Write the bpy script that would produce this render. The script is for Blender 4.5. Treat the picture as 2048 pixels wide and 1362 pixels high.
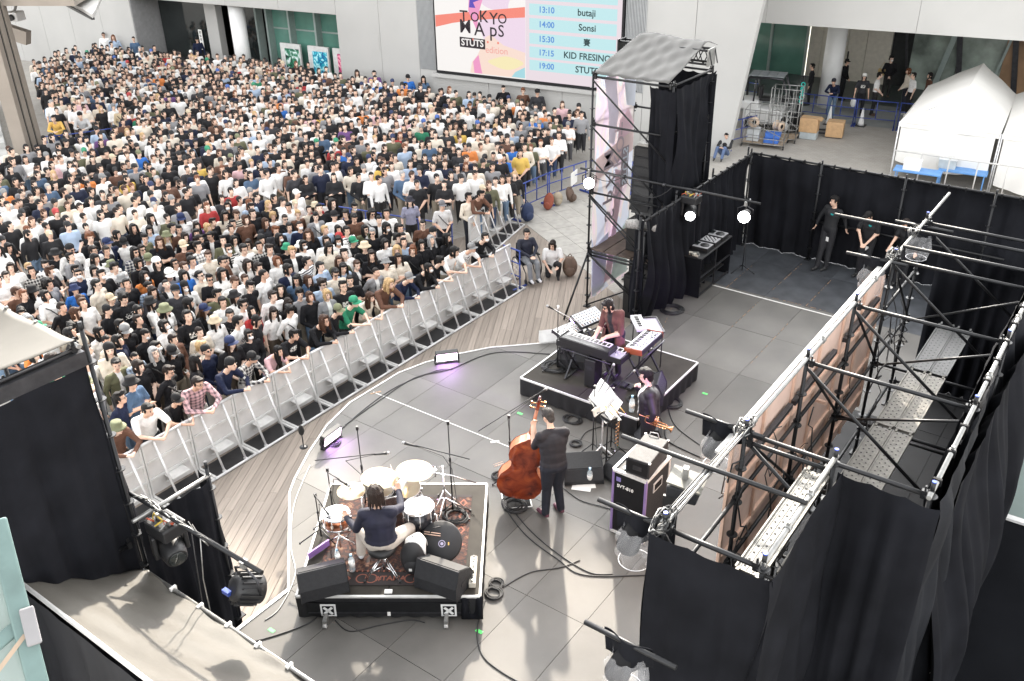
import bpy, bmesh, math, random
import numpy as np
from mathutils import Vector, Matrix, Quaternion
random.seed(7); np.random.seed(7)
for o in list(bpy.data.objects): bpy.data.objects.remove(o)
scene = bpy.context.scene
COL = scene.collection

# ---------------------------------------------------------------- camera
CAM = Vector((2.6213, -5.8363, 8.7835))
YAW, PITCH, ROLL = math.radians(-36.212), math.radians(28.600), math.radians(-0.916)
F0 = Vector((math.sin(YAW), math.cos(YAW), 0)); R0 = Vector((math.cos(YAW), -math.sin(YAW), 0)); U0 = Vector((0, 0, 1))
FW = math.cos(PITCH)*F0 - math.sin(PITCH)*U0
UP = math.sin(PITCH)*F0 + math.cos(PITCH)*U0
CR = math.cos(ROLL)*R0 + math.sin(ROLL)*UP
CU = -math.sin(ROLL)*R0 + math.cos(ROLL)*UP
cd = bpy.data.cameras.new('camera'); cam = bpy.data.objects.new('camera', cd); COL.objects.link(cam)
cd.sensor_width = 36; cd.lens = 31.72; cd.clip_start = 0.1; cd.clip_end = 600
cam.matrix_world = Matrix(((CR.x, CU.x, -FW.x, CAM.x), (CR.y, CU.y, -FW.y, CAM.y), (CR.z, CU.z, -FW.z, CAM.z), (0, 0, 0, 1)))
scene.camera = cam

# ---------------------------------------------------------------- sky, sun, exposure
SUN_EL = math.radians(27); SUN_H = Vector((-0.546, 0.838, 0)).normalized()
SUN_DIR = SUN_H*math.cos(SUN_EL) + Vector((0, 0, math.sin(SUN_EL)))
world = bpy.data.worlds.new('World'); scene.world = world; world.use_nodes = True
nt = world.node_tree; nt.nodes.clear()
wo = nt.nodes.new('ShaderNodeOutputWorld'); bg = nt.nodes.new('ShaderNodeBackground')
sk = nt.nodes.new('ShaderNodeTexSky'); sk.sky_type = 'NISHITA'; sk.sun_disc = False
sk.sun_elevation = SUN_EL; sk.sun_rotation = math.atan2(SUN_H.x, SUN_H.y); sk.dust_density = 3.0; sk.ozone_density = 0.6
hs = nt.nodes.new('ShaderNodeHueSaturation'); hs.inputs['Saturation'].default_value = 0.05
nt.links.new(sk.outputs[0], hs.inputs['Color']); nt.links.new(hs.outputs[0], bg.inputs['Color'])
bg.inputs['Strength'].default_value = 0.15
nt.links.new(bg.outputs[0], wo.inputs['Surface'])
sd = bpy.data.lights.new('sun', 'SUN'); sd.energy = 2.0; sd.angle = math.radians(1.4); sd.color = (1.0, 0.90, 0.76)
so = bpy.data.objects.new('sun', sd); COL.objects.link(so); so.location = (-20, 40, 40)
so.rotation_mode = 'QUATERNION'; so.rotation_quaternion = SUN_DIR.to_track_quat('Z', 'Y')
vs = scene.view_settings
scene.display_settings.display_device = 'sRGB'
vs.view_transform = 'Standard'; vs.look = 'None'; vs.gamma = 1.0; vs.use_curve_mapping = False; vs.exposure = 2.7
scene.render.engine = 'CYCLES'
scene.cycles.max_bounces = 6; scene.cycles.diffuse_bounces = 3; scene.cycles.glossy_bounces = 3
scene.cycles.transparent_max_bounces = 8; scene.cycles.transmission_bounces = 4

# ---------------------------------------------------------------- materials
MATS = {}
def srgb(r, g, b):
    f = lambda c: (c/255/12.92 if c/255 <= .04045 else ((c/255+.055)/1.055)**2.4)
    return (f(r), f(g), f(b))
def mat(name, col=(.5, .5, .5), rough=.6, metal=0., var=.12, scale=6., bump=0., bscale=40., emit=None, estr=1., alpha=1., trans=0., spec=.5, objvar=0., coat=0., detail=4., sheen=0.):
    if name in MATS: return MATS[name]
    m = bpy.data.materials.new(name); m.use_nodes = True; n = m.node_tree.nodes; l = m.node_tree.links
    b = n['Principled BSDF']; MATS[name] = m
    b.inputs['Roughness'].default_value = rough; b.inputs['Metallic'].default_value = metal
    b.inputs['Specular IOR Level'].default_value = spec
    if coat: b.inputs['Coat Weight'].default_value = coat
    if sheen: b.inputs['Sheen Weight'].default_value = sheen
    c4 = (*col, 1)
    b.inputs['Base Color'].default_value = c4
    tc = None
    def coord():
        nonlocal tc
        if tc is None: tc = n.new('ShaderNodeTexCoord')
        return tc.outputs['Object']
    if var > 0 or objvar > 0:
        nz = n.new('ShaderNodeTexNoise'); nz.inputs['Scale'].default_value = scale; nz.inputs['Detail'].default_value = detail
        l.new(coord(), nz.inputs['Vector'])
        rg = n.new('ShaderNodeMapRange'); rg.inputs['From Min'].default_value = .3; rg.inputs['From Max'].default_value = .7
        rg.inputs['To Min'].default_value = 1-var; rg.inputs['To Max'].default_value = 1+var
        l.new(nz.outputs['Fac'], rg.inputs['Value'])
        v = rg.outputs[0]
        if objvar > 0:
            oi = n.new('ShaderNodeObjectInfo'); r2 = n.new('ShaderNodeMapRange')
            r2.inputs['To Min'].default_value = 1-objvar; r2.inputs['To Max'].default_value = 1+objvar
            l.new(oi.outputs['Random'], r2.inputs['Value'])
            mu = n.new('ShaderNodeMath'); mu.operation = 'MULTIPLY'; l.new(v, mu.inputs[0]); l.new(r2.outputs[0], mu.inputs[1]); v = mu.outputs[0]
        mx = n.new('ShaderNodeVectorMath'); mx.operation = 'SCALE'; mx.inputs[0].default_value = col
        l.new(v, mx.inputs['Scale']); l.new(mx.outputs[0], b.inputs['Base Color'])
    if bump > 0:
        nb = n.new('ShaderNodeTexNoise'); nb.inputs['Scale'].default_value = bscale; nb.inputs['Detail'].default_value = 3
        l.new(coord(), nb.inputs['Vector'])
        bp = n.new('ShaderNodeBump'); bp.inputs['Strength'].default_value = bump; bp.inputs['Distance'].default_value = .02
        l.new(nb.outputs['Fac'], bp.inputs['Height']); l.new(bp.outputs[0], b.inputs['Normal'])
    if emit is not None:
        b.inputs['Emission Color'].default_value = (*emit, 1); b.inputs['Emission Strength'].default_value = estr
    if alpha < 1: b.inputs['Alpha'].default_value = alpha
    if trans > 0: b.inputs['Transmission Weight'].default_value = trans
    return m
def M(x): return MATS[x] if isinstance(x, str) else x

mat('steel_black', (.012, .0125, .014), .45, .3, .25, 9)
mat('steel_dark', (.05, .05, .055), .4, .6, .25, 9)
mat('galv', (.32, .32, .31), .42, .7, .18, 14)
mat('alu', (.68, .68, .68), .4, .35, .12, 8)
mat('alu_mat', (.64, .635, .62), .55, .2, .12, 7)
mat('chrome', (.75, .75, .76), .14, 1., .05, 5)
mat('black_cloth', (.0080, .0085, .0110), .9, 0, .25, 3, bump=.15, bscale=25, spec=.12)
mat('black_cloth2', (.0085, .0090, .0115), .9, 0, .3, 2, bump=.1, bscale=18, spec=.12)
mat('black_plastic', (.011, .011, .012), .5, 0, .2, 12)
mat('black_matte', (.008, .008, .009), .8, 0, .2, 6, spec=.25)
mat('rubber', (.02, .02, .021), .6, 0, .2, 9)
mat('white_paint', (.72, .72, .71), .5, 0, .05, 2)
mat('tape_white', (.62, .61, .58), .6, 0, .15, 14)
mat('wall_white', (.41, .405, .39), .6, 0, .07, .35, detail=6, spec=.3)
mat('wall_joint', (.25, .25, .25), .8, 0, .1)
mat('dark_void', (.02, .022, .022), .8, 0, .2)
mat('blue_pipe', (.030, .060, .27), .4, .1, .15, 10)
mat('blue_cap', (.03, .07, .45), .4, 0, .05)
mat('paper', (.8, .79, .76), .7, 0, .04, 9)
mat('cardboard', (.50, .32, .17), .8, 0, .12, 8)
mat('glass_green', (.10, .23, .185), .08, 0, .25, .8, spec=.7)
mat('glass_dark', (.016, .020, .020), .06, 0, .3, 1.2, spec=.7)
mat('glass_hall', (.22, .26, .23), .10, 0, .55, 1.1, spec=.7)
mat('clear_plastic', (.9, .9, .92), .12, 0, 0, alpha=.13, spec=.9)
mat('bottle', (.75, .85, .9), .08, 0, 0, alpha=.45, spec=.8)
mat('bottle_cap', (.35, .6, .8), .4, 0, .05)
mat('lamp_white', (1, 1, 1), .4, 0, 0, emit=(1, 1, 1), estr=6)
mat('led_pink', (1, .8, .95), .4, 0, 0, emit=(1.0, .72, .95), estr=2.2)
mat('led_violet', (.3, .1, .8), .4, 0, 0, emit=(.55, .35, 1.0), estr=2.0)
mat('green_tape', (.10, .7, .15), .6, 0, .05)
mat('orange_tape', (.24, .15, .09), .8, 0, .4, 20)
mat('gold', (.75, .45, .16), .25, .9, .1, 9)
mat('brass', (.60, .30, .14), .28, .9, .15, 9)

# ---------------------------------------------------------------- mesh builder
def rotz(a): return Matrix.Rotation(a, 3, 'Z')
class MB:
    def __init__(s): s.v = []; s.f = []; s.m = []; s.s = []
    def add(s, verts, faces, m=0, smooth=False):
        k = len(s.v); s.v.extend(tuple(x) for x in verts)
        for f in faces: s.f.append(tuple(i+k for i in f)); s.m.append(m); s.s.append(smooth)
        return s
    def box(s, c, d, m=0, R=None):
        x, y, z = d[0]/2, d[1]/2, d[2]/2; c = Vector(c)
        vs_ = [Vector((a, b, e)) for e in (-z, z) for a, b in ((-x, -y), (x, -y), (x, y), (-x, y))]
        if R is not None: vs_ = [R @ q for q in vs_]
        return s.add([q+c for q in vs_], [(3, 2, 1, 0), (4, 5, 6, 7), (0, 1, 5, 4), (1, 2, 6, 5), (2, 3, 7, 6), (3, 0, 4, 7)], m)
    def bar(s, p0, p1, w, h, m=0, up=(0, 0, 1)):
        p0 = Vector(p0); p1 = Vector(p1); d = p1-p0; L = d.length; d.normalize(); u = Vector(up)
        if abs(d.dot(u)) > .98: u = Vector((0, 1, 0)) if abs(d.y) < .9 else Vector((1, 0, 0))
        x = d.cross(u).normalized(); y = x.cross(d)
        R = Matrix((x, d, y)).transposed()
        return s.box((p0+p1)/2, (w, L, h), m, R)
    def cyl(s, p0, p1, r0, r1=None, n=10, m=0, caps=True, smooth=True):
        p0 = Vector(p0); p1 = Vector(p1); r1 = r0 if r1 is None else r1
        d = (p1-p0); 
        if d.length < 1e-6: return s
        d.normalize(); a = d.orthogonal().normalized(); b = d.cross(a)
        vs_ = []
        for p, r in ((p0, r0), (p1, r1)):
            for i in range(n):
                t = 2*math.pi*i/n; vs_.append(p + r*(math.cos(t)*a + math.sin(t)*b))
        fs = [(i, (i+1) % n, n+(i+1) % n, n+i) for i in range(n)]
        s.add(vs_, fs, m, smooth)
        if caps:
            k = len(s.v)-2*n; s.f += [tuple(k+i for i in reversed(range(n))), tuple(k+n+i for i in range(n))]; s.m += [m, m]; s.s += [False, False]
        return s
    def tube(s, pts, r, n=6, m=0, closed=False, rad=None):
        pts = [Vector(p) for p in pts]; N = len(pts); rings = []
        a = None
        for i, p in enumerate(pts):
            t = (pts[min(i+1, N-1)] - pts[max(i-1, 0)])
            if t.length < 1e-9: t = Vector((0, 0, 1))
            t.normalize()
            a = t.orthogonal().normalized() if a is None else (a - t*a.dot(t)).normalized() if (a - t*a.dot(t)).length > 1e-6 else t.orthogonal().normalized()
            b = t.cross(a); rr = rad[i] if rad else r
            rings.append([p + rr*(math.cos(2*math.pi*j/n)*a + math.sin(2*math.pi*j/n)*b) for j in range(n)])
        vs_ = [q for rg in rings for q in rg]
        fs = [(i*n+j, i*n+(j+1) % n, (i+1)*n+(j+1) % n, (i+1)*n+j) for i in range(N-1) for j in range(n)]
        s.add(vs_, fs, m, True)
        k = len(s.v)-N*n
        s.f += [tuple(k+i for i in reversed(range(n))), tuple(k+(N-1)*n+i for i in range(n))]; s.m += [m, m]; s.s += [False, False]
        return s
    def lathe(s, prof, c=(0, 0, 0), n=20, m=0, axis=None, smooth=True):
        c = Vector(c); Q = Vector((0, 0, 1)).rotation_difference(Vector(axis)).to_matrix() if axis is not None else Matrix.Identity(3)
        vs_ = []
        for r, z in prof:
            for j in range(n):
                t = 2*math.pi*j/n; vs_.append(c + Q @ Vector((r*math.cos(t), r*math.sin(t), z)))
        K = len(prof)
        fs = [(i*n+j, i*n+(j+1) % n, (i+1)*n+(j+1) % n, (i+1)*n+j) for i in range(K-1) for j in range(n)]
        s.add(vs_, fs, m, smooth)
        k = len(s.v)-K*n
        if prof[0][0] > 1e-4: s.f.append(tuple(k+i for i in reversed(range(n)))); s.m.append(m); s.s.append(False)
        if prof[-1][0] > 1e-4: s.f.append(tuple(k+(K-1)*n+i for i in range(n))); s.m.append(m); s.s.append(False)
        return s
    def ell(s, c, r, m=0, nu=14, nv=9, R=None):
        c = Vector(c); vs_ = []; 
        for i in range(nv+1):
            p = math.pi*i/nv
            for j in range(nu):
                t = 2*math.pi*j/nu; q = Vector((r[0]*math.sin(p)*math.cos(t), r[1]*math.sin(p)*math.sin(t), r[2]*math.cos(p)))
                vs_.append(c + (R @ q if R is not None else q))
        fs = [(i*nu+j, (i+1)*nu+j, (i+1)*nu+(j+1) % nu, i*nu+(j+1) % nu) for i in range(nv) for j in range(nu)]
        return s.add(vs_, fs, m, True)
    def prism(s, pts, z0, z1, m=0, R=None, c=(0, 0, 0)):
        n = len(pts); c = Vector(c)
        vs_ = [Vector((x, y, z0)) for x, y in pts] + [Vector((x, y, z1)) for x, y in pts]
        if R is not None: vs_ = [R @ q for q in vs_]
        vs_ = [q+c for q in vs_]
        return s.add(vs_, [tuple(reversed(range(n))), tuple(range(n, 2*n))] + [(i, (i+1) % n, n+(i+1) % n, n+i) for i in range(n)], m)
    def grid(s, fn, nu, nv, m=0, smooth=True):
        vs_ = [fn(i/nu, j/nv) for j in range(nv+1) for i in range(nu+1)]
        fs = [(j*(nu+1)+i, j*(nu+1)+i+1, (j+1)*(nu+1)+i+1, (j+1)*(nu+1)+i) for j in range(nv) for i in range(nu)]
        return s.add(vs_, fs, m, smooth)
    def mesh(s, name, mats):
        me = bpy.data.meshes.new(name); me.from_pydata(s.v, [], s.f)
        for q in (mats if isinstance(mats, (list, tuple)) else [mats]): me.materials.append(M(q))
        me.polygons.foreach_set('material_index', s.m); me.polygons.foreach_set('use_smooth', s.s); me.update()
        return me
    def build(s, name, mats, parent=None, bevel=0, loc=None, rot=None, solid=0, sub=0):
        o = bpy.data.objects.new(name, s.mesh(name, mats)); COL.objects.link(o)
        if parent is not None: o.parent = parent
        if loc is not None: o.location = loc
        if rot is not None: o.rotation_euler = rot
        if solid: 
            q = o.modifiers.new('solid', 'SOLIDIFY'); q.thickness = solid; q.offset = 0
        if bevel:
            q = o.modifiers.new('bevel', 'BEVEL'); q.width = bevel; q.segments = 2; q.limit_method = 'ANGLE'; q.angle_limit = math.radians(40)
        if sub:
            q = o.modifiers.new('sub', 'SUBSURF'); q.levels = sub; q.render_levels = sub
        return o
def thing(name, label, cat, loc=(0, 0, 0), rz=0, group=None):
    o = bpy.data.objects.new(name, None); COL.objects.link(o); o.empty_display_size = .2
    o.location = loc; o.rotation_euler = (0, 0, rz); o['label'] = label; o['category'] = cat
    if group: o['group'] = group
    return o
def tag(o, label, cat, group=None, kind=None):
    if label: o['label'] = label
    if cat: o['category'] = cat
    if group: o['group'] = group
    if kind: o['kind'] = kind
    return o
def struct(o): o['kind'] = 'structure'; return o
def kids(o): return [c for c in bpy.data.objects if c.parent == o]
def copy_tree(o, loc=None, rz=None, label=None, parent=None, ch=None):
    ch = ch if ch is not None else kids(o)
    c = o.copy(); COL.objects.link(c)
    if parent is not None: c.parent = parent
    if loc is not None: c.location = loc
    if rz is not None: c.rotation_euler = (0, 0, rz)
    if label: c['label'] = label
    for k in ch:
        copy_tree(k, parent=c)
    return c
def txt(name, s, size, mt, parent, loc, rot, align='LEFT', extrude=.002, mirror=False, bold=0., xs=1.):
    cu = bpy.data.curves.new(name, 'FONT'); cu.body = s; cu.size = size; cu.extrude = extrude; cu.align_x = align; cu.align_y = 'CENTER'; cu.offset = bold
    cu.resolution_u = 3
    t = bpy.data.objects.new(name, cu); COL.objects.link(t)
    bpy.context.view_layer.update()
    me = bpy.data.meshes.new_from_object(t.evaluated_get(bpy.context.evaluated_depsgraph_get()))
    bpy.data.objects.remove(t); me.materials.clear(); me.materials.append(M(mt)); me.name = name
    o = bpy.data.objects.new(name, me); COL.objects.link(o); o.parent = parent; o.location = loc; o.rotation_euler = rot
    o.scale = (-xs if mirror else xs, 1, 1)
    return o
def clip(poly, a, b, c):
    """keep the part of the 2d polygon with a*x+b*y+c >= 0"""
    out = []; n = len(poly)
    for i in range(n):
        p, q = poly[i], poly[(i+1) % n]; dp = a*p[0]+b*p[1]+c; dq = a*q[0]+b*q[1]+c
        if dp >= 0: out.append(p)
        if (dp >= 0) != (dq >= 0):
            t = dp/(dp-dq); out.append((p[0]+t*(q[0]-p[0]), p[1]+t*(q[1]-p[1])))
    return out
def clip_convex(poly, hull):
    for i in range(len(hull)):
        p, q = hull[i], hull[(i+1) % len(hull)]
        poly = clip(poly, -(q[1]-p[1]), q[0]-p[0], (q[1]-p[1])*p[0]-(q[0]-p[0])*p[1])
        if len(poly) < 3: return []
    return poly
def lerp(a, b, t): return tuple(x+(y-x)*t for x, y in zip(a, b))
def sag(a, b, dz, n=10):
    a = Vector(a); b = Vector(b); return [a.lerp(b, i/n) - Vector((0, 0, dz*4*(i/n)*(1-i/n))) for i in range(n+1)]
def drape(mb, p0, p1, zt, zb, amp=.05, folds=6, m=0, seed=0, nu=None, nv=14, spread=0., wav=.03, out=None, tz1=None):
    """a hanging curtain between two plan points; pleats deepen towards the bottom"""
    rn = random.Random(seed); p0 = Vector((p0[0], p0[1], 0)); p1 = Vector((p1[0], p1[1], 0)); d = p1-p0; L = d.length; d.normalize()
    nn = Vector((-d.y, d.x, 0)); nu = nu or max(20, int(folds*7))
    ph = [rn.uniform(0, 6.28) for _ in range(8)]; fr = [rn.uniform(.7, 1.4) for _ in range(8)]
    tz1 = zt if tz1 is None else tz1
    def fn(u, v):
        z = (zt+(tz1-zt)*u)*(1-v) + zb*v
        a = amp*(.25+.75*v**.6)
        w = a*(math.sin(2*math.pi*folds*u*fr[0]+ph[0]+wav*20*v) + .6*math.sin(2*math.pi*folds*1.7*u+ph[1]+1.5*v) + .35*math.sin(2*math.pi*folds*3.1*u+ph[2]-2*v))
        w += wav*math.sin(3*v+ph[3]+4*u) + .5*wav*math.sin(9*v*fr[2]+ph[4]+7*u)
        if v == 0: w *= .3
        zz = z - (.03*abs(math.sin(math.pi*folds*u)) if v == 0 else 0)
        q = p0 + d*(L*u) + nn*(w + spread*v)
        return (q.x, q.y, zz)
    return mb.grid(fn, nu, nv, m)
FPX = 1804.39
def at(x, y, z):
    d = FW + CR*((x-1024)/FPX) - CU*((y-681)/FPX)
    return CAM + d*((z-CAM.z)/d.z)
# ---------------------------------------------------------------- ground
def ground_material():
    m = mat('paving', (.36, .34, .31), .75, 0, .10, 1.3, detail=8); n = m.node_tree.nodes; l = m.node_tree.links; b = n['Principled BSDF']
    tc = n.new('ShaderNodeTexCoord'); br = n.new('ShaderNodeTexBrick'); br.inputs['Scale'].default_value = 1.0
    br.inputs['Brick Width'].default_value = .2; br.inputs['Row Height'].default_value = .1; br.inputs['Mortar Size'].default_value = .006
    br.inputs['Color1'].default_value = (1, 1, 1, 1); br.inputs['Color2'].default_value = (.82, .81, .80, 1); br.inputs['Mortar'].default_value = (.55, .54, .52, 1)
    l.new(tc.outputs['Object'], br.inputs['Vector'])
    mx = n.new('ShaderNodeMix'); mx.data_type = 'RGBA'; mx.blend_type = 'MULTIPLY'; mx.inputs['Factor'].default_value = .55
    src = b.inputs['Base Color'].links[0].from_socket
    l.new(src, mx.inputs['A']); l.new(br.outputs['Color'], mx.inputs['B']); l.new(mx.outputs['Result'], b.inputs['Base Color'])
    return m
ground_material()
g = MB(); g.add([(-260, -260, -1.03), (260, -260, -1.03), (260, 260, -1.03), (-260, 260, -1.03)], [(0, 1, 2, 3)])
struct(g.build('ground', 'paving'))
mat('slab', (.37, .355, .325), .75, 0, .12, 5, objvar=.06, bump=.05, bscale=60)
pv = thing('pavement', 'pale stone slabs', 'pavement'); del pv['label']; del pv['category']; struct(pv); pv.location = (-10, 16, -1.03)
DE0, DE1 = Vector((-11.8, 14.67)), Vector((-8.52, 12.78)); DED = (DE1-DE0).normalized(); DEN = Vector((-DED.y, DED.x))
for i in range(9):
    for j in range(13):
        c = DE0 + DED*(i*.62-.9) + DEN*(j*.62+.31+.02)
        w = .305
        q = [c+DED*(-w)+DEN*(-w), c+DED*w+DEN*(-w), c+DED*w+DEN*w, c-DED*w+DEN*w]
        mb = MB(); mb.prism([(p.x+10, p.y-16) for p in q], 0, .024+random.uniform(0, .003)); mb.build('slab', 'slab', pv)
# ---------------------------------------------------------------- wooden deck, plank by plank
def wood_mat(name, col, along=(.48, -.877), objvar=.13):
    m = mat(name, col, .75, 0, 0, spec=.22); n = m.node_tree.nodes; l = m.node_tree.links; b = n['Principled BSDF']
    tc = n.new('ShaderNodeTexCoord'); mp = n.new('ShaderNodeMapping'); mp.inputs['Rotation'].default_value = (0, 0, -math.atan2(along[1], along[0])); mp.inputs['Scale'].default_value = (1.2, 26, 4)
    mp.vector_type = 'TEXTURE'; mp.inputs['Rotation'].default_value = (0, 0, math.atan2(along[1], along[0])); mp.inputs['Scale'].default_value = (1/1.2, 1/26., .25)
    nz = n.new('ShaderNodeTexNoise'); nz.inputs['Scale'].default_value = 1.0; nz.inputs['Detail'].default_value = 6
    oi = n.new('ShaderNodeObjectInfo'); ad = n.new('ShaderNodeVectorMath'); ad.operation = 'ADD'
    sc = n.new('ShaderNodeVectorMath'); sc.operation = 'SCALE'; sc.inputs[0].default_value = (37, 21, 5)
    l.new(oi.outputs['Random'], sc.inputs['Scale']); l.new(tc.outputs['Object'], ad.inputs[0]); l.new(sc.outputs[0], ad.inputs[1])
    l.new(ad.outputs[0], mp.inputs['Vector']); l.new(mp.outputs[0], nz.inputs['Vector'])
    r1 = n.new('ShaderNodeMapRange'); r1.inputs['From Min'].default_value = .3; r1.inputs['From Max'].default_value = .7; r1.inputs['To Min'].default_value = .84; r1.inputs['To Max'].default_value = 1.14
    l.new(nz.outputs['Fac'], r1.inputs['Value'])
    r2 = n.new('ShaderNodeMapRange'); r2.inputs['To Min'].default_value = 1-objvar; r2.inputs['To Max'].default_value = 1+objvar; l.new(oi.outputs['Random'], r2.inputs['Value'])
    mu = n.new('ShaderNodeMath'); mu.operation = 'MULTIPLY'; l.new(r1.outputs[0], mu.inputs[0]); l.new(r2.outputs[0], mu.inputs[1])
    mx = n.new('ShaderNodeVectorMath'); mx.operation = 'SCALE'; mx.inputs[0].default_value = col; l.new(mu.outputs[0], mx.inputs['Scale']); l.new(mx.outputs[0], b.inputs['Base Color'])
    return m
wood_mat('deck_wood', (.28, .24, .205))
dk = struct(bpy.data.objects.new('deck', None)); COL.objects.link(dk); dk.location = (-8, 5, -1.03)
mb = MB(); hull = [(-10.4, -4), (-5, -4), (-5, 10.75), (-12.05, 14.82), (-13.5, 11)]
mb.prism([(x+8, y-5) for x, y in hull], .001, .006); mb.build('deck_base', 'black_matte', dk)
dd = Vector((.48, -.877)).normalized(); dn = Vector((-dd.y, dd.x))
k = -11.2; 
while k < 1.0:
    s0 = -23 + random.uniform(0, 3.5)
    while s0 < 8:
        s1 = s0 + random.choice((3.6, 3.6, 2.7))
        q = [dd*s0+dn*k, dd*(s1-.005)+dn*k, dd*(s1-.005)+dn*(k+.145), dd*s0+dn*(k+.145)]
        q = clip_convex([(p.x, p.y) for p in q], hull)
        if len(q) >= 3 and not all(x > -5.35 for x, y in q):
            mb = MB(); mb.prism([(x+8, y-5) for x, y in q], .008, .03+random.uniform(-.001, .001)); mb.build('plank', 'deck_wood', dk)
        s0 = s1
    k += .151
# ---------------------------------------------------------------- stage floor, panel by panel
def stage_material():
    m = mat('stage_panel', (.100, .095, .088), .55, 0, .26, 1.1, objvar=.15, detail=8, spec=.25, bump=.03, bscale=90); n = m.node_tree.nodes; l = m.node_tree.links; b = n['Principled BSDF']
    tc = n.new('ShaderNodeTexCoord'); nz = n.new('ShaderNodeTexNoise'); nz.inputs['Scale'].default_value = 26; nz.inputs['Detail'].default_value = 6; nz.inputs['Roughness'].default_value = .75
    l.new(tc.outputs['Object'], nz.inputs['Vector'])
    rr = n.new('ShaderNodeMapRange'); rr.inputs['From Min'].default_value = .63; rr.inputs['From Max'].default_value = .72; l.new(nz.outputs['Fac'], rr.inputs['Value'])
    mx = n.new('ShaderNodeMix'); mx.data_type = 'RGBA'; src = b.inputs['Base Color'].links[0].from_socket
    l.new(rr.outputs[0], mx.inputs['Factor']); l.new(src, mx.inputs['A']); mx.inputs['B'].default_value = (.17, .14, .115, 1); l.new(mx.outputs['Result'], b.inputs['Base Color'])
    n2 = n.new('ShaderNodeTexNoise'); n2.inputs['Scale'].default_value = 2.3; n2.inputs['Detail'].default_value = 5; l.new(tc.outputs['Object'], n2.inputs['Vector'])
    r3 = n.new('ShaderNodeMapRange'); r3.inputs['To Min'].default_value = .45; r3.inputs['To Max'].default_value = .75; l.new(n2.outputs['Fac'], r3.inputs['Value']); l.new(r3.outputs[0], b.inputs['Roughness'])
stage_material()
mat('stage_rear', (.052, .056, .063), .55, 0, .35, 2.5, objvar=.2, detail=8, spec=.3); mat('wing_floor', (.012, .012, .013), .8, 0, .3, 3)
st = struct(bpy.data.objects.new('stage', None)); COL.objects.link(st)
mat('white_rail', (.5, .495, .48), .5, 0, .08)
SA = [(-5.27, 8.45), (-6.42, 7.31), (-7.07, 6.69), (-7.45, 6.11), (-7.76, 5.5), (-7.93, 4.9), (-7.95, 3.6), (-7.76, 2.85), (-7.42, 2.1), (-7.07, 1.47), (-6.87, 1.18), (-5.27, -.28)]
SB = [(-5.27, -4.6), (1.92, -4.6), (1.92, 15.2), (-5.27, 15.2)]
mb = MB(); mb.prism(SA, -1.02, -.045); mb.prism([(x, y) for x, y in SB], -1.02, -.046); mb.build('stage_base', 'black_matte', st)
for i in range(-6, 8):
    x0 = -1.67+.9*(-i)
    off = 0 if i % 2 == 0 else .0
    for j in range(-4, 9):
        y0 = 1.49+1.75*j+off
        if random.random() < .12 and False: pass
        q0 = [(x0+.003, y0+.003), (x0+.897, y0+.003), (x0+.897, y0+1.747), (x0+.003, y0+1.747)]
        for H in (SA, SB):
            q = clip_convex(q0, H)
            if len(q) < 3: continue
            ax = sum(p[0] for p in q)/len(q); ay = sum(p[1] for p in q)/len(q)
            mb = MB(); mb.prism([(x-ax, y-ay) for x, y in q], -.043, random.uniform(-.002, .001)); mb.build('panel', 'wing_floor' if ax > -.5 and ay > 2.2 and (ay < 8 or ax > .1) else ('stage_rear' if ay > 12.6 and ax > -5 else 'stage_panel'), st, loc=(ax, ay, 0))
for a, b in zip(SA[:-1], SA[1:]):
    mb = MB(); mb.bar((a[0], a[1], -.01), (b[0], b[1], -.012), .032, .045); mb.build('edge_trim', 'white_rail', st)
mb = MB(); mb.bar((-5.27, -.28, -.01), (-5.27, -2.2, -.01), .05, .05); mb.build('edge_trim', 'alu_mat', st)
def tape(p, q, w, mt, z=.003, name='floor_tape'):
    mb = MB(); mb.bar((p[0], p[1], z), (q[0], q[1], z), w, .003); return mb.build(name, mt, st)
tape((-7.85, 4.1), (-3.0, 4.13), .018, 'tape_white'); tape((-4.67, 11.87), (-1.0, 11.83), .04, 'tape_white')
tape((-7.85, 4.02), (-7.75, 4.2), .04, 'orange_tape'); tape((-5.1, 4.05), (-5.0, 4.16), .05, 'tape_white')
for a, b in (((-4.35, 11.9), (-4.35, 13.4)), ((-3.47, 10.2), (-3.47, 11.6)), ((-2.55, 9.0), (-2.57, 11.0)), ((-3.3, 12.0), (-2.0, 12.02)), ((-4.4, 8.6), (-4.9, 10.3)), ((-3.45, 12.4), (-3.42, 14.2)), ((-2.55, 12.0), (-2.54, 13.6))):
    t_ = 0.
    while t_ < 1:
        l_ = random.uniform(.01, .12); tape(lerp(a, b, t_), lerp(a, b, min(1, t_+l_)), random.uniform(.006, .016), 'orange_tape', name='worn_edge'); t_ += l_+random.uniform(.01, .1)
for a in ((-4.95, -.9), (-2.75, .62), (-5.25, 5.05), (-2.85, 7.5), (-2.9, 5.1)):
    tape(a, (a[0]+.1, a[1]), .05, 'green_tape'); 
# pale metal wedge box at the lip of the stage
wb = thing('stage_wedge', 'pale metal wedge box on the stage lip beside the keyboard riser', 'wedge', (-6.05, 7.75, 0), math.radians(48))
mb = MB(); mb.prism([(-.48, -.05), (.48, -.05), (.48, .10), (-.48, .10)], 0, .03); mb.build('base', 'alu_mat', wb)
mb = MB(); mb.add([(-.48, -.05, .03), (.48, -.05, .03), (.48, .08, .24), (-.48, .08, .24), (-.48, .1, .03), (.48, .1, .03)], [(0, 1, 2, 3), (3, 2, 5, 4), (0, 3, 4), (1, 5, 2)]); mb.build('sloped_panel', 'alu_mat', wb)

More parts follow.
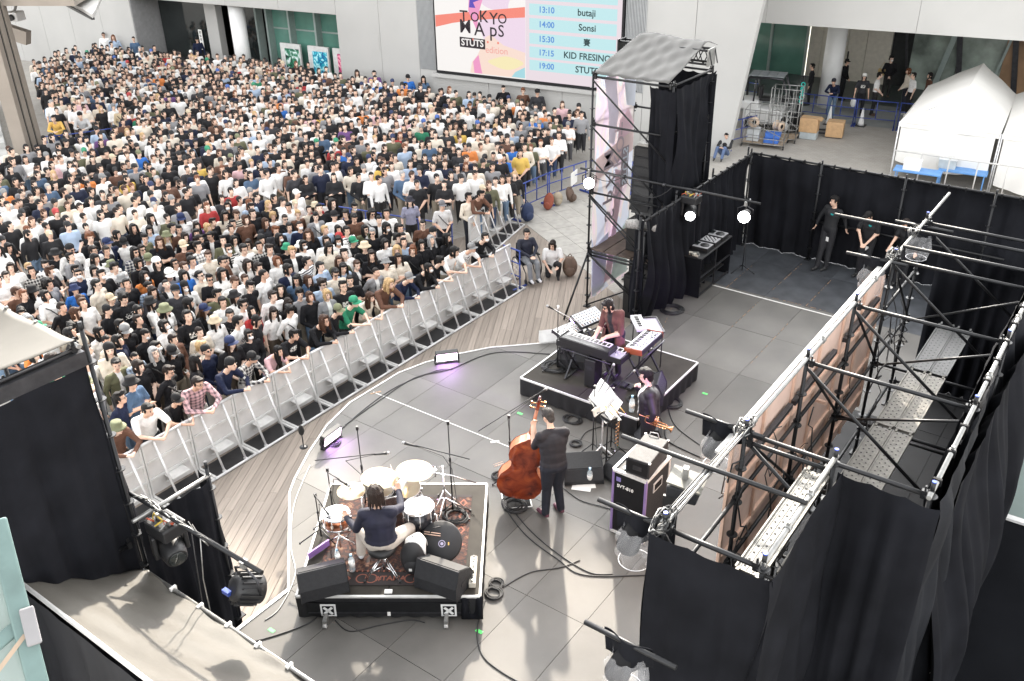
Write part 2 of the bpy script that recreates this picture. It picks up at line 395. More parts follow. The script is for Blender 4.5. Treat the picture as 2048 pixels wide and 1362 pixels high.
# ---------------------------------------------------------------- building with the screen wall
WA = math.radians(6.4); WE = Vector((math.cos(WA), math.sin(WA), 0)); WN = Vector((math.sin(WA), -math.cos(WA), 0))
W0 = Vector((-21.6746, 22.6767, 0))   # plan point on the wall below the screen's left edge
def wl(u, n, z): return W0 + WE*u + WN*n + Vector((0, 0, z))
WR = Matrix((WE, -WN, Vector((0, 0, 1)))).transposed()
bd = thing('building', 'white panelled building with recessed glass entrances behind the crowd', 'building', (-17, 26, -1.03))
BO = Vector((-17, 26, -1.03))
def bpart(name, mt, fn, bevel=0, parent=bd):
    mb = MB(); fn(mb); mb.v = [tuple(Vector(v)-BO) for v in mb.v]; return mb.build(name, mt, parent, bevel)
def wbox(mb, u0, u1, n0, n1, z0, z1, m=0): mb.box(wl((u0+u1)/2, (n0+n1)/2, (z0+z1)/2), (u1-u0, n1-n0, z1-z0), m, WR)
TOPZ = 12.5
# core masses
bpart('wall_core', 'wall_joint', lambda mb: (wbox(mb, -5.05, 12.0, -.35, -.03, -1.03, TOPZ), wbox(mb, -60, -17.8, -6, -.03, -1.03, TOPZ), wbox(mb, -17.8, -5.05, -6, -.03, 2.95, TOPZ)))
bpart('rear_block', 'wall_white', lambda mb: (wbox(mb, -5.05, 11.2, -14, -.37, 3.2, TOPZ-.02)))
us = [-5.1, -2.87, -.95]; 
def panels(u0, u1, n, z0, z1, step):
    k = max(1, round((u1-u0)/step)); w = (u1-u0)/k
    for i in range(k):
        bpart('wall_panel', 'wall_white', lambda mb: wbox(mb, u0+i*w+.008, u0+(i+1)*w-.008, -.028, 0, z0, z1))
for u0, u1 in ((-5.1, -2.87), (-2.87, -.95), (8.8, 10.6)):
    panels(u0, u1, 1, -1.03, TOPZ, 3)
def end_panel(mb):
    P_ = [(10.61, -1.03), (12.12, -1.03), (12.82, 4.4), (13.9, TOPZ), (10.61, TOPZ)]; n = len(P_); mb.add([wl(u, 0, z) for u, z in P_]+[wl(u, -.34, z) for u, z in P_], [tuple(range(n)), tuple(reversed(range(n, 2*n)))]+[(i, n+i, n+(i+1) % n, (i+1) % n) for i in range(n)])
bpart('wall_panel', 'wall_white', end_panel)
panels(-.95, 8.8, 5, -1.03, .92, 3.3); panels(-.95, 8.8, 5, 5.7, TOPZ, 3.3)
mat('louvre', (.36, .37, .375), .5, .3, .05)
for u0 in (-.93, 8.02):
    bpart('louvre_frame', 'wall_joint', lambda mb: wbox(mb, u0, u0+.8, -.02, -.005, .93, 5.7))
    for k in range(14): bpart('louvre_slat', 'louvre', lambda mb: wbox(mb, u0+.01+k*.057, u0+.045+k*.057, 0, .03, .94, 5.68))
panels(-60, -17.85, 1, -1.03, TOPZ, 2.35)
panels(-17.8, -5.1, 1, 2.76, TOPZ, 3.2)
bpart('access_panel', 'wall_white', lambda mb: wbox(mb, -3.45, -2.95, .004, .012, 1.45, 2.15)); bpart('access_panel', 'wall_white', lambda mb: wbox(mb, 10.75, 11.2, .004, .012, .7, 1.6))
# left entrance recess
bpart('soffit', 'wall_white', lambda mb: wbox(mb, -17.75, -5.1, -5.9, -.05, 2.74, 2.755))
bpart('recess_back', 'dark_void', lambda mb: wbox(mb, -17.78, -5.06, -6, -5.6, -1.03, 2.94))
bpart('entrance_glass', 'glass_dark', lambda mb: wbox(mb, -17.7, -13.55, -1.62, -1.6, -1.03, 2.73)); 
bpart('entrance_glass', 'glass_green', lambda mb: wbox(mb, -10.6, -5.1, -1.92, -1.9, -1.03, 2.73))
bpart('entrance_glass', 'glass_dark', lambda mb: wbox(mb, -12.35, -11.2, -1.62, -1.6, -1.03, 2.73))
bpart('door_jamb', 'wall_white', lambda mb: wbox(mb, -14.25, -13.5, -1.7, -1.3, -1.03, 2.73)); 
bpart('door_leaf', 'dark_void', lambda mb: wbox(mb, -13.48, -12.4, -2.6, -2.5, -1.03, 2.73))
mat('mullion', (.30, .36, .34), .4, .3, .08)
for u in (-12.38, -11.2, -10.55, -9.2, -7.65, -6.2, -5.15): bpart('mullion', 'mullion', lambda mb: wbox(mb, u-.05, u+.05, -1.95, -1.5, -1.03, 2.73))
bpart('transom', 'mullion', lambda mb: wbox(mb, -10.5, -5.2, -1.89, -1.86, 1.55, 1.62))
c = wl(-11.45, -.62, 0)
bpart('column', 'white_paint', lambda mb: mb.cyl((c.x, c.y, -1.03), (c.x, c.y, 2.735), .36, n=28))
# right wing: overhanging band, hall beyond
RB0, RB1 = Vector((-10.43, 27.85, 0)), Vector((-1.76, 28.86, 0)); RD = (RB1-RB0).normalized(); RN = Vector((RD.y, -RD.x, 0)); RRm = Matrix((RD, -RN, Vector((0, 0, 1)))).transposed()
def rbox(mb, u0, u1, n0, n1, z0, z1, m=0): mb.box(RB0+RD*((u0+u1)/2)+RN*((n0+n1)/2)+Vector((0, 0, (z0+z1)/2)), (u1-u0, abs(n1-n0), z1-z0), m, RRm)
for k in range(7): bpart('band_panel', 'wall_white', lambda mb: rbox(mb, -5+k*5.2, .19+k*5.2, -.3, 0, 3.0, 4.75))
bpart('band_core', 'wall_white', lambda mb: rbox(mb, -5, 31, -11, -.31, 3.02, 4.6))
mat('soffit_grey', (.5, .5, .48), .6, 0, .06)
bpart('hall_soffit', 'soffit_grey', lambda mb: rbox(mb, -5, 31, -11.2, -.3, 2.98, 3.0))
for k in range(16): bpart('rail_post', 'white_paint', lambda mb: rbox(mb, 4+k*1.2, 4.05+k*1.2, -.25, -.2, 4.76, 5.8))
bpart('top_rail', 'white_paint', lambda mb: rbox(mb, 3.5, 24, -.26, -.19, 5.05, 5.12)); bpart('top_rail', 'white_paint', lambda mb: rbox(mb, 3.5, 24, -.26, -.19, 5.8, 5.86))
mat('hall_wall', (.52, .49, .42), .6, 0, .08)
YB = 38.3
def xbox(mb, x0, x1, y0, y1, z0, z1, m=0): mb.box(((x0+x1)/2, (y0+y1)/2, (z0+z1)/2), (x1-x0, y1-y0, z1-z0), m)
bpart('hall_glass', 'glass_green', lambda mb: xbox(mb, -22, -13.85, YB, YB+.05, -1.03, 3)); bpart('hall_glass', 'glass_green', lambda mb: xbox(mb, -13.75, -12.1, YB, YB+.05, -1.03, 3))
bpart('hall_post', 'mullion', lambda mb: xbox(mb, -13.86, -13.74, YB-.1, YB+.05, -1.03, 3)); bpart('hall_post', 'mullion', lambda mb: xbox(mb, -12.1, -11.98, YB-.1, YB+.05, -1.03, 3))
for x0, x1 in ((-11.95, -11.35), (-11.33, -10.15), (-10.13, -9.3), (-9.28, -8.2)): bpart('hall_panel', 'hall_wall', lambda mb: xbox(mb, x0, x1, YB, YB+.1, -1.03, 3))
bpart('hall_recess', 'dark_void', lambda mb: xbox(mb, -8.2, -7.3, YB+.2, YB+.4, -1.03, 3))
for k in range(7): bpart('hall_pane', 'glass_hall', lambda mb: xbox(mb, -7.28+k*2.0, -5.34+k*2.0, YB-.02, YB+.02, -1.03, 3))
mat('hall_brown', (.26, .16, .09), .3, 0, .4, 1.0)
bpart('hall_interior', 'hall_brown', lambda mb: xbox(mb, -3.55, 2, YB-.06, YB-.03, -1.03, 3))
for k in range(8): bpart('hall_reflection', 'mullion' if k % 2 else 'steel_dark', lambda mb: mb.bar((-7.2+k*1.1, YB-.12, -1.0), (-6.4+k*1.1 if k % 2 else -7.9+k*1.1, YB-.12, 3), .22 if k % 3 else .1, .05, up=(0, 1, 0)))  # slanted bars stand in for reflections in the hall glass
bpart('hall_door_handle', 'steel_dark', lambda mb: mb.box((-10.05, YB-.04, .15), (.05, .06, .3)))
bpart('column', 'white_paint', lambda mb: mb.cyl((-9.12, 33.1, -1.03), (-9.12, 33.1, 2.985), .40, n=28))
bpart('rear_mass', 'wall_white', lambda mb: xbox(mb, -12, 40, YB+.5, YB+9, -1.03, TOPZ))
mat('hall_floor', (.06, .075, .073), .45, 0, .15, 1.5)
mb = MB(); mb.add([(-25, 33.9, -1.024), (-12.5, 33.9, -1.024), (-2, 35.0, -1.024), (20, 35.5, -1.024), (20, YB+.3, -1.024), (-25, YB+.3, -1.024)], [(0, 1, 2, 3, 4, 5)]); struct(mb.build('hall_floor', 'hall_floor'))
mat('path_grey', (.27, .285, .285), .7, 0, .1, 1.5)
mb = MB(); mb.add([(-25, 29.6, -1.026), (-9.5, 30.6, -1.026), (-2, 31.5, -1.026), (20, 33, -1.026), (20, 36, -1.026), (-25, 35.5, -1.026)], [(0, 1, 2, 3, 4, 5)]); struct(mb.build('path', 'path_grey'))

# ---------------------------------------------------------------- LED screen
sc = thing('led_screen', 'giant screen on white wall showing the festival title and timetable', 'screen', wl(0, .15, .977), WA)
def flat(name, pts, mt, y, parent=sc):
    mb = MB(); n = len(pts); mb.add([(u, y, v) for u, v in pts] + [(u, y+.002, v) for u, v in pts], [tuple(range(n)), tuple(reversed(range(n, 2*n)))]+[(i, n+i, n+(i+1) % n, (i+1) % n) for i in range(n)]); return mb.build(name, mt, parent)
ES = .92*2**(-vs.exposure)
def em(name, r, g, b, k=1.): return mat(name, (0, 0, 0), .5, 0, 0, emit=srgb(r, g, b), estr=ES*k)
em('e_white', 255, 251, 248); em('e_pinkbg', 240, 226, 233); em('e_row', 198, 238, 242); em('e_red', 252, 140, 122); em('e_pink', 246, 160, 205); em('e_purple', 92, 70, 190)
em('e_peach', 255, 228, 214); em('e_lav', 244, 222, 240); em('e_blue', 206, 232, 244); em('e_yel', 253, 240, 190); em('e_text', 18, 58, 62); em('e_time', 92, 150, 222); em('e_ink', 30, 16, 30); em('e_edition', 248, 170, 160); em('e_lt', 170, 222, 232)
mb = MB(); mb.box((3.97, .10, 2.25), (8.06, .16, 4.72)); mb.build('frame', 'steel_black', sc)
mb = MB(); mb.box((3.97, .06, -.20), (8.5, .22, .14)); mb.build('sill', 'wall_white', sc)
flat('display_half', [(0, 0), (4.06, 0), (4.06, 4.5), (0, 4.5)], 'e_white', .012); flat('display_half', [(4.06, 0), (7.93, 0), (7.93, 4.5), (4.06, 4.5)], 'e_pinkbg', .012)
def blob(c, r, n=24, k=.15, s=1):
    rn = random.Random(s); a = [rn.uniform(0, 6.28) for _ in range(3)]
    return [(c[0]+r[0]*math.cos(t)*(1+k*math.sin(2*t+a[0])+k*.5*math.sin(3*t+a[1])), c[1]+r[1]*math.sin(t)*(1+k*math.sin(2*t+a[2]))) for t in [2*math.pi*i/n for i in range(n)]]
flat('art_shape', [(2.03, 2.3), (4.05, 2.28), (4.05, .9), (3.2, 1.15), (2.26, 1.3), (2.0, 1.8)], 'e_lav', .009)
flat('art_shape', [(1.93, .76), (2.3, 1.45), (2.53, 1.55), (3.1, 1.2), (4.04, 1.0), (4.03, .04), (1.55, .04), (1.65, .45)], 'e_peach', .007)
flat('art_shape', blob((3.2, .55), (.7, .22)), 'e_yel', .005); flat('art_shape', blob((.9, 3.3), (.75, .5), s=3), 'e_blue', .009); flat('art_shape', blob((3.35, 3.3), (.62, .4), s=5), 'e_yel', .009); flat('art_shape', blob((2.8, 2.75), (.7, .3), s=6), 'e_lav', .0085)
flat('art_shape', [(.02, 2.11), (1.15, 2.27), (4.04, 2.65), (4.04, 2.28), (1.85, 2.05), (.82, 1.87), (.02, 1.67)], 'e_red', .005)
flat('art_shape', [(1.56, 2.37), (1.92, 1.66), (2.04, 2.36), (2.45, 3.4), (1.75, 3.4), (1.6, 2.8)], 'e_pink', .003); flat('art_shape', [(1.6, 2.49), (1.89, 2.49), (1.79, 2.68), (2.25, 2.85), (2.1, 3.3), (1.7, 3.2)], 'e_purple', .0015)
flat('art_shape', [(1.96, .76), (2.11, .05), (1.75, .05), (1.7, .48)], 'e_pink', .004); flat('art_shape', [(3.43, .05), (3.6, .25), (4.02, .46), (4.03, .05)], 'e_lt', .004)
RX = (math.pi/2, 0, 0)
for s_, u, v in (('T', 1.28, 2.13), ('O', 1.76, 2.14), ('K', 2.16, 2.18), ('Y', 2.62, 2.13), ('O', 2.98, 2.15)): txt('title_letter', s_, .62 if s_ != 'O' else .5, 'e_ink', sc, (u-.12, -.002, v), RX, bold=.004, extrude=.001)
for s_, u, v in (('M', 1.14, 1.76), ('A', 1.82, 1.70), ('p', 2.5, 1.72), ('S', 2.88, 1.70)): txt('title_letter', s_, .72 if s_ != 'S' else .62, 'e_ink', sc, (u-.02, -.002, v), RX, bold=.004, extrude=.001)
for u in (1.74, 2.4, 2.86): flat('title_dot', blob((u, 1.32 if u < 2 else 1.27), (.045, .045), 10, 0), 'e_red', -.001)
flat('title_plate', [(1.12, 1.0), (2.28, .98), (2.28, 1.36), (1.12, 1.38)], 'e_ink', -.001); txt('title_letter', 'STUTS', .36, 'e_white', sc, (1.70, -.004, 1.18), RX, 'CENTER', bold=.008, extrude=.001)
txt('title_letter', 'edition', .36, 'e_edition', sc, (2.28, -.004, .98), RX, extrude=.001)
rows = ((2.79, 2.39), (2.28, 1.87), (1.75, 1.36), (1.26, .86), (.77, .39))
for i, (t, b) in enumerate(rows):
    flat('timetable_row', [(4.22, b), (7.75, b), (7.75, t), (4.22, t)], 'e_row', .006)
    v = (t+b)/2
    txt('time_text', ('13:10', '14:00', '15:30', '17:15', '19:00')[i], .30, 'e_time', sc, (4.94, -.002, v), RX, 'CENTER', bold=.007, extrude=.001)
    txt('name_text', ('butaji', 'Sonsi', '賽', 'KID FRESINO', 'STUTS')[i], .33 if i != 2 else .28, 'e_text', sc, ((6.56, 6.6, 6.6, 6.62, 6.62)[i], -.002, v), RX, 'CENTER', bold=.006, extrude=.001)
flat('timetable_row', [(4.22, 2.92), (7.75, 2.92), (7.75, 3.32), (4.22, 3.32)], 'e_row', .006)
# ---------------------------------------------------------------- posters in the glass front
pc = (('green and white poster with two figures in the left glass bay', (srgb(40, 130, 95), srgb(225, 235, 235), srgb(30, 40, 45))), ('turquoise and blue poster in the middle glass bay', (srgb(40, 180, 200), srgb(20, 90, 140), srgb(190, 235, 240))), ('magenta and purple poster in the right glass bay', (srgb(210, 60, 120), srgb(60, 20, 70), srgb(250, 190, 200))))
def poster_mat(i, cs):
    m = mat('poster%d' % i, cs[0], .4, 0, 0); n = m.node_tree.nodes; l = m.node_tree.links; b = n['Principled BSDF']
    tc = n.new('ShaderNodeTexCoord'); nz = n.new('ShaderNodeTexNoise'); nz.inputs['Scale'].default_value = (3.0, 5.0, 4.5)[i]; nz.inputs['Detail'].default_value = 3; nz.inputs['Distortion'].default_value = 1.2
    l.new(tc.outputs['Object'], nz.inputs['Vector']); cr = n.new('ShaderNodeValToRGB'); l.new(nz.outputs['Fac'], cr.inputs['Fac'])
    e = cr.color_ramp.elements; e[0].position = .38; e[1].position = .62; e[0].color = (*cs[1], 1); e[1].color = (*cs[2], 1); x = e.new(.5); x.color = (*cs[0], 1)
    l.new(cr.outputs['Color'], b.inputs['Base Color']); return m
for i, u in enumerate((-8.85, -7.2, -5.75)):
    p = thing('poster_stand', 'framed ' + pc[i][0], 'poster', wl(u-.3, -1.4, -1.03), WA)
    mb = MB(); mb.box((0, 0, 1.2), (1.2, .12, 1.75)); mb.build('frame', 'alu_mat', p, .02); mb = MB(); mb.box((.1, -.068, 1.18), (.84, .012, 1.35)); mb.build('sheet', poster_mat(i, pc[i][1]), p)
    for s in (-.5, .5): mb = MB(); mb.box((s, 0, .16), (.08, .4, .32)); mb.build('foot', 'alu_mat', p)
ns = thing('door_notice', 'white vertical notice hanging in the dark entrance glass', 'notice', wl(-15.0, -1.5, .75), WA)
mb = MB(); mb.box((0, 0, 0), (.24, .012, .95)); mb.build('sheet', 'paper', ns)
for k, ch in enumerate('関係者入口'): txt('character', ch, .15, 'black_matte', ns, (0, -.01, .34-k*.17), RX, 'CENTER')
# ---------------------------------------------------------------- left side: stairs, steel column, canopy
mat('taupe', (.27, .235, .20), .5, .2, .08, 1.5); mat('step_stone', (.40, .40, .385), .6, 0, .10, 1.2)
sx = thing('staircase', 'broad pale stone steps at the left edge behind the steel column', 'stairs', (-29.6, 8.9, -1.03), math.radians(155))
for k in range(11):
    mb = MB(); mb.prism([(k*1.05, .2), (k*1.05+1.04, .2), (k*1.05+1.04, 12), (k*1.05, 12)], 0, .22+k*.2)
    mb.build('step', 'step_stone', sx, .02)
cl = thing('steel_column', 'tall taupe steel column with dark slots beside the steps', 'column', (-28.5, 8.95, -1.03), math.radians(-62))
mb = MB()
for s, w in ((-.33, .22), (.0, .22), (.33, .22)): mb.box((s, 0, 3.1), (w, .5, 6.2))
mb.build('shaft', 'taupe', cl, .01); mb = MB(); mb.box((0, .05, 3.1), (.86, .3, 6.19)); mb.build('slot', 'dark_void', cl)
mb = MB(); mb.box((0, 0, .06), (1.2, .8, .12)); mb.build('base_plate', 'taupe', cl)
cp = thing('canopy', 'brown soffit of a canopy roof at the top left corner', 'canopy', (-30, 12, 4.5))
a0, a1, a2 = at(-40, 6, 4.6), at(150, 10, 4.6), at(172, 2, 4.6)
mb = MB(); q = [at(-60, 12, 4.6), at(150, 12, 4.6), at(205, -20, 4.6), at(-60, -60, 4.6)]
mb.add([tuple(v-Vector((-30, 12, 4.5))) for v in q]+[tuple(v+Vector((0, 0, .4))-Vector((-30, 12, 4.5))) for v in q], [(3, 2, 1, 0), (4, 5, 6, 7), (0, 1, 5, 4), (1, 2, 6, 5), (2, 3, 7, 6), (3, 0, 4, 7)]); mb.build('roof_slab', 'taupe', cp)
q = [at(112, -2, 4.3), at(165, 24, 4.3), at(186, 37, 4.3), at(192, 28, 4.35), at(206, -4, 4.4)]
mb = MB(); n = len(q); mb.add([tuple(v-Vector((-30, 12, 4.5))) for v in q]+[tuple(v+Vector((0, 0, .12))-Vector((-30, 12, 4.5))) for v in q], [tuple(reversed(range(n))), tuple(range(n, 2*n))]+[(i, (i+1) % n, n+(i+1) % n, n+i) for i in range(n)]); mb.build('bracket_plate', 'wall_white', cp)
mb = MB(); mb.bar(tuple(at(110, -3, 4.27)-Vector((-30, 12, 4.5))), tuple(at(186, 37, 4.27)-Vector((-30, 12, 4.5))), .10, .08); mb.build('bracket_edge', 'steel_black', cp)
cv = thing('security_camera', 'small white camera unit mounted at the head of the taupe column', 'camera', tuple(at(30, 32, 4.0)), .5)
mb = MB(); mb.box((0, 0, 0), (.45, .5, .3)); mb.build('housing', 'white_paint', cv, .03); mb = MB(); mb.cyl((.05, -.25, 0), (.05, -.36, -.02), .1, n=14); mb.build('lens', 'black_plastic', cv); mb = MB(); mb.bar((0, 0, .1), (.1, .4, .7), .06, .06); mb.build('bracket', 'galv', cv)
mb = MB(); mb.box((0, -.2, -.55), (.9, .3, .45), R=Matrix.Rotation(.3, 3, 'Y')); mb.build('junction_box', 'taupe', cv)
# ---------------------------------------------------------------- scaffold helpers
def post_mesh(h, r=.0243, cap='blue'):
    mb = MB(); mb.cyl((0, 0, 0), (0, 0, h), r, n=10)
    z = .3
    while z < h-.02:
        mb.cyl((0, 0, z-.006), (0, 0, z+.006), .062, n=12); z += .45
    mb.cyl((0, 0, h-.02), (0, 0, h+.09), r*.88, n=10)
    if cap: mb.cyl((0, 0, h+.09), (0, 0, h+.10), r*.9, n=10, m=1)
    mb.box((0, 0, .01), (.14, .14, .02))
    return mb
def s_post(par, x, y, z0, z1, O, cap=True, mt='steel_black'):
    return post_mesh(z1-z0, cap=cap).build('post', [mt, 'blue_cap'], par, loc=(x-O[0], y-O[1], z0-O[2]))
def s_pipe(par, a, b, O, r=.0243, name='ledger', mt='steel_black', n=10, clamps=()):
    mb = MB(); a = Vector(a)-Vector(O); b = Vector(b)-Vector(O); mb.cyl(a, b, r, n=n)
    for t in clamps:
        p = a.lerp(b, t); d = (b-a).normalized(); mb.cyl(p-d*.03, p+d*.03, r*1.55, n=8); mb.box(p+Vector((0, 0, .045)), (.03, .03, .05))
    return mb.build(name, mt, par)
def wedge_ends(par, a, b, O, mt='steel_black', r=.0243, name='ledger'):
    mb = MB(); a = Vector(a)-Vector(O); b = Vector(b)-Vector(O); d = (b-a).normalized(); mb.cyl(a+d*.04, b-d*.04, r, n=10)
    for p, s in ((a, 1), (b, -1)): mb.box(p+d*s*.06, (.05, .05, .09)); mb.box(p+d*s*.055+Vector((0, 0, .06)), (.015, .03, .07))
    return mb.build(name, mt, par)
# ---------------------------------------------------------------- right speaker tower
TX0, TX1, TY0, TY1, TZ = -7.5, -5.6, 11.08, 12.95, 4.5
O = (-6.5, 12, -1.0)
tw = thing('speaker_tower', 'tall black scaffold tower with a hung banner at the far stage corner', 'scaffold', O)
for x, y in ((TX0, TY0), (TX0, TY1), (TX1, TY0), (TX1, TY1)): s_post(tw, x, y, -1.0, TZ, O, cap=False)
s_post(tw, TX1+.02, TY0-.9, -1.0, 1.55, O, cap=False)
for z in (4.48, 3.46, 1.9, .44):
    wedge_ends(tw, (TX0, TY0, z), (TX1, TY0, z), O); wedge_ends(tw, (TX0, TY1, z), (TX1, TY1, z), O); wedge_ends(tw, (TX0, TY0, z+.03), (TX0, TY1, z+.03), O); wedge_ends(tw, (TX1, TY0, z+.03), (TX1, TY1, z+.03), O)
wedge_ends(tw, (TX0, TY0, .36), (TX1, TY0, .36), O)
for a, b in (((TX0, TY0-.03, 4.42), (TX1, TY0-.03, 2.9)), ((TX0, TY0-.03, 3.42), (TX1, TY0-.03, 1.95)), ((TX0, TY0-.03, 2.72), (TX1, TY0-.03, 1.2)), ((TX0, TY0-.03, 1.85), (TX1, TY0-.03, .45)), ((TX0, TY0-.06, 1.83), (TX1, TY0-.06, .3)), ((TX0, TY0-.03, .40), (TX1, TY0-.03, -.9)), ((TX0, TY0-.06, .42), (TX1, TY0-.06, -.75)),
             ((TX0-.03, TY0, 3.4), (TX0-.03, TY1, 4.4)), ((TX0-.03, TY1, 3.4), (TX0-.03, TY0, 2.0)), ((TX0-.03, TY0, 1.95), (TX0-.03, TY1, 3.35)), ((TX0-.03, TY0, -.9), (TX0-.03, TY1, .4)), ((TX0-.03, TY0, .5), (TX0-.03, TY1, 1.85))):
    s_pipe(tw, a, b, O, r=.019, name='brace')
s_pipe(tw, (TX0, TY0, .42), (TX0-.05, TY0-.95, -.98), O, name='outrigger'); s_pipe(tw, (TX0, TY0-.02, -.95), (TX1+.0, TY1, -.2), O, r=.018, name='brace')
for k in range(5): mb = MB(); mb.box((TX0+.22+k*.36-O[0], (TY0+TY1)/2-O[1], .50-O[2]), (.33, 1.8, .04)); mb.build('platform_board', 'plat_wood', tw) if 'plat_wood' in MATS else mb.build('platform_board', mat('plat_wood', (.09, .065, .05), .7, 0, .3, 5), tw)
# banner on the outer side: pale festival art, its lettering read from behind
def banner_mat():
    m = mat('banner', (.8, .7, .75), .7, 0, 0); n = m.node_tree.nodes; l = m.node_tree.links; b = n['Principled BSDF']
    tc = n.new('ShaderNodeTexCoord'); mp = n.new('ShaderNodeMapping'); mp.inputs['Scale'].default_value = (1, .55, .42); nz = n.new('ShaderNodeTexNoise'); nz.inputs['Scale'].default_value = 1.5; nz.inputs['Detail'].default_value = 1.0; nz.inputs['Distortion'].default_value = .6
    l.new(tc.outputs['Object'], mp.inputs['Vector']); l.new(mp.outputs[0], nz.inputs['Vector']); cr = n.new('ShaderNodeValToRGB'); cr.color_ramp.interpolation = 'CONSTANT'
    e = cr.color_ramp.elements; e[0].position = 0; e[0].color = (*srgb(222, 226, 238), 1); e[1].position = .42; e[1].color = (*srgb(240, 230, 226), 1)
    for p, c in ((.47, (246, 226, 232)), (.53, (236, 216, 232)), (.58, (243, 224, 224)), (.64, (224, 232, 230))): x = e.new(p); x.color = (*srgb(*c), 1)
    l.new(nz.outputs['Fac'], cr.inputs['Fac']); l.new(cr.outputs['Color'], b.inputs['Base Color'])
    l.new(cr.outputs['Color'], b.inputs['Emission Color']); b.inputs['Emission Strength'].default_value = 0.0
    tr = n.new('ShaderNodeBsdfTranslucent'); l.new(cr.outputs['Color'], tr.inputs['Color']); mx = n.new('ShaderNodeMixShader'); mx.inputs[0].default_value = .4
    out = n['Material Output']; l.new(b.outputs[0], mx.inputs[1]); l.new(tr.outputs[0], mx.inputs[2]); l.new(mx.outputs[0], out.inputs['Surface'])
banner_mat()
for nm, c in (('ban_pink', (243, 208, 220)), ('ban_red', (240, 214, 212)), ('ban_lilac', (226, 218, 233)), ('ban_ink', (206, 186, 196)), ('ban_dark', (165, 152, 160)), ('ban_blue', (224, 229, 240)), ('ban_mint', (212, 228, 222))): mat(nm, srgb(*c), .7, 0, .03)
bn = thing('banner', 'pastel festival banner hung on the scaffold tower, lettering reversed from behind', 'banner', (TX0+.06, TY0+.07, 4.4), math.radians(90))
BW, BH = 1.72, 5.2
mb = MB(); mb.grid(lambda u, v: (u*BW, .012*math.sin(9*u+3*v)+.015*math.sin(12*v), -v*BH), 14, 30); mb.build('cloth', 'banner', bn)
def bshape(pts, mt, y=-.028):
    n = len(pts); mb = MB(); mb.add([(u, y, -v) for u, v in pts], [tuple(range(n))]); return mb.build('art_shape', mt, bn)
bshape([(.25, 0), (.75, 0), (.95, .9), (.8, 1.6), (.55, 1.5), (.5, .8)], 'ban_lilac'); bshape([(.0, 1.75), (1.7, 1.45), (1.7, 1.95), (.8, 2.1), (0, 2.3)], 'ban_red', -.030); bshape([(1.0, 1.1), (1.4, .9), (1.7, 1.3), (1.5, 1.9), (.9, 2.0)], 'ban_pink', -.029); bshape([(.9, 2.2), (1.35, 2.4), (1.1, 3.6), (.9, 5.0), (.55, 5.0), (.9, 3.6)], 'ban_pink'); bshape([(0, 3.9), (.7, 3.7), (.6, 5.1), (0, 5.15)], 'ban_blue', -.027); bshape([(1.1, 4.0), (1.7, 3.6), (1.7, 5.1), (.9, 5.1)], 'ban_mint', -.0265); bshape([(1.1, 0), (1.7, 0), (1.7, .9), (1.3, .8)], 'ban_blue', -.027)
RV = (math.pi/2, math.pi/2, 0)
for i, ch in enumerate('TOKYO'): txt('banner_letter', ch, .5, 'ban_ink', bn, (.95+.1*(i % 2), -.035, -1.3-i*.36), RV, 'CENTER', mirror=True, bold=.004)
for i, ch in enumerate('MAPS'): txt('banner_letter', ch, .62, 'ban_dark', bn, (.55+.12*(i % 2), -.036, -1.9-i*.46), RV, 'CENTER', mirror=True, bold=.004)
mb = MB(); mb.box((1.33, -.034, -2.25), (.34, .002, .95)); mb.build('banner_plate', 'ban_dark', bn); txt('banner_letter', 'STUTS', .32, 'ban_blue', bn, (1.33, -.038, -2.25), RV, 'CENTER', mirror=True, bold=.006)
# cover on top, truss ends, curtains of the tower
mat('cover_cloth', (.085, .083, .079), .75, 0, .12, 2.5)
cv = thing('tower_cover', 'pale grey rain sheet stretched over the head of the scaffold tower', 'cover', (-6.5, 12, 4.5))
def cov(u, v):
    x = TX0-.02+u*(TX1-TX0-.1); ridge = 1-abs(v-.62)/.62 if v < .62 else 1
    y = TY0+v*(TY1-TY0+.3) + .0; x2 = x+.28*v*(1-u)*1.0 + .05*v
    z = 4.54 + .62*min(1, v/.72)*(1-.12*u) + .012*math.sin(9*u+7*v)*(.3+v) + .010*math.sin(23*u-19*v) + .008*math.sin(41*u+8*v) - (.5*max(0, v-.8))
    return (x2+6.5, y-12, z-4.5)
mb = MB(); mb.grid(cov, 40, 22); mb.build('sheet', 'cover_cloth', cv, solid=.006)
tr = thing('box_truss', 'black box truss bar poking out from under the pale rain sheet', 'truss', (-6.5, 12.55, 4.85))
for dy in (-.14, .14):
    for dz in (-.14, .14): mb = MB(); mb.cyl((-1.15, dy, dz), (1.0, dy, dz), .024, n=8); mb.build('chord', 'steel_black', tr)
for i in range(9):
    x = -1.1+i*.25
    for dy in (-.14, .14): mb = MB(); mb.cyl((x, dy, -.14), (x+.125, dy, .14), .012, n=6); mb.cyl((x+.125, dy, .14), (x+.25 if i < 8 else x+.2, dy, -.14), .012, n=6); mb.build('lattice', 'steel_black', tr)
for x in (-1.16, 1.01): mb = MB(); mb.box((x, 0, 0), (.03, .36, .36)); mb.build('end_plate', 'galv' if x > 0 else 'steel_black', tr)
tc_ = thing('tower_curtain', 'long black drape hung down the stage side of the scaffold tower', 'curtain', (-5.5, 12, 0))
def mk_drape(par, O, p0, p1, zt, zb, amp, folds, seed, name='cloth', mt='black_cloth', **k):
    mb = MB(); drape(mb, p0, p1, zt, zb, amp, folds, 0, seed, **k); mb.v = [(x-O[0], y-O[1], z-O[2]) for x, y, z in mb.v]; return mb.build(name, mt, par)
Oc = (-5.5, 12, 0)
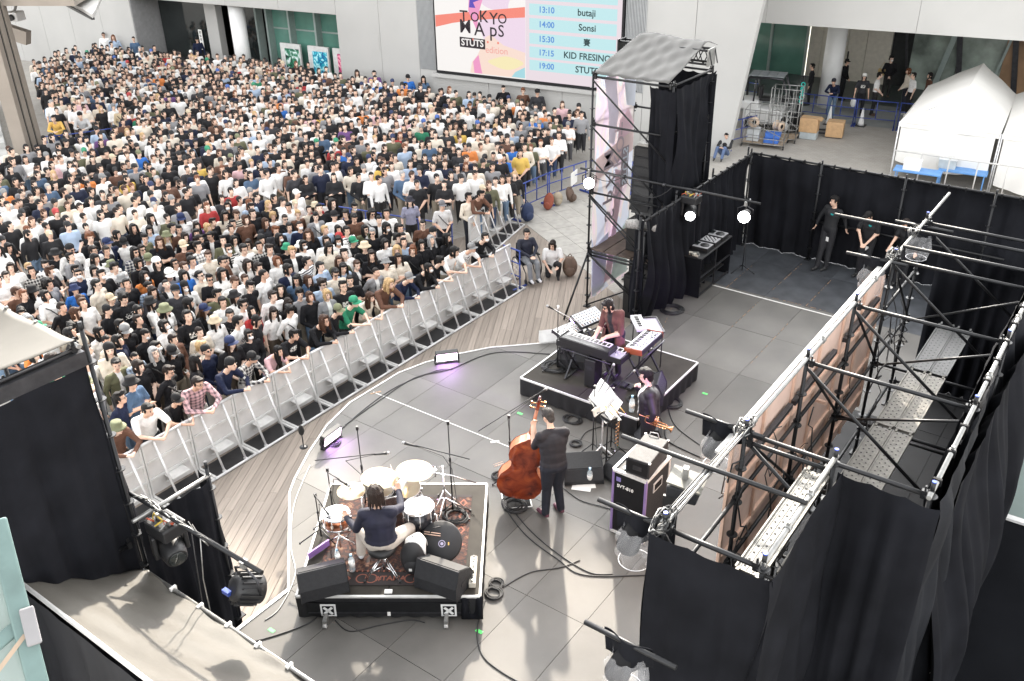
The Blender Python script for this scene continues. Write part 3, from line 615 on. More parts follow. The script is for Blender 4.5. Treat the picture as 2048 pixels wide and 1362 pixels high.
mk_drape(tc_, Oc, (TX1+.1, TY1+.05), (TX1+.08, TY0-.05), 4.48, -.2, .07, 5, 3, wav=.12); mk_drape(tc_, Oc, (TX1+.1, TY0-.08), (TX1-.62, TY0+.12), 4.42, .0, .06, 3, 5, wav=.06, spread=-.1); mk_drape(tc_, Oc, (TX1+.1, TY1+.02), (TX0+.6, TY1+.02), 4.42, .4, .05, 5, 6)
# line array and cabinets
mat('speaker_black', (.014, .014, .015), .6, 0, .2, 18, bump=.25, bscale=220, spec=.3); mat('grille', (.02, .02, .021), .5, .3, .3, 60)
la = thing('line_array', 'black line array of stacked speakers hanging in the scaffold tower', 'speaker', (-6.25, 11.55, 3.0))
z = .05
for k in range(7):
    a = -.02-.05*k; R = Matrix.Rotation(a, 3, 'X'); h = .215
    mb = MB(); mb.box((0, -.03*k*.4, z-h/2), (.62, .46, h-.012), R=R); c = mb.build('cabinet', 'speaker_black', la, .012)
    mb = MB(); mb.box((0, -.232-.03*k*.4, z-h/2), (.5, .012, h-.05), R=R); mb.build('grille', 'grille', la); z -= h
mb = MB(); mb.box((0, .0, .1), (.5, .4, .06)); mb.cyl((-.15, 0, .12), (0, .1, .95), .012, n=6); mb.cyl((.15, 0, .12), (0, .1, .95), .012, n=6); mb.build('rigging_bumper', 'galv', la)
def cabinet(name, label, loc, d, rz=0, mt='speaker_black'):
    t = thing(name, label, 'speaker', loc, rz); x, y, z = d
    mb = MB(); mb.box((0, 0, z/2), d); mb.build('cabinet', mt, t, .015)
    mb = MB(); mb.box((0, -y/2-.006, z/2), (x*.9, .012, z*.86)); mb.build('grille', 'grille', t)
    for zz in (z*.3, z*.7):
        mb = MB(); mb.box((x/2+.004, -.05, zz), (.012, .16, .05)); mb.build('handle', 'black_plastic', t)
    return t
cabinet('fill_speaker', 'black fill speaker on the tower platform nearest the banner', (-6.45, 11.75, .53), (.55, .6, .75)); cabinet('fill_speaker', 'tall black speaker on the tower platform against the drape', (-5.9, 11.75, .53), (.5, .6, .95))
cabinet('subwoofer', 'lower black subwoofer stack at the foot of the scaffold tower', (-6.1, 11.45, -1), (.85, .75, 1.1)); cabinet('subwoofer', 'black subwoofer stacked on top under the tower platform', (-6.05, 11.5, .105), (.8, .7, .36))
fz = thing('rolled_cover', 'rolled grey fur wind cover lashed to the curtain pipe end', 'cover', (-5.35, 9.55, 2.05), .3)
mb = MB(); mb.tube([(-.32, 0, 0), (-.1, .01, .015), (.12, 0, 0), (.3, 0, -.02)], .1, 10, rad=[.085, .11, .105, .09]); mb.build('roll', mat('fur_grey', (.26, .25, .24), .95, 0, .35, 30, bump=.6, bscale=80), fz)
# ---------------------------------------------------------------- pipe with three lamps in front of the tower
lp = thing('lamp_pipe', 'black horizontal pipe carrying three stage lamps across the tower', 'pipe', (-5.5, 10.98, 2.45))
mb = MB(); mb.cyl((-2.2, 0, 0), (2.04, 0, .01), .026, n=12); mb.build('pipe', 'steel_black', lp)
for x in (-2.0, -1.1, -.1): mb = MB(); mb.cyl((x-.03, 0, 0), (x+.03, 0, 0), .045, n=8); mb.box((x, .03, 0), (.05, .08, .05)); mb.build('clamp', 'steel_dark', lp)
mb = MB(); mb.tube(sag((-1.1, -.02, 0), (.1, -.02, .0), .35), .008, 5); mb.tube(sag((-2.0, -.02, -.05), (-1.1, -.02, 0), .15), .007, 5); mb.build('cable', 'rubber', lp)
def par_lamp(label, loc, aim, r=.13, lit=True, power=60, group='lit stage lamps'):
    t = thing('stage_lamp', label, 'lamp', loc); a = Vector(aim).normalized(); c = Vector((0, 0, -.28))
    mb = MB(); mb.lathe([(r*.45, -.24), (r*.75, -.2), (r*.85, -.05), (r, .0), (r*1.02, .05), (r*.98, .055)], c, 20, axis=a); mb.build('housing', 'black_plastic', t)
    mb = MB(); mb.lathe([(.0, .064), (r*.8, .062), (r*.93, .058)], c, 20, axis=a); mb.build('lens', 'lamp_white' if lit else 'glass_dark', t)
    s = a.cross(Vector((0, 0, 1))).normalized()
    mb = MB(); mb.tube([c+s*(r+.02)-a*.06, c+s*(r+.025)+Vector((0, 0, .16)), Vector((0, 0, -.04)), c-s*(r+.025)+Vector((0, 0, .16)), c-s*(r+.02)-a*.06], .012, 6); mb.build('yoke', 'steel_dark', t)
    mb = MB(); mb.box((0, 0, -.01), (.05, .07, .09)); mb.build('hook_clamp', 'galv', t)
    if lit:
        ld = bpy.data.lights.new('lamp', 'SPOT'); ld.energy = power; ld.spot_size = math.radians(50); ld.shadow_soft_size = .1; lo = bpy.data.objects.new('beam', ld); COL.objects.link(lo); lo.parent = t; lo.location = c+a*.12
        lo.rotation_mode = 'QUATERNION'; lo.rotation_quaternion = (-a).to_track_quat('Z', 'Y')
    return t
par_lamp('glowing lamp at the tower end of the lamp pipe', (-7.45, 10.95, 2.44), (.45, -.85, .12)); par_lamp('glowing lamp at the free end of the lamp pipe', (-3.75, 10.95, 2.42), (.2, -.95, .05))
def moving_head(label, loc, aim, lit, cat='lamp'):
    t = thing('moving_light', label, cat, loc); a = Vector(aim).normalized(); s = a.cross(Vector((0, 0, 1))).normalized()
    mb = MB(); mb.box((0, 0, -.10), (.36, .30, .16)); mb.build('base_box', 'black_plastic', t, .02)
    mb = MB()
    for q in (-1, 1): mb.bar(s*q*.17+Vector((0, 0, -.16)), s*q*.17+Vector((0, 0, -.46)), .12, .05, up=s)
    mb.build('yoke', 'black_plastic', t, .015); c = Vector((0, 0, -.40))
    mb = MB(); mb.lathe([(.09, -.24), (.125, -.22), (.135, -.08), (.145, .0), (.135, .1), (.12, .19), (.11, .2)], c, 20, axis=a); mb.build('head', 'black_plastic', t)
    mb = MB(); mb.lathe([(0, .21), (.09, .208), (.1, .203)], c, 18, axis=a); mb.build('lens', 'lamp_white' if lit else 'glass_dark', t)
    mb = MB(); mb.box((-.1, 0, .0), (.05, .06, .08)); mb.box((.1, 0, .0), (.05, .06, .08)); mb.build('hook_clamp', 'galv', t)
    mb = MB(); rn = random.Random(4)
    for k in range(7): p = Vector((rn.uniform(-.15, .15), rn.uniform(-.1, .1), -.01)); mb.tube([p, p+Vector((rn.uniform(-.08, .08), rn.uniform(-.06, .06), .05)), p+Vector((rn.uniform(-.12, .12), rn.uniform(-.1, .1), 0))], .01, 5, m=k % 3)
    mb.build('connectors', [mat('plug_red', (.4, .08, .04), .5), 'galv', mat('plug_yellow', (.5, .35, .05), .5)], t)
    if lit:
        ld = bpy.data.lights.new('lamp', 'SPOT'); ld.energy = 60; ld.spot_size = math.radians(40); ld.shadow_soft_size = .08; lo = bpy.data.objects.new('beam', ld); COL.objects.link(lo); lo.parent = t; lo.location = c+a*.24
        lo.rotation_mode = 'QUATERNION'; lo.rotation_quaternion = (-a).to_track_quat('Z', 'Y')
    return t
moving_head('moving light with glowing lens at the middle of the lamp pipe', (-4.92, 10.9, 2.40), (.4, -.88, -.05), True)
# ---------------------------------------------------------------- black curtain enclosure behind the stage
en = thing('side_curtain', 'black pleated curtain wall on the far side of the stage below the tower', 'curtain', (-5.1, 12, 0))
mk_drape(en, (-5.1, 12, 0), (-5.1, 14.6), (-5.12, 9.25), 2.3, .01, .09, 13, 11, wav=.10, nu=130)
mk_drape(en, (-5.1, 12, 0), (-5.12, 9.25), (-5.55, 9.6), 2.3, .01, .05, 3, 12)
mb = MB(); mb.cyl((0, -2.8, 2.31), (0, 2.6, 2.31), .0243, n=10); mb.build('top_pipe', 'steel_black', en)
for y in (-2.75, -1.2, .6, 2.58): mb = post_mesh(2.36, cap=False); mb.build('post', ['steel_black', 'blue_cap'], en, loc=(-.12, y, 0))
for k in range(16): mb = MB(); mb.box((.0, -2.6+k*.34, 2.31), (.075, .03, .075)); mb.build('tie', 'black_matte', en)
eb = thing('back_curtain', 'long black curtain wall closing the rear of the stage', 'curtain', (-1.5, 14.6, 0))
mk_drape(eb, (-1.5, 14.6, 0), (3.4, 14.62), (-5.1, 14.62), 2.3, .01, .05, 15, 21, wav=.07, nu=150, mt='black_cloth2')
mb = MB(); mb.cyl((-3.65, 0, 2.31), (4.9, 0, 2.31), .0243, n=10); mb.build('top_pipe', 'steel_black', eb)
mb = MB(); mb.cyl((-1.95, -.14, 1.0), (2.2, -.14, 1.0), .0243, n=10); mb.build('rail_pipe', 'steel_black', eb)
for x in (-3.6, -1.9, -.05, 1.75, 3.55): mb = post_mesh(2.36, cap=False); mb.build('post', ['steel_black', 'blue_cap'], eb, loc=(x, -.12, 0))
for k in range(24): mb = MB(); mb.box((-3.4+k*.35, 0, 2.31), (.03, .075, .075)); mb.build('tie', 'black_matte', eb)
# ---------------------------------------------------------------- right hand scaffold
O = (.9, 5, 0)
sf = thing('stage_scaffold', 'black scaffold frame with plank walkways along the near right side of stage', 'scaffold', O)
ZC = 3.62
for y in (0, 1.8, 3.6, 5.4, 7.2, 9.0): s_post(sf, 0, y, 0, ZC-.1, O)
for y in (1.8, 3.6, 5.4, 7.2, 9.0): s_post(sf, 1.82, y, 0, ZC-.1, O)
for y in (0, 1.8): s_post(sf, .92, y, 0, ZC-.1, O)
PT = ZC-.13
s_pipe(sf, (.0, -.12, PT), (.0, 10.5, PT-.0), O, mt='galv', name='top_pipe', clamps=(.2, .4, .6, .8))
s_pipe(sf, (1.82, 1.7, PT), (1.82, 10.5, PT), O, mt='galv', name='top_pipe', clamps=(.1, .3, .5, .7, .9))
s_pipe(sf, (.92, -.02, PT+.02), (.92, 1.85, PT+.02), O, mt='galv', name='top_pipe', clamps=(.3, .6))
wedge_ends(sf, (0, 0, PT-.04), (.92, 0, PT-.04), O); wedge_ends(sf, (0, 1.8, PT-.04), (1.82, 1.8, PT-.04), O); wedge_ends(sf, (0, 1.8, PT-.14), (.92, 1.8, PT-.14), O)
for y in (3.6, 5.4, 7.2, 9.0): wedge_ends(sf, (0, y, PT-.05), (1.82, y, PT-.05), O)
s_pipe(sf, (0, 7.6, PT+.03), (2.6, 7.65, PT+.03), O); s_pipe(sf, (-.95, .9, PT+.06), (.95, .92, PT+.06), O, name='lamp_arm'); s_pipe(sf, (-1.25, 8.3, PT+.05), (2.6, 8.3, PT+.05), O, name='lamp_arm')
for y in (0, 1.8, 3.6, 5.4, 7.2, 9.0):
    for z in (1.72, .5):
        if y > 0: wedge_ends(sf, (0, y, z), (1.82, y, z), O)
for z in (2.62, 1.72, .5):
    for y in (0, 1.8, 3.6, 5.4, 7.2): wedge_ends(sf, (0, y, z), (0, y+1.8, z), O)
    for y in (1.8, 3.6, 5.4, 7.2): wedge_ends(sf, (1.82, y, z), (1.82, y+1.8, z), O) if z != 2.62 else None
for y in (0, 1.8, 3.6, 5.4, 7.2, 9.0): s_pipe(sf, (0, y, ZC-.25), (1.82 if y else .92, y+.03, 1.95 if y else 2.2), O, r=.021, name='brace')
for y in (1.8, 3.6, 5.4, 7.2): s_pipe(sf, (.03, y+.05, ZC-.3), (.03, y+1.75, 1.8), O, r=.019, name='brace'); s_pipe(sf, (1.78, y+.1, ZC-.4), (.1, y+1.6, 1.8), O, r=.017, name='brace')
# perforated plank with ribs and drilled-looking bumps, one mesh shared
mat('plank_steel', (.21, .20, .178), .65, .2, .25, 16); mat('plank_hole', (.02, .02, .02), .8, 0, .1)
def walk_plank(L=1.72, w=.255):
    mb = MB(); mb.box((0, 0, -.02), (w, L, .035))
    for s in (-1, 1): mb.box((s*(w/2-.008), 0, -.01), (.016, L, .05))
    for k in range(4): mb.box((-.09+k*.06, 0, .0), (.008, L-.04, .006))
    for k in range(3):
        for j in range(int(L/.1)):
            mb.cyl((-.06+k*.06, -L/2+.07+j*.1+(k % 2)*.04, -.001), (-.06+k*.06, -L/2+.07+j*.1+(k % 2)*.04, .0012), .012, n=6, m=1, smooth=False)
    for s in (-1, 1):
        for x in (-.09, .09): mb.bar((x, s*(L/2-.01), .0), (x, s*(L/2+.05), .015), .03, .025)
    return mb.mesh('walk_plank', ['plank_steel', 'plank_hole'])
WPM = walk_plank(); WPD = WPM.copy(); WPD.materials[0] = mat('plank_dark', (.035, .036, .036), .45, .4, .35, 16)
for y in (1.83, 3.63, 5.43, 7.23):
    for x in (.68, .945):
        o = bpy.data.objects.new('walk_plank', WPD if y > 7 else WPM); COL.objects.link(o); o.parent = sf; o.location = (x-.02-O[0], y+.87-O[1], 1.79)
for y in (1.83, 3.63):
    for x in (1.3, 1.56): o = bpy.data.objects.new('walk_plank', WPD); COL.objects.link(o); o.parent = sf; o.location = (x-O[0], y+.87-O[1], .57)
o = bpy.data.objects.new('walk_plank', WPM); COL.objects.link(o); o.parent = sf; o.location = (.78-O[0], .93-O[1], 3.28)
# cable bundles tied to the frame
mb = MB(); rn = random.Random(3)
for k in range(26):
    y = rn.uniform(1.5, 9); x = rn.choice((.05, .3, .5, .1)); p = Vector((x-O[0], y-O[1], rn.uniform(1.2, 3.3)))
    pts = [p]
    for j in range(7): pts.append(pts[-1]+Vector((rn.uniform(-.09, .09), rn.uniform(-.12, .12), rn.uniform(-.35, .1))))
    mb.tube(pts, rn.uniform(.006, .011), 5)
mb.build('cable_bundle', 'rubber', sf)['kind'] = 'stuff'
for i, y in enumerate((0, 1.8, 7.2, 8.3)):
    mb = MB()
    for k in range(14):
        a = rn.uniform(0, 6.28); r_ = rn.uniform(.06, .15); p = Vector((-O[0], y-O[1], PT))
        mb.tube([p+Vector((math.cos(a+t)*r_*.6-.02, math.sin(a+t)*r_*1.6, .03+.05*math.sin(3*t+k))) for t in [j*.5 for j in range(9)]], .006, 5, m=int(k % 5 == 0))
    mb.build('cable_coil', ['rubber', 'galv'], sf)
mb = MB()
for k in range(5): mb.tube([(-O[0]+.02*k-.04, -O[1]-.05+j*.3, PT+.035+.012*math.sin(j+k)) for j in range(7)], .008, 5, m=k % 2)
mb.build('cable_run', ['rubber', 'galv'], sf)
# plywood wall with battens, standing inside the scaffold
mat('ply', (.80, .58, .475), .6, 0, .10, 3, detail=6); mat('batten', (.74, .51, .39), .6, 0, .12, 5); mat('white_rail', (.5, .495, .48), .5, 0, .08)
pw = thing('plywood_wall', 'raw plywood stage flat with battens and white top rail, seen from behind', 'panel', (-.1, 4.2, 0))
for i in range(6):
    mb = MB(); mb.box((-.02, -2.9+.915*i+.9, 2.1), (.012, .91, 2.5)); mb.build('sheet', 'ply', pw)
for i in range(7): mb = MB(); mb.box((.004, -2.46+i*.915, 2.1), (.03, .06, 2.48)); mb.build('stud', 'batten', pw)
for i in range(6):
    for z in (2.62, 1.72, 1.1): mb = MB(); mb.box((.006, -2.0+i*.915, z+(.04 if i % 2 else 0)), (.034, .85, .06)); mb.build('batten', 'batten', pw)
mb = MB(); mb.box((-.03, .0, 3.37), (.06, 5.55, .03)); mb.build('top_rail', 'white_rail', pw)
for i, y in enumerate((-2.3, -.7, 1.2)): mb = MB(); mb.bar((.05, y, 2.9), (.05, y+1.5, 2.92), .06, .06); mb.build('stiffener', 'steel_dark', pw)
for y in (-1.7, .5): 
    for z in (2.3,): mb = MB(); mb.box((.06, y, z), (.16, .05, .04)); mb.build('spacer_block', 'batten', pw)
# outer black cloths of the scaffold
oc = thing('scaffold_curtain', 'black cloth wrapped round the near boxes of the right hand scaffold', 'curtain', (.9, 1.8, 0))
Oo = (.9, 1.8, 0)
mk_drape(oc, Oo, (-.08, -.13), (1.05, -.13), PT-.03, .01, .028, 3, 31, wav=.04, nv=24, mt='black_cloth2')
mk_drape(oc, Oo, (1.03, -.15), (1.03, 1.7), PT-.03, .01, .025, 3, 32, wav=.05, nv=24, mt='black_cloth2'); mk_drape(oc, Oo, (1.0, 1.66), (1.95, 1.64), PT-.03, .01, .04, 3, 33, wav=.05, nv=24, mt='black_cloth2')
mk_drape(oc, Oo, (-.1, -.13), (-.1, .5), PT-.03, .01, .025, 2, 34, wav=.04, nv=20)
op = thing('scaffold_side_sheet', 'dark grey cloth with deep folds down the outer side of the scaffold', 'curtain', (1.9, 7, 0))
mat('sheet_grey', (.013, .014, .017), .85, 0, .25, 1.6, bump=.2, bscale=12, spec=.15)
mk_drape(op, (1.9, 7, 0), (1.9, 1.72), (1.88, 10.4), PT-.01, -.9, .07, 11, 41, wav=.10, nu=150, nv=26, mt='sheet_grey', spread=-.12)
mk_drape(op, (1.9, 7, 0), (1.98, 3.2), (2.0, 10.3), 2.9, -.9, .09, 9, 42, wav=.14, nu=130, nv=26, mt='black_cloth2', spread=-.16)
for k in range(22): mb = MB(); mb.box((-.08, -5.0+k*.55, PT), (.08, .03, .075)); mb.build('tie', 'black_matte', op)
# inner black wall of the wing behind the walkway
ic = thing('wing_curtain', 'black cloth lining the wing behind the plank walkway', 'curtain', (1.2, 10, 0))
mk_drape(ic, (1.2, 10, 0), (.15, 9.9), (1.8, 9.95), 2.6, .01, .07, 5, 51, wav=.07); mk_drape(ic, (1.2, 10, 0), (1.74, 10.0), (1.74, 1.9), PT-.1, .01, .05, 12, 52, wav=.05, nu=90)
# concrete apron and black mat on the far right
mat('concrete', (.17, .215, .20), .8, 0, .14, 1.1, detail=8); mat('mat_black', (.006, .0065, .008), .95, 0, .2, 1.5, bump=.12, bscale=8, spec=.05)
mb = MB(); mb.prism([(2.05, -6), (6, -6), (6, 14), (2.05, 14)], -1.02, -.99); struct(mb.build('apron', 'concrete'))
km = thing('rubber_mat', 'large black mat on the concrete beside the scaffold', 'mat', (3.6, 3.6, -.99)); mb = MB(); mb.grid(lambda u, v: (-1.45+u*4+.02*math.sin(5*v), -6+v*10.6, .02+.012*math.sin(9*u+7*v)+.010*math.sin(22*v+3*u)), 20, 40); mb.build('sheet', 'mat_black', km); mb = MB(); mb.bar((-1.45, 4.62, .05), (2.5, 4.7, .05), .12, .05); mb.build('edge_strip', 'alu_mat', km); mb = MB(); mb.bar((-1.5, -5, .05), (-1.5, 4.6, .05), .06, .05); mb.build('edge_strip', 'alu_mat', km)
# ---------------------------------------------------------------- left hand speaker tower
LX0, LX1, LY0, LY1 = -7.5, -5.6, -3.85, -1.98
O = (-6.5, -3, -1)
lt = thing('left_tower', 'black draped scaffold tower in the left foreground', 'scaffold', O)
for x, y in ((LX0, LY0), (LX0, LY1), (LX1, LY0)): s_post(lt, x, y, -1, 4.5, O, cap=False)
s_post(lt, LX1+.02, LY1+.06, -1, 4.62, O, cap=False)
for z in (4.44, 3.4, 1.9):
    wedge_ends(lt, (LX0, LY1, z), (LX1, LY1, z), O); wedge_ends(lt, (LX1, LY0, z), (LX1, LY1, z), O); wedge_ends(lt, (LX0, LY0, z), (LX1, LY0, z), O); wedge_ends(lt, (LX0, LY0, z), (LX0, LY1, z), O)
mb = MB(); mb.box((LX1+.03-O[0], (LY0+LY1)/2-O[1], 4.33-O[2]), (.07, 1.9, .16)); mb.build('edge_beam', 'steel_dark', lt)
s_pipe(lt, (LX0, LY1-.02, 4.47), (LX1+.05, LY1-.02, 4.47), O, mt='galv', name='top_pipe', clamps=(.3, .6))
lc = thing('left_tower_curtain', 'black drape down the stage face of the left foreground tower', 'curtain', (-5.6, -3, 0))
mk_drape(lc, (-5.6, -3, 0), (LX1+.07, LY0-.4), (LX1+.05, LY1), 4.27, -.9, .05, 4, 61, wav=.05, nv=24, nu=60); mk_drape(lc, (-5.6, -3, 0), (LX1+.05, LY1+.0), (LX1-.35, LY1+.04), 4.3, -.9, .05, 2, 62, spread=-.15)
cs = thing('left_tower_cover', 'cream rain sheet sagging over the top of the left tower', 'cover', (-6.5, -3, 4.5))
mat('cream_sheet', (.085, .079, .068), .65, 0, .12, 2.2, spec=.25)
mb = MB(); mb.grid(lambda u, v: (-1.15+u*2.05-.0, -1.0+v*2.0, .05-.22*math.sin(math.pi*v)*(1-u)*.9-.10*math.sin(math.pi*u)+.02*math.sin(12*u+6*v)+.12*(1-u)), 26, 26); mb.build('sheet', 'cream_sheet', cs, solid=.006)
# small black wall stub in front of that tower
wc = thing('wing_stub_curtain', 'short black curtain on a pipe between left tower and deck', 'curtain', (-5.45, -1.5, 0))
mk_drape(wc, (-5.45, -1.5, 0), (-5.42, -1.95), (-5.42, -1.0), 2.25, -.6, .06, 4, 71, wav=.05); mk_drape(wc, (-5.45, -1.5, 0), (-5.42, -1.0), (-5.7, -.95), 2.25, -.6, .04, 2, 72)
mb = MB(); mb.cyl((0, -.5, 2.28), (0, .55, 2.28), .0243, n=10); mb.build('top_pipe', 'galv', wc); mb = post_mesh(2.4, cap=False); mb.build('post', ['steel_black', 'blue_cap'], wc, loc=(.0, .52, 0))
# cream tarpaulin roof in the bottom left
tp = thing('tarpaulin', 'cream tarpaulin stretched as a sloping roof at the bottom left', 'tarpaulin', (-3.8, -2.6, 1.5))
def tarp(u, v):
    x = -5.56+u*4.6; y = -1.97-1.27*v; z = 1.5+.8*v
    w = .05*math.sin(math.pi*v)*math.sin(3*math.pi*u+1) + .012*math.sin(30*u+11*v)*(1-v) + .01*math.sin(23*v+17*u) + .02*math.exp(-((v)/.12)**2)*math.sin(40*u)
    return (x+3.8, y+2.6, z-1.5+w-.08*math.sin(math.pi*v))
mb = MB(); mb.grid(tarp, 90, 30); mb.build('sheet', mat('tarp_cream', (.074, .069, .060), .65, 0, .12, 2.0, bump=.3, bscale=9, spec=.25), tp, solid=.005)
mb = MB(); mb.cyl((-1.75, .63, .0), (3.2, .63, .0), .0243, n=10); mb.build('eave_pipe', 'galv', tp); mb = MB(); mb.cyl((-1.75, -.63, .8), (3.2, -.63, .8), .022, n=10); mb.build('ridge_pipe', 'alu_mat', tp)
for k in range(9): mb = MB(); mb.box((-1.2+k*.48, .63, 0), (.03, .08, .08)); mb.build('tie', 'paper', tp)
ts = thing('tent_side_curtain', 'dark cloth hanging below the ridge of the cream tarpaulin', 'curtain', (-3.8, -3.3, 0)); mk_drape(ts, (-3.8, -3.3, 0), (-5.6, -3.27), (-.6, -3.27), 2.28, -.9, .04, 8, 81, wav=.05, mt=mat('slate_cloth', (.014, .015, .018), .75, 0, .2, 1.5, spec=.3))
# lamp pipe of the left tower
l2 = thing('lamp_pipe', 'black pipe with two dark moving lights above the cream tarpaulin', 'pipe', (-5.5, -1.82, 2.45))
mb = MB(); mb.cyl((-2.2, 0, 0), (2.03, 0, 0), .026, n=12); mb.build('pipe', 'steel_black', l2)
mb = MB()
for k in range(10): a = rn.uniform(-.2, .9); mb.tube([(a+.1*j, .03*math.sin(j+k), .03+.03*math.sin(2*j+k)) for j in range(5)], .007, 5, m=k % 2)
mb.tube([(.9, 0, 0), (.92, -.05, -.5), (.85, -.05, -1.2), (.8, 0, -2.4)], .006, 5); mb.tube([(1.05, 0, 0), (1.0, -.05, -.6), (.95, -.05, -2.4)], .006, 5, m=1); mb.tube([(1.0, 0, -.02), (.95, .05, -.12), (1.08, .05, -.16), (1.1, 0, -.03)], .006, 5, m=1); mb.build('cable', ['rubber', 'galv'], l2)
moving_head('dark moving light lying sideways beside the left tower curtain', (-5.1, -1.82, 2.36), (.9, -.3, -.15), False)
t = thing('stage_lamp', 'dark ribbed LED lamp at the free end of the left pipe', 'lamp', (-3.75, -1.82, 2.43)); c = Vector((0, .02, -.36)); a = Vector((.25, .75, -.45)).normalized()
mb = MB(); mb.lathe([(.06, -.2), (.13, -.19), (.15, -.1), (.16, .02), (.155, .1), (.14, .11)], c, 24, axis=a)
for k in range(16):
    th = 2*math.pi*k/16; x_ = a.orthogonal().normalized(); y_ = a.cross(x_); d_ = x_*math.cos(th)+y_*math.sin(th); mb.bar(c+d_*.15-a*.17, c+d_*.155+a*.05, .012, .05, up=d_)
mb.build('housing', 'black_plastic', t); mb = MB(); mb.box((0, 0, -.01), (.06, .07, .09)); mb.build('hook_clamp', 'galv', t)
mb = MB(); mb.tube([c+Vector((.17, 0, 0)), (.17, 0, -.14), (0, 0, -.06), (-.17, 0, -.14), c+Vector((-.17, 0, 0))], .014, 6); mb.build('yoke', 'steel_dark', t); mb = MB(); mb.box(c-a*.2+Vector((-.06, -.04, -.05)), (.1, .05, .05)); mb.build('plug', 'blue_pipe', t)
# balcony railing right by the camera, bottom left corner
mat('rail_green', (.12, .18, .17), .45, .3, .2, 9, bump=.05); mat('rail_glass', (.30, .36, .34), .08, 0, .02, alpha=.75, spec=.6)
dirn = lambda px, py, d: CAM + (FW + CR*((px-1024)/FPX) - CU*((py-681)/FPX)).normalized()*d
b0 = dirn(-8, 1040, 3.0); b1 = dirn(82, 1390, 3.0); b2 = dirn(-30, 1308, 3.0); b3 = dirn(42, 1247, 3.0)
br = thing('balcony_railing', 'pale green steel railing post with glass at the bottom left corner', 'railing', b1)
bl = lambda p: tuple(p-b1)
ax_ = (CAM-b3).normalized()
mb = MB(); mb.bar(bl(b0), bl(b1), .055, .05, up=ax_); mb.build('post', 'rail_green', br, .006)
mb = MB(); mb.bar(bl(b2), bl(b3), .04, .035, up=ax_); mb.build('cross_rail', 'rail_green', br, .006)
mb = MB(); mb.bar(bl(dirn(52, 1215, 2.96)), bl(dirn(70, 1290, 2.96)), .038, .03, up=ax_); mb.build('bracket', mat('bracket_grey', (.22, .215, .22), .6), br, .005)
mb = MB(); mb.bar(bl(dirn(-10, 1350, 2.97)), bl(dirn(50, 1270, 2.97)), .012, .012, up=ax_); mb.build('wire', mat('wire_tan', (.33, .25, .18), .5), br)
mb = MB(); q = [dirn(-90, 1060, 3.08), dirn(-12, 1060, 3.08), dirn(70, 1400, 3.08), dirn(-90, 1400, 3.08)]; off = ax_*(-.012); mb.add([bl(p) for p in q]+[bl(p+off) for p in q], [(0, 1, 2, 3), (7, 6, 5, 4), (0, 4, 5, 1), (1, 5, 6, 2), (2, 6, 7, 3), (3, 7, 4, 0)]); mb.build('glass_pane', 'rail_glass', br)
# ---------------------------------------------------------------- crowd barricades (aluminium, A-frame)
mat('barr_sheet', (.72, .70, .68), .45, .0, .12, 3, alpha=.86, spec=.5); mat('tread_black', (.02, .019, .02), .7, 0, .2, 6)
def make_barricade(label):
    t = thing('crowd_barricade', label, 'barricade', (0, 0, 0), 0, 'silver barricades'); W = .95; H = 1.1
    mb = MB(); mb.cyl((0, -W/2, H), (0, W/2, H), .028, n=10); mb.build('top_rail', 'alu', t)
    for s in (-1, 1): mb = MB(); mb.box((0, s*(W/2-.02), H/2), (.05, .035, H-.03)); mb.build('upright', 'alu_mat', t)
    for z in (.72, .38): mb = MB(); mb.box((.015, 0, z), (.03, W-.08, .045)); mb.build('cross_bar', 'alu_mat', t)
    mb = MB(); mb.grid(lambda u, v: (-.012+.006*math.sin(9*u+5*v), -W/2+.04+u*(W-.08), .06+v*(H-.08)), 10, 10); mb.build('panel_sheet', 'barr_sheet', t)
    for y in (-.2375, .2375): mb = MB(); mb.cyl((.02, y, H-.03), (.42, y, .03), .021, n=8); mb.box((.42, y, .03), (.07, .05, .05)); mb.build('strut', 'alu', t)
    for y in (-.45, .45): mb = MB(); mb.box((.21, y, .03), (.46, .045, .04)); mb.build('base_bar', 'alu_mat', t)
    mb = MB(); mb.cyl((.46, -W/2, .028), (.46, W/2, .028), .026, n=8); mb.build('front_bar', 'alu', t)
    mb = MB(); mb.box((.2, 0, .012), (.42, .84, .012)); mb.build('tread_plate', 'tread_black', t)
    mb = MB(); mb.box((.14, 0, .34), (.24, .36, .02)); mb.bar((.25, -.17, .34), (.02, -.17, .2), .02, .02); mb.bar((.25, .17, .34), (.02, .17, .2), .02, .02); mb.build('step', 'alu_mat', t)
    return t
ORD = ['first', 'second', 'third', 'fourth', 'fifth', 'sixth', 'seventh', 'eighth', 'ninth', 'tenth', 'eleventh', 'twelfth', 'thirteenth', 'fourteenth', 'fifteenth', 'sixteenth', 'seventeenth', 'eighteenth', 'nineteenth', 'twentieth']
b0_ = make_barricade('silver crowd barricade facing the stage, first from the left tower curtain'); b0_.location = (-9.76, -.46+.48, -1)
bch = kids(b0_)
for k in range(1, 12): copy_tree(b0_, (-9.76, -.46+.48+.96*k, -1), 0, 'silver crowd barricade facing the stage, %s from the left tower curtain' % ORD[k], ch=bch)
an = math.atan2(2.65, -.55)-math.pi/2
for k in range(3):
    p = Vector((-11.72, 11.9)).lerp(Vector((-12.28, 14.5)), (k+.5)/3); copy_tree(b0_, (p.x, p.y, -1), an, 'silver barricade of the short rear run, %s from the wheelchair side' % ORD[k], ch=bch)
for k in range(6): copy_tree(b0_, (-18.1+.05*k, 3.0+.98*k, -1.02), 0, 'silver barricade buried in the crowd, %s from the left edge' % ORD[k], ch=bch)
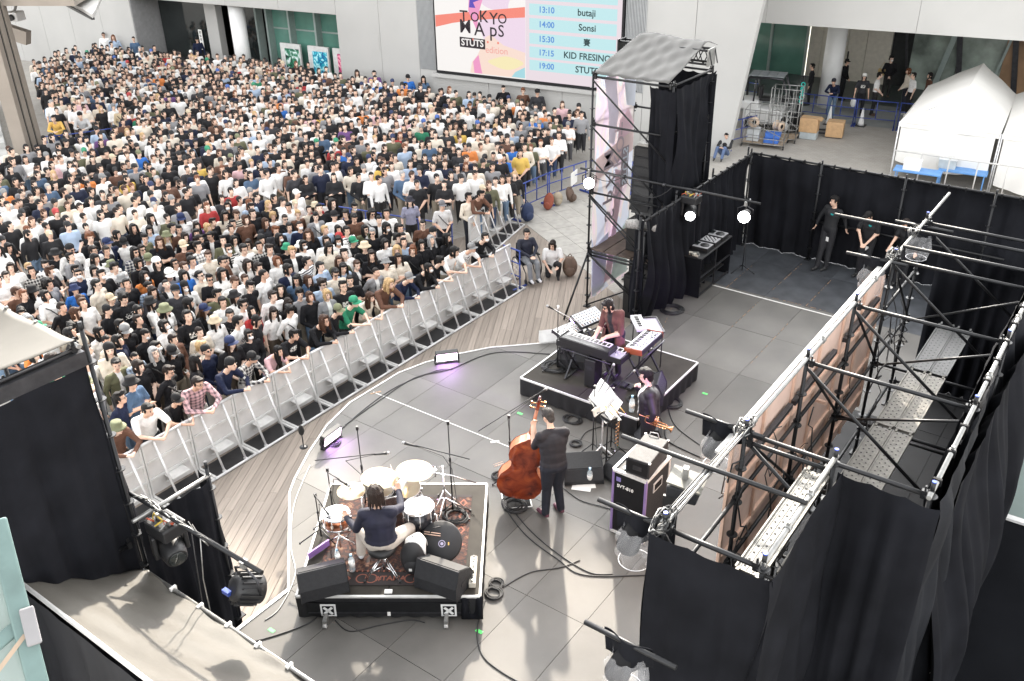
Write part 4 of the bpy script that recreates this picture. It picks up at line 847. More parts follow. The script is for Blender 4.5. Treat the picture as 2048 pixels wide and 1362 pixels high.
# ---------------------------------------------------------------- blue pipe fences
def make_fence(L, label):
    t = thing('pipe_fence', label, 'fence', (0, 0, 0), 0, 'blue pipe fences'); H = 1.05
    for z in (1.03, .68, .33): mb = MB(); mb.cyl((-L/2, 0, z), (L/2, 0, z), .021 if z > 1 else .016, n=8); mb.build('rail', 'blue_pipe', t)
    n = max(2, int(round(L/.6))+1)
    for i in range(n):
        x = -L/2+.03+(L-.06)*i/(n-1); end = i in (0, n-1); mb = MB(); mb.cyl((x, 0, .04 if end else .33), (x, 0, 1.03), .018, n=8); mb.build('upright', 'blue_pipe', t)
        if end: mb = MB(); mb.bar((x, -.24, .03), (x, .24, .03), .05, .05); mb.build('foot', 'blue_pipe', t)
    return t
FC = {}
def fence(p, q, label, z=-1.02):
    p = Vector(p); q = Vector(q); L = round((q-p).length, 1); c = (p+q)/2; rz = math.atan2(q.y-p.y, q.x-p.x)
    if L not in FC:
        o = make_fence(L, label); FC[L] = (o, kids(o)); o.location = (c.x, c.y, z); o.rotation_euler = (0, 0, rz); return o
    return copy_tree(FC[L][0], (c.x, c.y, z), rz, label, ch=FC[L][1])
fence((-16.2, 10.65), (-14.1, 11.05), 'blue pipe fence crossing the crowd, half nearer the left'); fence((-14.05, 11.06), (-11.95, 11.5), 'blue pipe fence crossing the crowd, half nearer the short barricade run')
fence((-12.35, 14.8), (-12.25, 16.5), 'blue pipe fence with bags at its foot beside the paved gap'); fence((-12.25, 16.5), (-11.9, 18.2), 'blue pipe fence carrying a white board by the paved gap'); fence((-11.85, 18.25), (-10.6, 18.9), 'blue pipe fence partly behind the tower banner')
fence((-29.9, 9.6), (-29.1, 10.6), 'short blue pipe fence below the woman in orange by the steps'); fence((-29.1, 10.6), (-28.2, 12.5), 'blue pipe fence with standing people leaning on it at far left'); fence((-28.0, 8.0), (-27.4, 9.2), 'short blue fence at the foot of the taupe column')
fence((-10.0, 11.1), (-9.4, 11.0), 'small blue fence end beside the person in a wheelchair'); fence((-24.4, 22.1), (-23.2, 20.6), 'blue fence under the right hand glass poster bay')
fence((-9.4, 30.45), (-7.26, 30.68), 'blue pipe fence a man leans on by the white column'); fence((-7.24, 30.68), (-5.73, 30.97), 'blue pipe fence behind the white traffic cone'); fence((-5.7, 31.0), (-4.1, 31.25), 'blue pipe fence running behind the white tent'); fence((-13.5, 31.3), (-11.4, 31.1), 'blue pipe fence behind the forklift'); fence((-10.05, 24.9), (-9.55, 26.3), 'blue pipe fence propped at the corner of the white wall')
wb_ = thing('white_board', 'blank white board hung on the blue fence by the paved gap', 'board', (-12.0, 17.6, -.4), math.radians(-78)); mb = MB(); mb.box((0, 0, 0), (.55, .02, .42)); mb.build('sheet', 'paper', wb_)
# ---------------------------------------------------------------- cones
def cone(label, loc):
    t = thing('traffic_cone', label, 'cone', loc); mb = MB(); mb.box((0, 0, .02), (.36, .36, .04)); mb.build('base', 'steel_dark', t, .01); mb = MB(); mb.lathe([(.13, .04), (.11, .1), (.03, .68), (.025, .7)], (0, 0, 0), 18); mb.build('body', 'white_paint', t)
cone('white traffic cone in front of the blue fence', (-6.98, 30.8, -1.02)); cone('white traffic cone half hidden behind the forklift mast', (-8.1, 30.35, -1.02))
# ---------------------------------------------------------------- cardboard boxes and crate
def carton(label, loc, d, rz, open_=False):
    t = thing('cardboard_box', label, 'box', loc, rz); x, y, z = d; mb = MB(); mb.box((0, 0, z/2), d); mb.build('carton', 'cardboard', t, .008)
    mb = MB(); mb.box((0, 0, z+.001), (x*.98, .05, .003)); mb.build('tape_strip', mat('tape_tan', (.42, .30, .19), .35), t)
    if open_:
        mb = MB(); mb.box((x/2+.06, 0, z-.03), (.14, y, .008), R=Matrix.Rotation(.5, 3, 'Y')); mb.build('flap', 'cardboard', t)
cr = thing('plastic_crate', 'flat grey plastic crate under the left cardboard box', 'crate', (-8.1, 28.05, -1.02), .15); mb = MB(); mb.box((0, 0, .13), (.62, .45, .26)); mb.build('tub', mat('crate_grey', (.42, .46, .47), .5), cr, .015)
for k in range(4): mb = MB(); mb.box((0, -.228, .05+k*.055), (.6, .012, .02)); mb.build('rib', 'crate_grey', cr)
carton('open cardboard box on a grey crate beside the forklift', (-8.12, 28.05, -.755), (.66, .5, .52), .15, True); carton('closed cardboard box on the forklift tines', (-7.35, 28.75, -.98), (.62, .55, .56), .2)
# ---------------------------------------------------------------- forklift
fk = thing('forklift', 'dark forklift with white rear body parked behind the roll cages', 'forklift', (-9.75, 28.55, -1.02), math.radians(12))
mb = MB(); mb.box((-.35, 0, .55), (1.5, 1.0, .6)); mb.box((-.9, 0, .95), (.7, .95, .35)); mb.build('body', 'white_paint', fk, .08)
mb = MB(); mb.box((.25, 0, .35), (.9, .95, .4)); mb.build('chassis', 'steel_black', fk, .04)
for x in (-.75, .6):
    for y in (-.45, .45):
        mb = MB(); mb.cyl((x, y-.1, .28), (x, y+.1, .28), .28, n=20); w_ = mb.build('wheel', 'rubber', fk); mb = MB(); mb.cyl((x, y-.105, .28), (x, y+.105, .28), .13, n=14); r_ = mb.build('rim', 'alu_mat', w_)
mb = MB()
for y in (-.42, .42): mb.tube([(-1.15, y, 1.1), (-1.18, y, 1.7), (-1.0, y, 1.98), (-.2, y, 2.02), (.28, y, 1.98)], .045, 8); mb.tube([(.28, y, 1.98), (.62, y, 1.0)], .04, 8); mb.tube([(-.75, y, 1.1), (-.72, y, 1.98)], .035, 8)
mb.build('overhead_guard_frame', 'steel_dark', fk)
for k in range(4): mb = MB(); mb.box((-.85+k*.33, 0, 2.08), (.31, .98, .025)); mb.build('roof_plate', mat('guard_roof', (.22, .24, .25), .5), fk)
mb = MB(); mb.box((-.35, 0, 1.15), (.45, .5, .12)); mb.box((-.55, 0, 1.4), (.12, .48, .45)); mb.build('seat', 'black_plastic', fk, .04)
for y in (-.28, .28): mb = MB(); mb.box((.95, y, 1.05), (.12, .12, 2.0)); mb.build('mast_rail', 'steel_black', fk)
mb = MB(); mb.box((.95, 0, 1.6), (.06, .5, .85)); mb.build('mast_plate', 'steel_black', fk); mat('teal_letter', (.02, .42, .36), .5)
txt('mast_lettering', 'COMBO', .22, 'teal_letter', fk, (1.02, -.36, 1.55), (math.pi/2, -math.pi/2, 0), 'CENTER', bold=.006)
mb = MB(); mb.box((1.06, 0, .35), (.06, .95, .5)); mb.build('carriage', 'steel_black', fk)
for y in (-.25, .25): mb = MB(); mb.box((1.75, y, .08), (1.35, .12, .045)); mb.build('tine', 'steel_dark', fk)
mb = MB(); mb.cyl((.3, .0, 1.3), (.42, .0, 1.1), .17, n=16); mb.build('steering_wheel', 'black_plastic', fk)
# ---------------------------------------------------------------- roll cages with loads
def cage(label, loc, d, rz, n=4):
    t = thing('roll_cage', label, 'cage', loc, rz); x, y, z = d; r = .018
    for sx in (-1, 1):
        for sy in (-1, 1): mb = MB(); mb.cyl((sx*x/2, sy*y/2, .12), (sx*x/2, sy*y/2, z), r, n=7); mb.build('corner_post', 'galv', t); mb = MB(); mb.cyl((sx*x/2-.02, sy*y/2, .06), (sx*x/2+.02, sy*y/2, .06), .06, n=12); mb.build('castor', 'rubber', t)
    for zz in [.14]+[z*k/n for k in range(1, n+1)]:
        for sy in (-1, 1): mb = MB(); mb.cyl((-x/2, sy*y/2, zz), (x/2, sy*y/2, zz), r*.8, n=6); mb.build('side_bar', 'galv', t)
        for sx in (-1, 1): mb = MB(); mb.cyl((sx*x/2, -y/2, zz), (sx*x/2, y/2, zz), r*.8, n=6); mb.build('end_bar', 'galv', t)
    for k in range(1, 4): mb = MB(); mb.cyl((-x/2+x*k/4, -y/2, .14), (-x/2+x*k/4, -y/2, z), r*.7, n=6); mb.build('grid_bar', 'galv', t); mb = MB(); mb.cyl((-x/2+x*k/4, y/2, .14), (-x/2+x*k/4, y/2, z), r*.7, n=6); mb.build('grid_bar', 'galv', t)
    mb = MB(); mb.bar((-x/2, -y/2, z*.75), (x/2, -y/2, z*.3), .02, .02); mb.build('diagonal', 'galv', t)
    mb = MB(); mb.box((0, 0, .15), (x, y, .02)); mb.build('deck_plate', mat('cage_rust', (.36, .28, .20), .7, .2, .3, 7), t)
    return t
mat('galv_w', (.55, .54, .51), .5, .3, .15)
cage('low galvanised roll cage loaded with reels and blue crates', (-9.15, 26.35, -1.02), (1.5, 1.0, 1.35), .2); cage('taller galvanised roll cage standing behind the loaded one', (-8.85, 27.3, -1.02), (1.05, .75, 1.95), .2)
def crate(label, loc, mt, d=(.5, .36, .16), rz=.2):
    t = thing('stacking_crate', label, 'crate', loc, rz); x, y, z = d
    mb = MB(); mb.box((0, 0, .01), (x, y, .02)); 
    for s in (-1, 1): mb.box((0, s*y/2, z/2), (x, .02, z)); mb.box((s*x/2, 0, z/2), (.02, y, z))
    mb.build('tub', mt, t); mb = MB(); mb.box((0, 0, z), (x+.04, y+.04, .02)); mb.build('rim', mt, t)
mat('crate_blue', (.05, .16, .55), .5); mat('crate_white', (.55, .57, .58), .5)
crate('lower blue crate in the low roll cage', (-8.85, 26.2, -.85), 'crate_blue'); crate('upper blue crate in the low roll cage', (-8.82, 26.22, -.66), 'crate_blue'); crate('lower white crate in the low roll cage', (-9.55, 26.15, -.85), 'crate_white', (.42, .36, .2)); crate('upper white crate in the low roll cage', (-9.54, 26.15, -.62), 'crate_white', (.42, .36, .2))
for lab, loc, ax in (('tan cable reel on top of the white crates', (-9.55, 26.05, -.16), (.5, -.85, .1)), ('pale cable reel leaning in the low roll cage', (-8.75, 26.5, -.3), (.9, -.3, 0))):
    t = thing('cable_reel', lab, 'reel', loc); mb = MB(); mb.lathe([(.0, -.14), (.19, -.14), (.19, -.11), (.12, -.11), (.12, .11), (.19, .11), (.19, .14), (0.06, .14)], (0, 0, 0), 22, axis=ax); mb.build('spool', mat('reel_tan', (.52, .40, .30), .6), t); mb = MB(); mb.lathe([(.0, .141), (.08, .142)], (0, 0, 0), 14, axis=ax); mb.build('hub', 'black_matte', t)
# ---------------------------------------------------------------- white event tents
mat('tent_white', (.74, .725, .69), .55, 0, .04, 1.2, bump=.06, bscale=3)
def tent(label, fl, fr, rf, rb, zb):
    O = Vector((fl.x, fl.y, -1.03)); t = thing('event_tent', label, 'tent', O); dv = rb-rf; bl_, brr = fl+dv, fr+dv
    l = lambda p: Vector(p)-O
    def quad(name, a, b, c, d, nu=14, nv=12, w=.03):
        a, b, c, d = map(l, (a, b, c, d)); nrm = (b-a).cross(d-a).normalized(); mb = MB()
        mb.grid(lambda u, v: (a.lerp(b, u)).lerp(d.lerp(c, u), v) + nrm*w*(math.sin(math.pi*v)*math.sin(5*u+2)+.4*math.sin(9*u+6*v)), nu, nv); return mb.build(name, 'tent_white', t)
    quad('roof_slope', fl, rf, rb, bl_, w=-.03); quad('roof_slope', rf, fr, brr, rb, w=-.03)
    mb = MB(); mb.grid(lambda u, v: l(fl).lerp(l(fr), u).lerp(l(rf), v)+Vector((0, -.02-.02*math.sin(8*u+5*v), 0)), 12, 8); mb.build('gable', 'tent_white', t)
    dn_ = Vector((0, 0, -.16)); quad('valance', fl, fr, fr+dn_, fl+dn_, 10, 2, .01); quad('valance', fl, bl_, bl_+dn_, fl+dn_, 10, 2, .01)
    mb = MB(); a, b = l(fl+Vector((.06, .02, -.1))), l(fr+Vector((-.12, .02, -.1)))
    H = fl.z-.1-zb
    mb.grid(lambda u, v: a.lerp(b, u)+Vector((0, .02*math.sin(30*u+3*v)+.03*math.sin(11*u), -v*(H+.22*math.sin(math.pi*u)*1.0-.15))), 40, 12); mb.build('side_wall', 'tent_white', t)
    mb = MB(); a2, b2 = l(fl+Vector((.03, .05, -.1))), l(bl_+Vector((.03, 0, -.1))); mb.grid(lambda u, v: a2.lerp(b2, u)+Vector((.02*math.sin(30*u+3*v), 0, -v*H)), 30, 8); mb.build('side_wall', 'tent_white', t)
    for p in (fl, fr, bl_, brr): q = l(p); mb = MB(); mb.cyl((q.x, q.y, 0), q, .022, n=8); mb.build('pole', 'alu', t)
    return t
rf, rb = at(1925, 193, 1.75), at(1967, 126, 1.75)
tent('white gable tent with one swagged wall behind the black curtain', at(1800, 243, .88), at(2002, 268, .88), rf, rb, -.55)
sh = Vector((2.95, .35, 0)); tent('second white tent cut off by the right edge', at(2006, 268, .88), at(2006, 268, .88)+(at(2002, 268, .88)-at(1800, 243, .88)), rf+sh+Vector((.1, 0, 0)), rb+sh, -.9)
for k, (px, lab) in enumerate(((1815, 'blue folding table under the left end of the tent wall'), (1905, 'blue folding table under the right end of the tent wall'))):
    q = at(px, 345, -.45); t = thing('folding_table', lab, 'table', (q.x+.3, q.y, -1.02), .1); mb = MB(); mb.box((0, 0, .68), (1.4, .6, .04)); mb.build('tabletop', mat('table_blue', (.10, .26, .55), .5), t)
    for x in (-.62, .62):
        for y in (-.24, .24): mb = MB(); mb.cyl((x, y, 0), (x, y, .66), .015, n=6); mb.build('leg', 'table_blue', t)
    t2 = thing('storage_box', ('pale box on the left blue table' if k == 0 else 'clear storage box on the right blue table'), 'box', (q.x+.1-.3*k, q.y, -.325), .1); mb = MB(); mb.box((0, 0, .14), (.5, .34, .28)); mb.build('body', 'paper' if k == 0 else 'crate_grey', t2, .01); mb = MB(); mb.box((0, 0, .29), (.53, .37, .025)); mb.build('lid', 'paper' if k == 0 else 'crate_white', t2)
# rail and low kerb wall between curtain and tent
r0, r1 = at(1778, 362, -.8), at(2060, 405, -.8)
kw = thing('kerb_wall', 'low sandy kerb wall behind the black rear curtain', 'wall', ((r0.x+r1.x)/2, (r0.y+r1.y)/2, -1.03), math.atan2(r1.y-r0.y, r1.x-r0.x)); Lk = (r1-r0).length
mat('kerb_stone', (.48, .40, .33), .75, 0, .1, 3)
for k in range(9): mb = MB(); mb.box((-Lk/2+(k+.5)*Lk/9, 0, .12), (Lk/9-.008, .35, .24)); mb.build('stone', 'kerb_stone', kw, .01)
rl = thing('handrail', 'pale steel handrail on the kerb in front of the tents', 'railing', ((r0.x+r1.x)/2, (r0.y+r1.y)/2, -.79), math.atan2(r1.y-r0.y, r1.x-r0.x))
for z in (1.0,): mb = MB(); mb.cyl((-Lk/2, 0, z), (Lk/2, 0, z), .024, n=8); mb.build('top_rail', 'white_rail', rl)
for k in range(6): mb = MB(); mb.cyl((-Lk/2+k*Lk/5, 0, 0), (-Lk/2+k*Lk/5, 0, 1.0), .02, n=8); mb.build('post', 'white_rail', rl)
# bags at the fence by the paved gap
def rucksack(label, loc, mt, s=1., rz=0, lean=0):
    t = thing('rucksack', label, 'bag', loc, rz)
    mb = MB(); mb.ell((0, 0, .24*s), (.17*s, .12*s, .25*s), nu=16, nv=12); mb.v = [(x, y+lean*z, max(z, .0)) for x, y, z in mb.v]; mb.build('body', mt, t)
    mb = MB(); mb.ell((0, -.09*s, .16*s), (.12*s, .06*s, .12*s)); mb.build('pocket', mt, t); mb = MB(); mb.tube([(-.05*s, .05*s, .46*s), (0, .05*s, .53*s), (.05*s, .05*s, .46*s)], .012*s, 6); mb.build('handle', mt, t)
    for q in (-1, 1): mb = MB(); mb.tube([(q*.08*s, .08*s, .44*s), (q*.1*s, .17*s, .3*s), (q*.1*s, .1*s, .06*s)], .014*s, 6); mb.build('strap', mt, t)
    return t
mat('bag_navy', (.02, .035, .09), .7, 0, .2); mat('bag_brown', (.11, .07, .05), .7, 0, .25); mat('bag_rust', (.25, .06, .03), .7, 0, .2); mat('bag_tan', (.33, .28, .2), .7, 0, .2); mat('bag_black', (.02, .02, .022), .65, 0, .2)
rucksack('dark blue rucksack at the foot of the blue fence', (-11.95, 14.95, -1.0), 'bag_navy', 1.2, 1.2); rucksack('rust coloured bag lying by the blue fence', (-12.0, 16.1, -1.0), 'bag_rust', .95, .3, .5); rucksack('tan and black bag beside the rust bag', (-11.95, 16.6, -1.0), 'bag_tan', .9, .8); rucksack('brown camouflage bag farthest along the blue fence', (-11.75, 17.1, -1.0), 'bag_brown', .95, 1.5, .3)
# ---------------------------------------------------------------- risers
mat('riser_top', (.040, .036, .031), .8, 0, .2, 3, spec=.15); mat('skirt', (.008, .008, .0095), .75, 0, .3, 5, bump=.2, bscale=15)
def riser(label, loc, rz, w, d, h, logo=False):
    t = thing('riser', label, 'riser', loc, rz)
    for i in range(2):
        mb = MB(); mb.box((-w/4+i*w/2, 0, h-.02), (w/2-.012, d-.012, .034)); mb.build('deck_panel', 'riser_top', t)
    for a, b in (((-w/2, -d/2), (w/2, -d/2)), ((w/2, -d/2), (w/2, d/2)), ((w/2, d/2), (-w/2, d/2)), ((-w/2, d/2), (-w/2, -d/2))):
        mb = MB(); mb.bar((a[0], a[1], h-.012), (b[0], b[1], h-.012), .028, .030); mb.build('edge_trim', 'alu_mat', t)
        mb = MB(); v = Vector(b)-Vector(a); L = v.length; n_ = Vector((v.y, -v.x)).normalized()
        mb.grid(lambda u, v_: (a[0]+(b[0]-a[0])*u+n_.x*(.014+.012*math.sin(26*u*L)*v_), a[1]+(b[1]-a[1])*u+n_.y*(.014+.012*math.sin(26*u*L)*v_), (h-.03)*(1-v_)+.02*v_), 60, 4); mb.build('skirt', 'skirt', t)
    for x in (-w/2+.2, w/2-.2):
        for y in (-d/2+.2, d/2-.2): mb = MB(); mb.cyl((x, y, 0), (x, y, h-.04), .03, n=8); mb.build('leg', 'steel_dark', t)
    return t
kr = riser('black keyboard riser with silver edging on the right half of the stage', (-4.35, 6.72, 0), 0, 2.4, 2.3, .37)
DC = Vector((-4.4724, 1.1035, 0)); DA = math.radians(34.95); DR = Matrix.Rotation(DA, 3, 'Z')
dr = riser('black drum riser with patterned rug and silver edging at front', (DC.x, DC.y, 0), DA, 2.37, 2.33, .37)
def dw(x, y, z=.37): v = DR @ Vector((x, y, 0)); return (DC.x+v.x, DC.y+v.y, z)
# front fascia of the drum riser: frame bar, logo plates, castors
mb = MB(); mb.box((0, -1.185, .2), (2.1, .03, .16)); mb.build('front_frame', 'steel_black', dr); mb = MB(); mb.box((0, -1.19, .115), (2.1, .035, .02)); mb.build('front_bar', 'steel_dark', dr)
for x in (-.78, .78):
    mb = MB(); mb.box((x, -1.215, .17), (.2, .008, .2)); lg = mb.build('logo_plate', 'white_paint', dr); mb = MB(); mb.box((x, -1.221, .17), (.15, .006, .15)); mb.build('logo_field', 'black_matte', lg)
    mb = MB()
    for s in (-1, 1): mb.box((x, -1.226, .17), (.155, .004, .035), R=Matrix.Rotation(s*math.pi/4, 3, 'Y'))
    mb.build('logo_cross', 'white_paint', lg)
    mb = MB(); mb.box((x-.03, -1.3, .07), (.05, .14, .12)); cs_ = mb.build('castor_fork', 'galv', dr); mb = MB(); mb.cyl((x-.055, -1.34, .045), (x-.005, -1.34, .045), .045, n=14); mb.build('castor_wheel', 'white_rail', cs_)
mb = MB(); mb.box((0, -1.1, .385), (.1, .06, .02)); mb.build('label_tag', 'paper', dr); mb = MB(); mb.box((0, -1.21, .1), (.04, .01, .06)); mb.build('sticker', 'paper', dr)
dp = thing('draped_cloth', 'black cloth draped over the near right corner of the drum riser', 'cloth', dw(1.1, -1.2, 0), DA)
mb = MB(); mb.grid(lambda u, v: (-.16+u*.28, .03-.06*math.sin(math.pi*v)*math.sin(9*u)-.05*v, .36-v*.34), 20, 8); mb.build('fabric', 'black_cloth', dp, solid=.006)
# ---------------------------------------------------------------- rug
def rug_mat():
    m = mat('rug', (.05, .03, .025), .95, 0, 0); n = m.node_tree.nodes; l = m.node_tree.links; b = n['Principled BSDF']
    tc = n.new('ShaderNodeTexCoord'); v1 = n.new('ShaderNodeTexVoronoi'); v1.inputs['Scale'].default_value = 9; v1.feature = 'DISTANCE_TO_EDGE'; nz = n.new('ShaderNodeTexNoise'); nz.inputs['Scale'].default_value = 11; nz.inputs['Detail'].default_value = 4; nz.inputs['Distortion'].default_value = 1.5
    l.new(tc.outputs['Object'], v1.inputs['Vector']); l.new(tc.outputs['Object'], nz.inputs['Vector'])
    cr = n.new('ShaderNodeValToRGB'); e = cr.color_ramp.elements; e[0].position = .42; e[0].color = (.018, .014, .015, 1); e[1].position = .66; e[1].color = (.085, .032, .022, 1); x = e.new(.52); x.color = (.034, .018, .016, 1); x = e.new(.78); x.color = (.15, .09, .055, 1)
    ad = n.new('ShaderNodeMath'); ad.operation = 'MULTIPLY_ADD'; ad.inputs[1].default_value = .5; l.new(v1.outputs['Distance'], ad.inputs[0]); l.new(nz.outputs['Fac'], ad.inputs[2]); l.new(ad.outputs[0], cr.inputs['Fac']); l.new(cr.outputs['Color'], b.inputs['Base Color'])
rug_mat(); mat('rug_dark', (.028, .022, .022), .95, 0, .2); mat('rug_red', (.22, .075, .05), .9, 0, .15)
rg = thing('drum_rug', 'dark patterned rug with orange ring motifs under the drum kit', 'rug', dw(0, 0, .372), DA)
mb = MB(); mb.box((0, .05, .004), (1.95, 1.55, .008)); mb.build('field', 'rug', rg); mb = MB(); mb.box((0, -.86, .004), (1.95, .24, .008)); mb.build('border', 'rug_dark', rg); mb = MB(); mb.box((0, .86, .0035), (1.95, .06, .008)); mb.build('border', 'rug_dark', rg)
def ring(x, y, r, name='ring_motif'):
    mb = MB(); n = 22; mb.add([(x+rr*math.cos(2*math.pi*i/n), y+rr*math.sin(2*math.pi*i/n), .0095) for rr in (r, r*.8) for i in range(n)], [(i, (i+1) % n, n+(i+1) % n, n+i) for i in range(n)]); mb.build(name, 'rug_red', rg)
for cx_ in (-.32, .32):
    ring(cx_-.06, -.86, .085); ring(cx_+.06, -.86, .085)
for cx_ in (-.6, .58, -.72):
    mb = MB(); mb.add([(cx_+a*.075, -.86+b*.075, .0095) for a, b in ((1, 0), (0, 1), (-1, 0), (0, -1))]+[(cx_+a*.045, -.86+b*.045, .0095) for a, b in ((1, 0), (0, 1), (-1, 0), (0, -1))], [(0, 1, 5, 4), (1, 2, 6, 5), (2, 3, 7, 6), (3, 0, 4, 7)]); mb.build('diamond_motif', 'rug_red', rg)
txt('rug_lettering', '#TAMA', .12, 'rug_red', rg, (0, -.86, .0095), (0, 0, 0), 'CENTER', bold=.003)
for k in range(26): mb = MB(); mb.box((-.9+k*.072, -.72, .0092), (.02, .035, .002)); mb.build('fringe_dash', 'rug_red', rg)
for y in (.1, .4, .7, -.2): 
    for s in (.86,):
        mb = MB(); mb.add([(s+a*.06, y+b*.09, .0095) for a, b in ((1, 0), (0, 1), (-1, 0), (0, -1))]+[(s+a*.035, y+b*.055, .0095) for a, b in ((1, 0), (0, 1), (-1, 0), (0, -1))], [(0, 1, 5, 4), (1, 2, 6, 5), (2, 3, 7, 6), (3, 0, 4, 7)]); mb.build('diamond_motif', 'rug_red', rg)
# ---------------------------------------------------------------- drums
mat('drum_head', (.78, .77, .74), .5, 0, .03); mat('copper', (.42, .16, .085), .28, .9, .2, 8); mat('drum_dark', (.03, .03, .035), .2, .3, .1); mat('drum_silver', (.5, .5, .5), .2, .9, .1); mat('drum_pale', (.6, .57, .54), .3, .2, .1); mat('cymbal', (.86, .74, .54), .36, .95, .08, 4)
def drum(name, label, loc, r, h, shell, axis=(0, 0, 1), legs=0, zg=.37, lugs=8):
    t = thing(name, label, 'drum', loc); a = Vector(axis).normalized()
    mb = MB(); mb.lathe([(r, -h), (r, 0)], (0, 0, 0), 28, axis=a); mb.build('shell', shell, t)
    mb = MB(); mb.lathe([(r*.98, .004), (r*.9, .008), (0, .009)], (0, 0, 0), 28, axis=a); mb.build('batter_head', 'drum_head', t); mb = MB(); mb.lathe([(r*.98, -h-.002), (0, -h-.004)], (0, 0, 0), 28, axis=a); mb.build('bottom_head', 'drum_head', t)
    for z in (.0, -h): mb = MB(); mb.lathe([(r*1.0, z-.012), (r*1.045, z-.012), (r*1.05, z+.014), (r*1.0, z+.014)], (0, 0, 0), 28, axis=a); mb.build('hoop', 'chrome', t)
    x_ = a.orthogonal().normalized(); y_ = a.cross(x_)
    for k in range(lugs):
        th = 2*math.pi*k/lugs; d_ = x_*math.cos(th)+y_*math.sin(th); mb = MB(); mb.cyl(d_*r*1.04, d_*r*1.04-a*h, .005, n=6); mb.box(d_*r*1.02-a*h/2, (.025, .025, .05)); mb.build('lug', 'chrome', t)
    for k in range(legs):
        th = 2*math.pi*(k+.3)/legs; d_ = Vector((math.cos(th), math.sin(th), 0)); mb = MB(); mb.tube([d_*(r+.03)+Vector((0, 0, -h*.4)), d_*(r+.03)+Vector((0, 0, zg-loc[2]+.08)), d_*(r+.07)+Vector((0, 0, zg-loc[2]+.01))], .008, 6); mb.build('leg', 'chrome', t)
    return t
drum('snare_drum', 'copper snare drum with white head at the left of the drum riser', dw(-.76, -.3, 1.0), .178, .165, 'copper', (0, .03, 1), 0, lugs=10)
drum('floor_tom', 'dark floor tom with white head to the right of the drummer', dw(.33, -.15, 1.0), .205, .37, 'drum_dark', (0, 0, 1), 3)
drum('rack_tom', 'silver rack tom half hidden behind the raised arm', dw(.16, .16, 1.08), .165, .24, 'drum_silver', tuple(DR @ Vector((0, -.45, 1))), 0); drum('rack_tom', 'pale rack tom behind the drummer\'s head', dw(-.2, .2, 1.05), .15, .22, 'drum_pale', tuple(DR @ Vector((.1, -.45, 1))), 0)
kd = drum('bass_drum', 'bass drum lying at the centre front of the rug', dw(-.02, .12, .67), .28, .42, 'drum_dark', tuple(DR @ Vector((0, -1, 0))), 0)
for s in (-1, 1): mb = MB(); mb.tube([DR @ Vector((s*.27, .3, 0)), DR @ Vector((s*.36, .45, -.29))], .01, 6); mb.build('spur', 'chrome', kd)
def tripod(mb, p, h0, spread, n=3, m=0, a0=0., r=.009):
    p = Vector(p)
    for k in range(n):
        th = a0+2*math.pi*k/n; d_ = Vector((math.cos(th), math.sin(th), 0)); mb.tube([p+Vector((0, 0, h0)), p+d_*spread+Vector((0, 0, .012))], r, 6, m=m); mb.cyl(p+d_*spread+Vector((0, 0, .0)), p+d_*spread+Vector((0, 0, .03)), .014, n=6, m=1)
def cymbal(label, loc, r, tilt, base, a0=0):
    t = thing('cymbal', label, 'cymbal', loc); ax = Vector((tilt[0], tilt[1], 1)).normalized()
    mb = MB(); mb.lathe([(.012, .035), (.035, .03), (.055, .012), (.07, .006), (r*.6, -.006), (r, -.022), (r, -.0235), (r*.6, -.008), (.055, .008)], (0, 0, 0), 40, axis=ax); mb.build('bronze_disc', 'cymbal', t)
    b = Vector(base)-Vector(loc); mb = MB(); mb.cyl((0, 0, .06), (0, 0, -.1), .006, n=6); mb.cyl((0, 0, .045), (0, 0, .058), .016, n=8); k = Vector((b.x*.6, b.y*.6, -.18)); mb.tube([(0, 0, -.1), k, (b.x, b.y, -.35)], .010, 6); mb.cyl((b.x, b.y, -.33), (b.x, b.y, b.z+.05), .0125, n=8); tripod(mb, b, .33, .3, a0=a0); mb.build('stand', ['chrome', 'rubber'], t)
    return t
cymbal('smaller cymbal above the snare drum', dw(-.57, -.1, 1.25), .19, (.05, .02), dw(-.5, .15), .3); cymbal('large bright cymbal behind the drummer\'s head', dw(-.18, -.01, 1.4), .255, (.06, .10), dw(-.35, .55), 1.); cymbal('largest bright cymbal at the right of the kit', dw(.28, .08, 1.45), .255, (.03, .06), dw(.6, .6), .5)
hh = thing('hi_hat_stand', 'chrome cymbal boom stand without a cymbal on the right of the rug', 'stand', dw(.62, .45), DA); mb = MB(); mb.cyl((0, 0, .05), (0, 0, .7), .0125, n=8); mb.tube([(-.35, -.1, .85), (.1, 0, .7), (.45, .02, .55)], .011, 6); mb.cyl((-.1, -.1, .75), (-.1, -.1, .92), .008, n=6); mb.cyl((-.1, -.1, .84), (-.1, -.1, .87), .025, n=8); tripod(mb, (0, 0, 0), .3, .36, a0=.2, r=.014); mb.build('stand', ['chrome', 'rubber'], hh)
sn = thing('snare_stand', 'chrome tripod stand under the copper snare drum', 'stand', dw(-.76, -.3), 0); mb = MB(); mb.cyl((0, 0, .05), (0, 0, .36), .013, n=8); tripod(mb, (0, 0, 0), .25, .26, a0=.9, r=.011)
for k in range(3): th = 2*math.pi*k/3; mb.tube([(0, 0, .36), (.17*math.cos(th), .17*math.sin(th), .44), (.19*math.cos(th), .19*math.sin(th), .47)], .008, 6)
mb.build('stand', ['chrome', 'rubber'], sn)
th_ = thing('drum_throne', 'round black drum stool with chrome double-braced legs', 'stool', dw(-.1, -.74)); mb = MB(); mb.lathe([(.0, .38), (.15, .38), (.185, .40), (.19, .44), (.17, .47), (.0, .48)], (0, 0, 0), 26); mb.build('seat', 'black_plastic', th_)
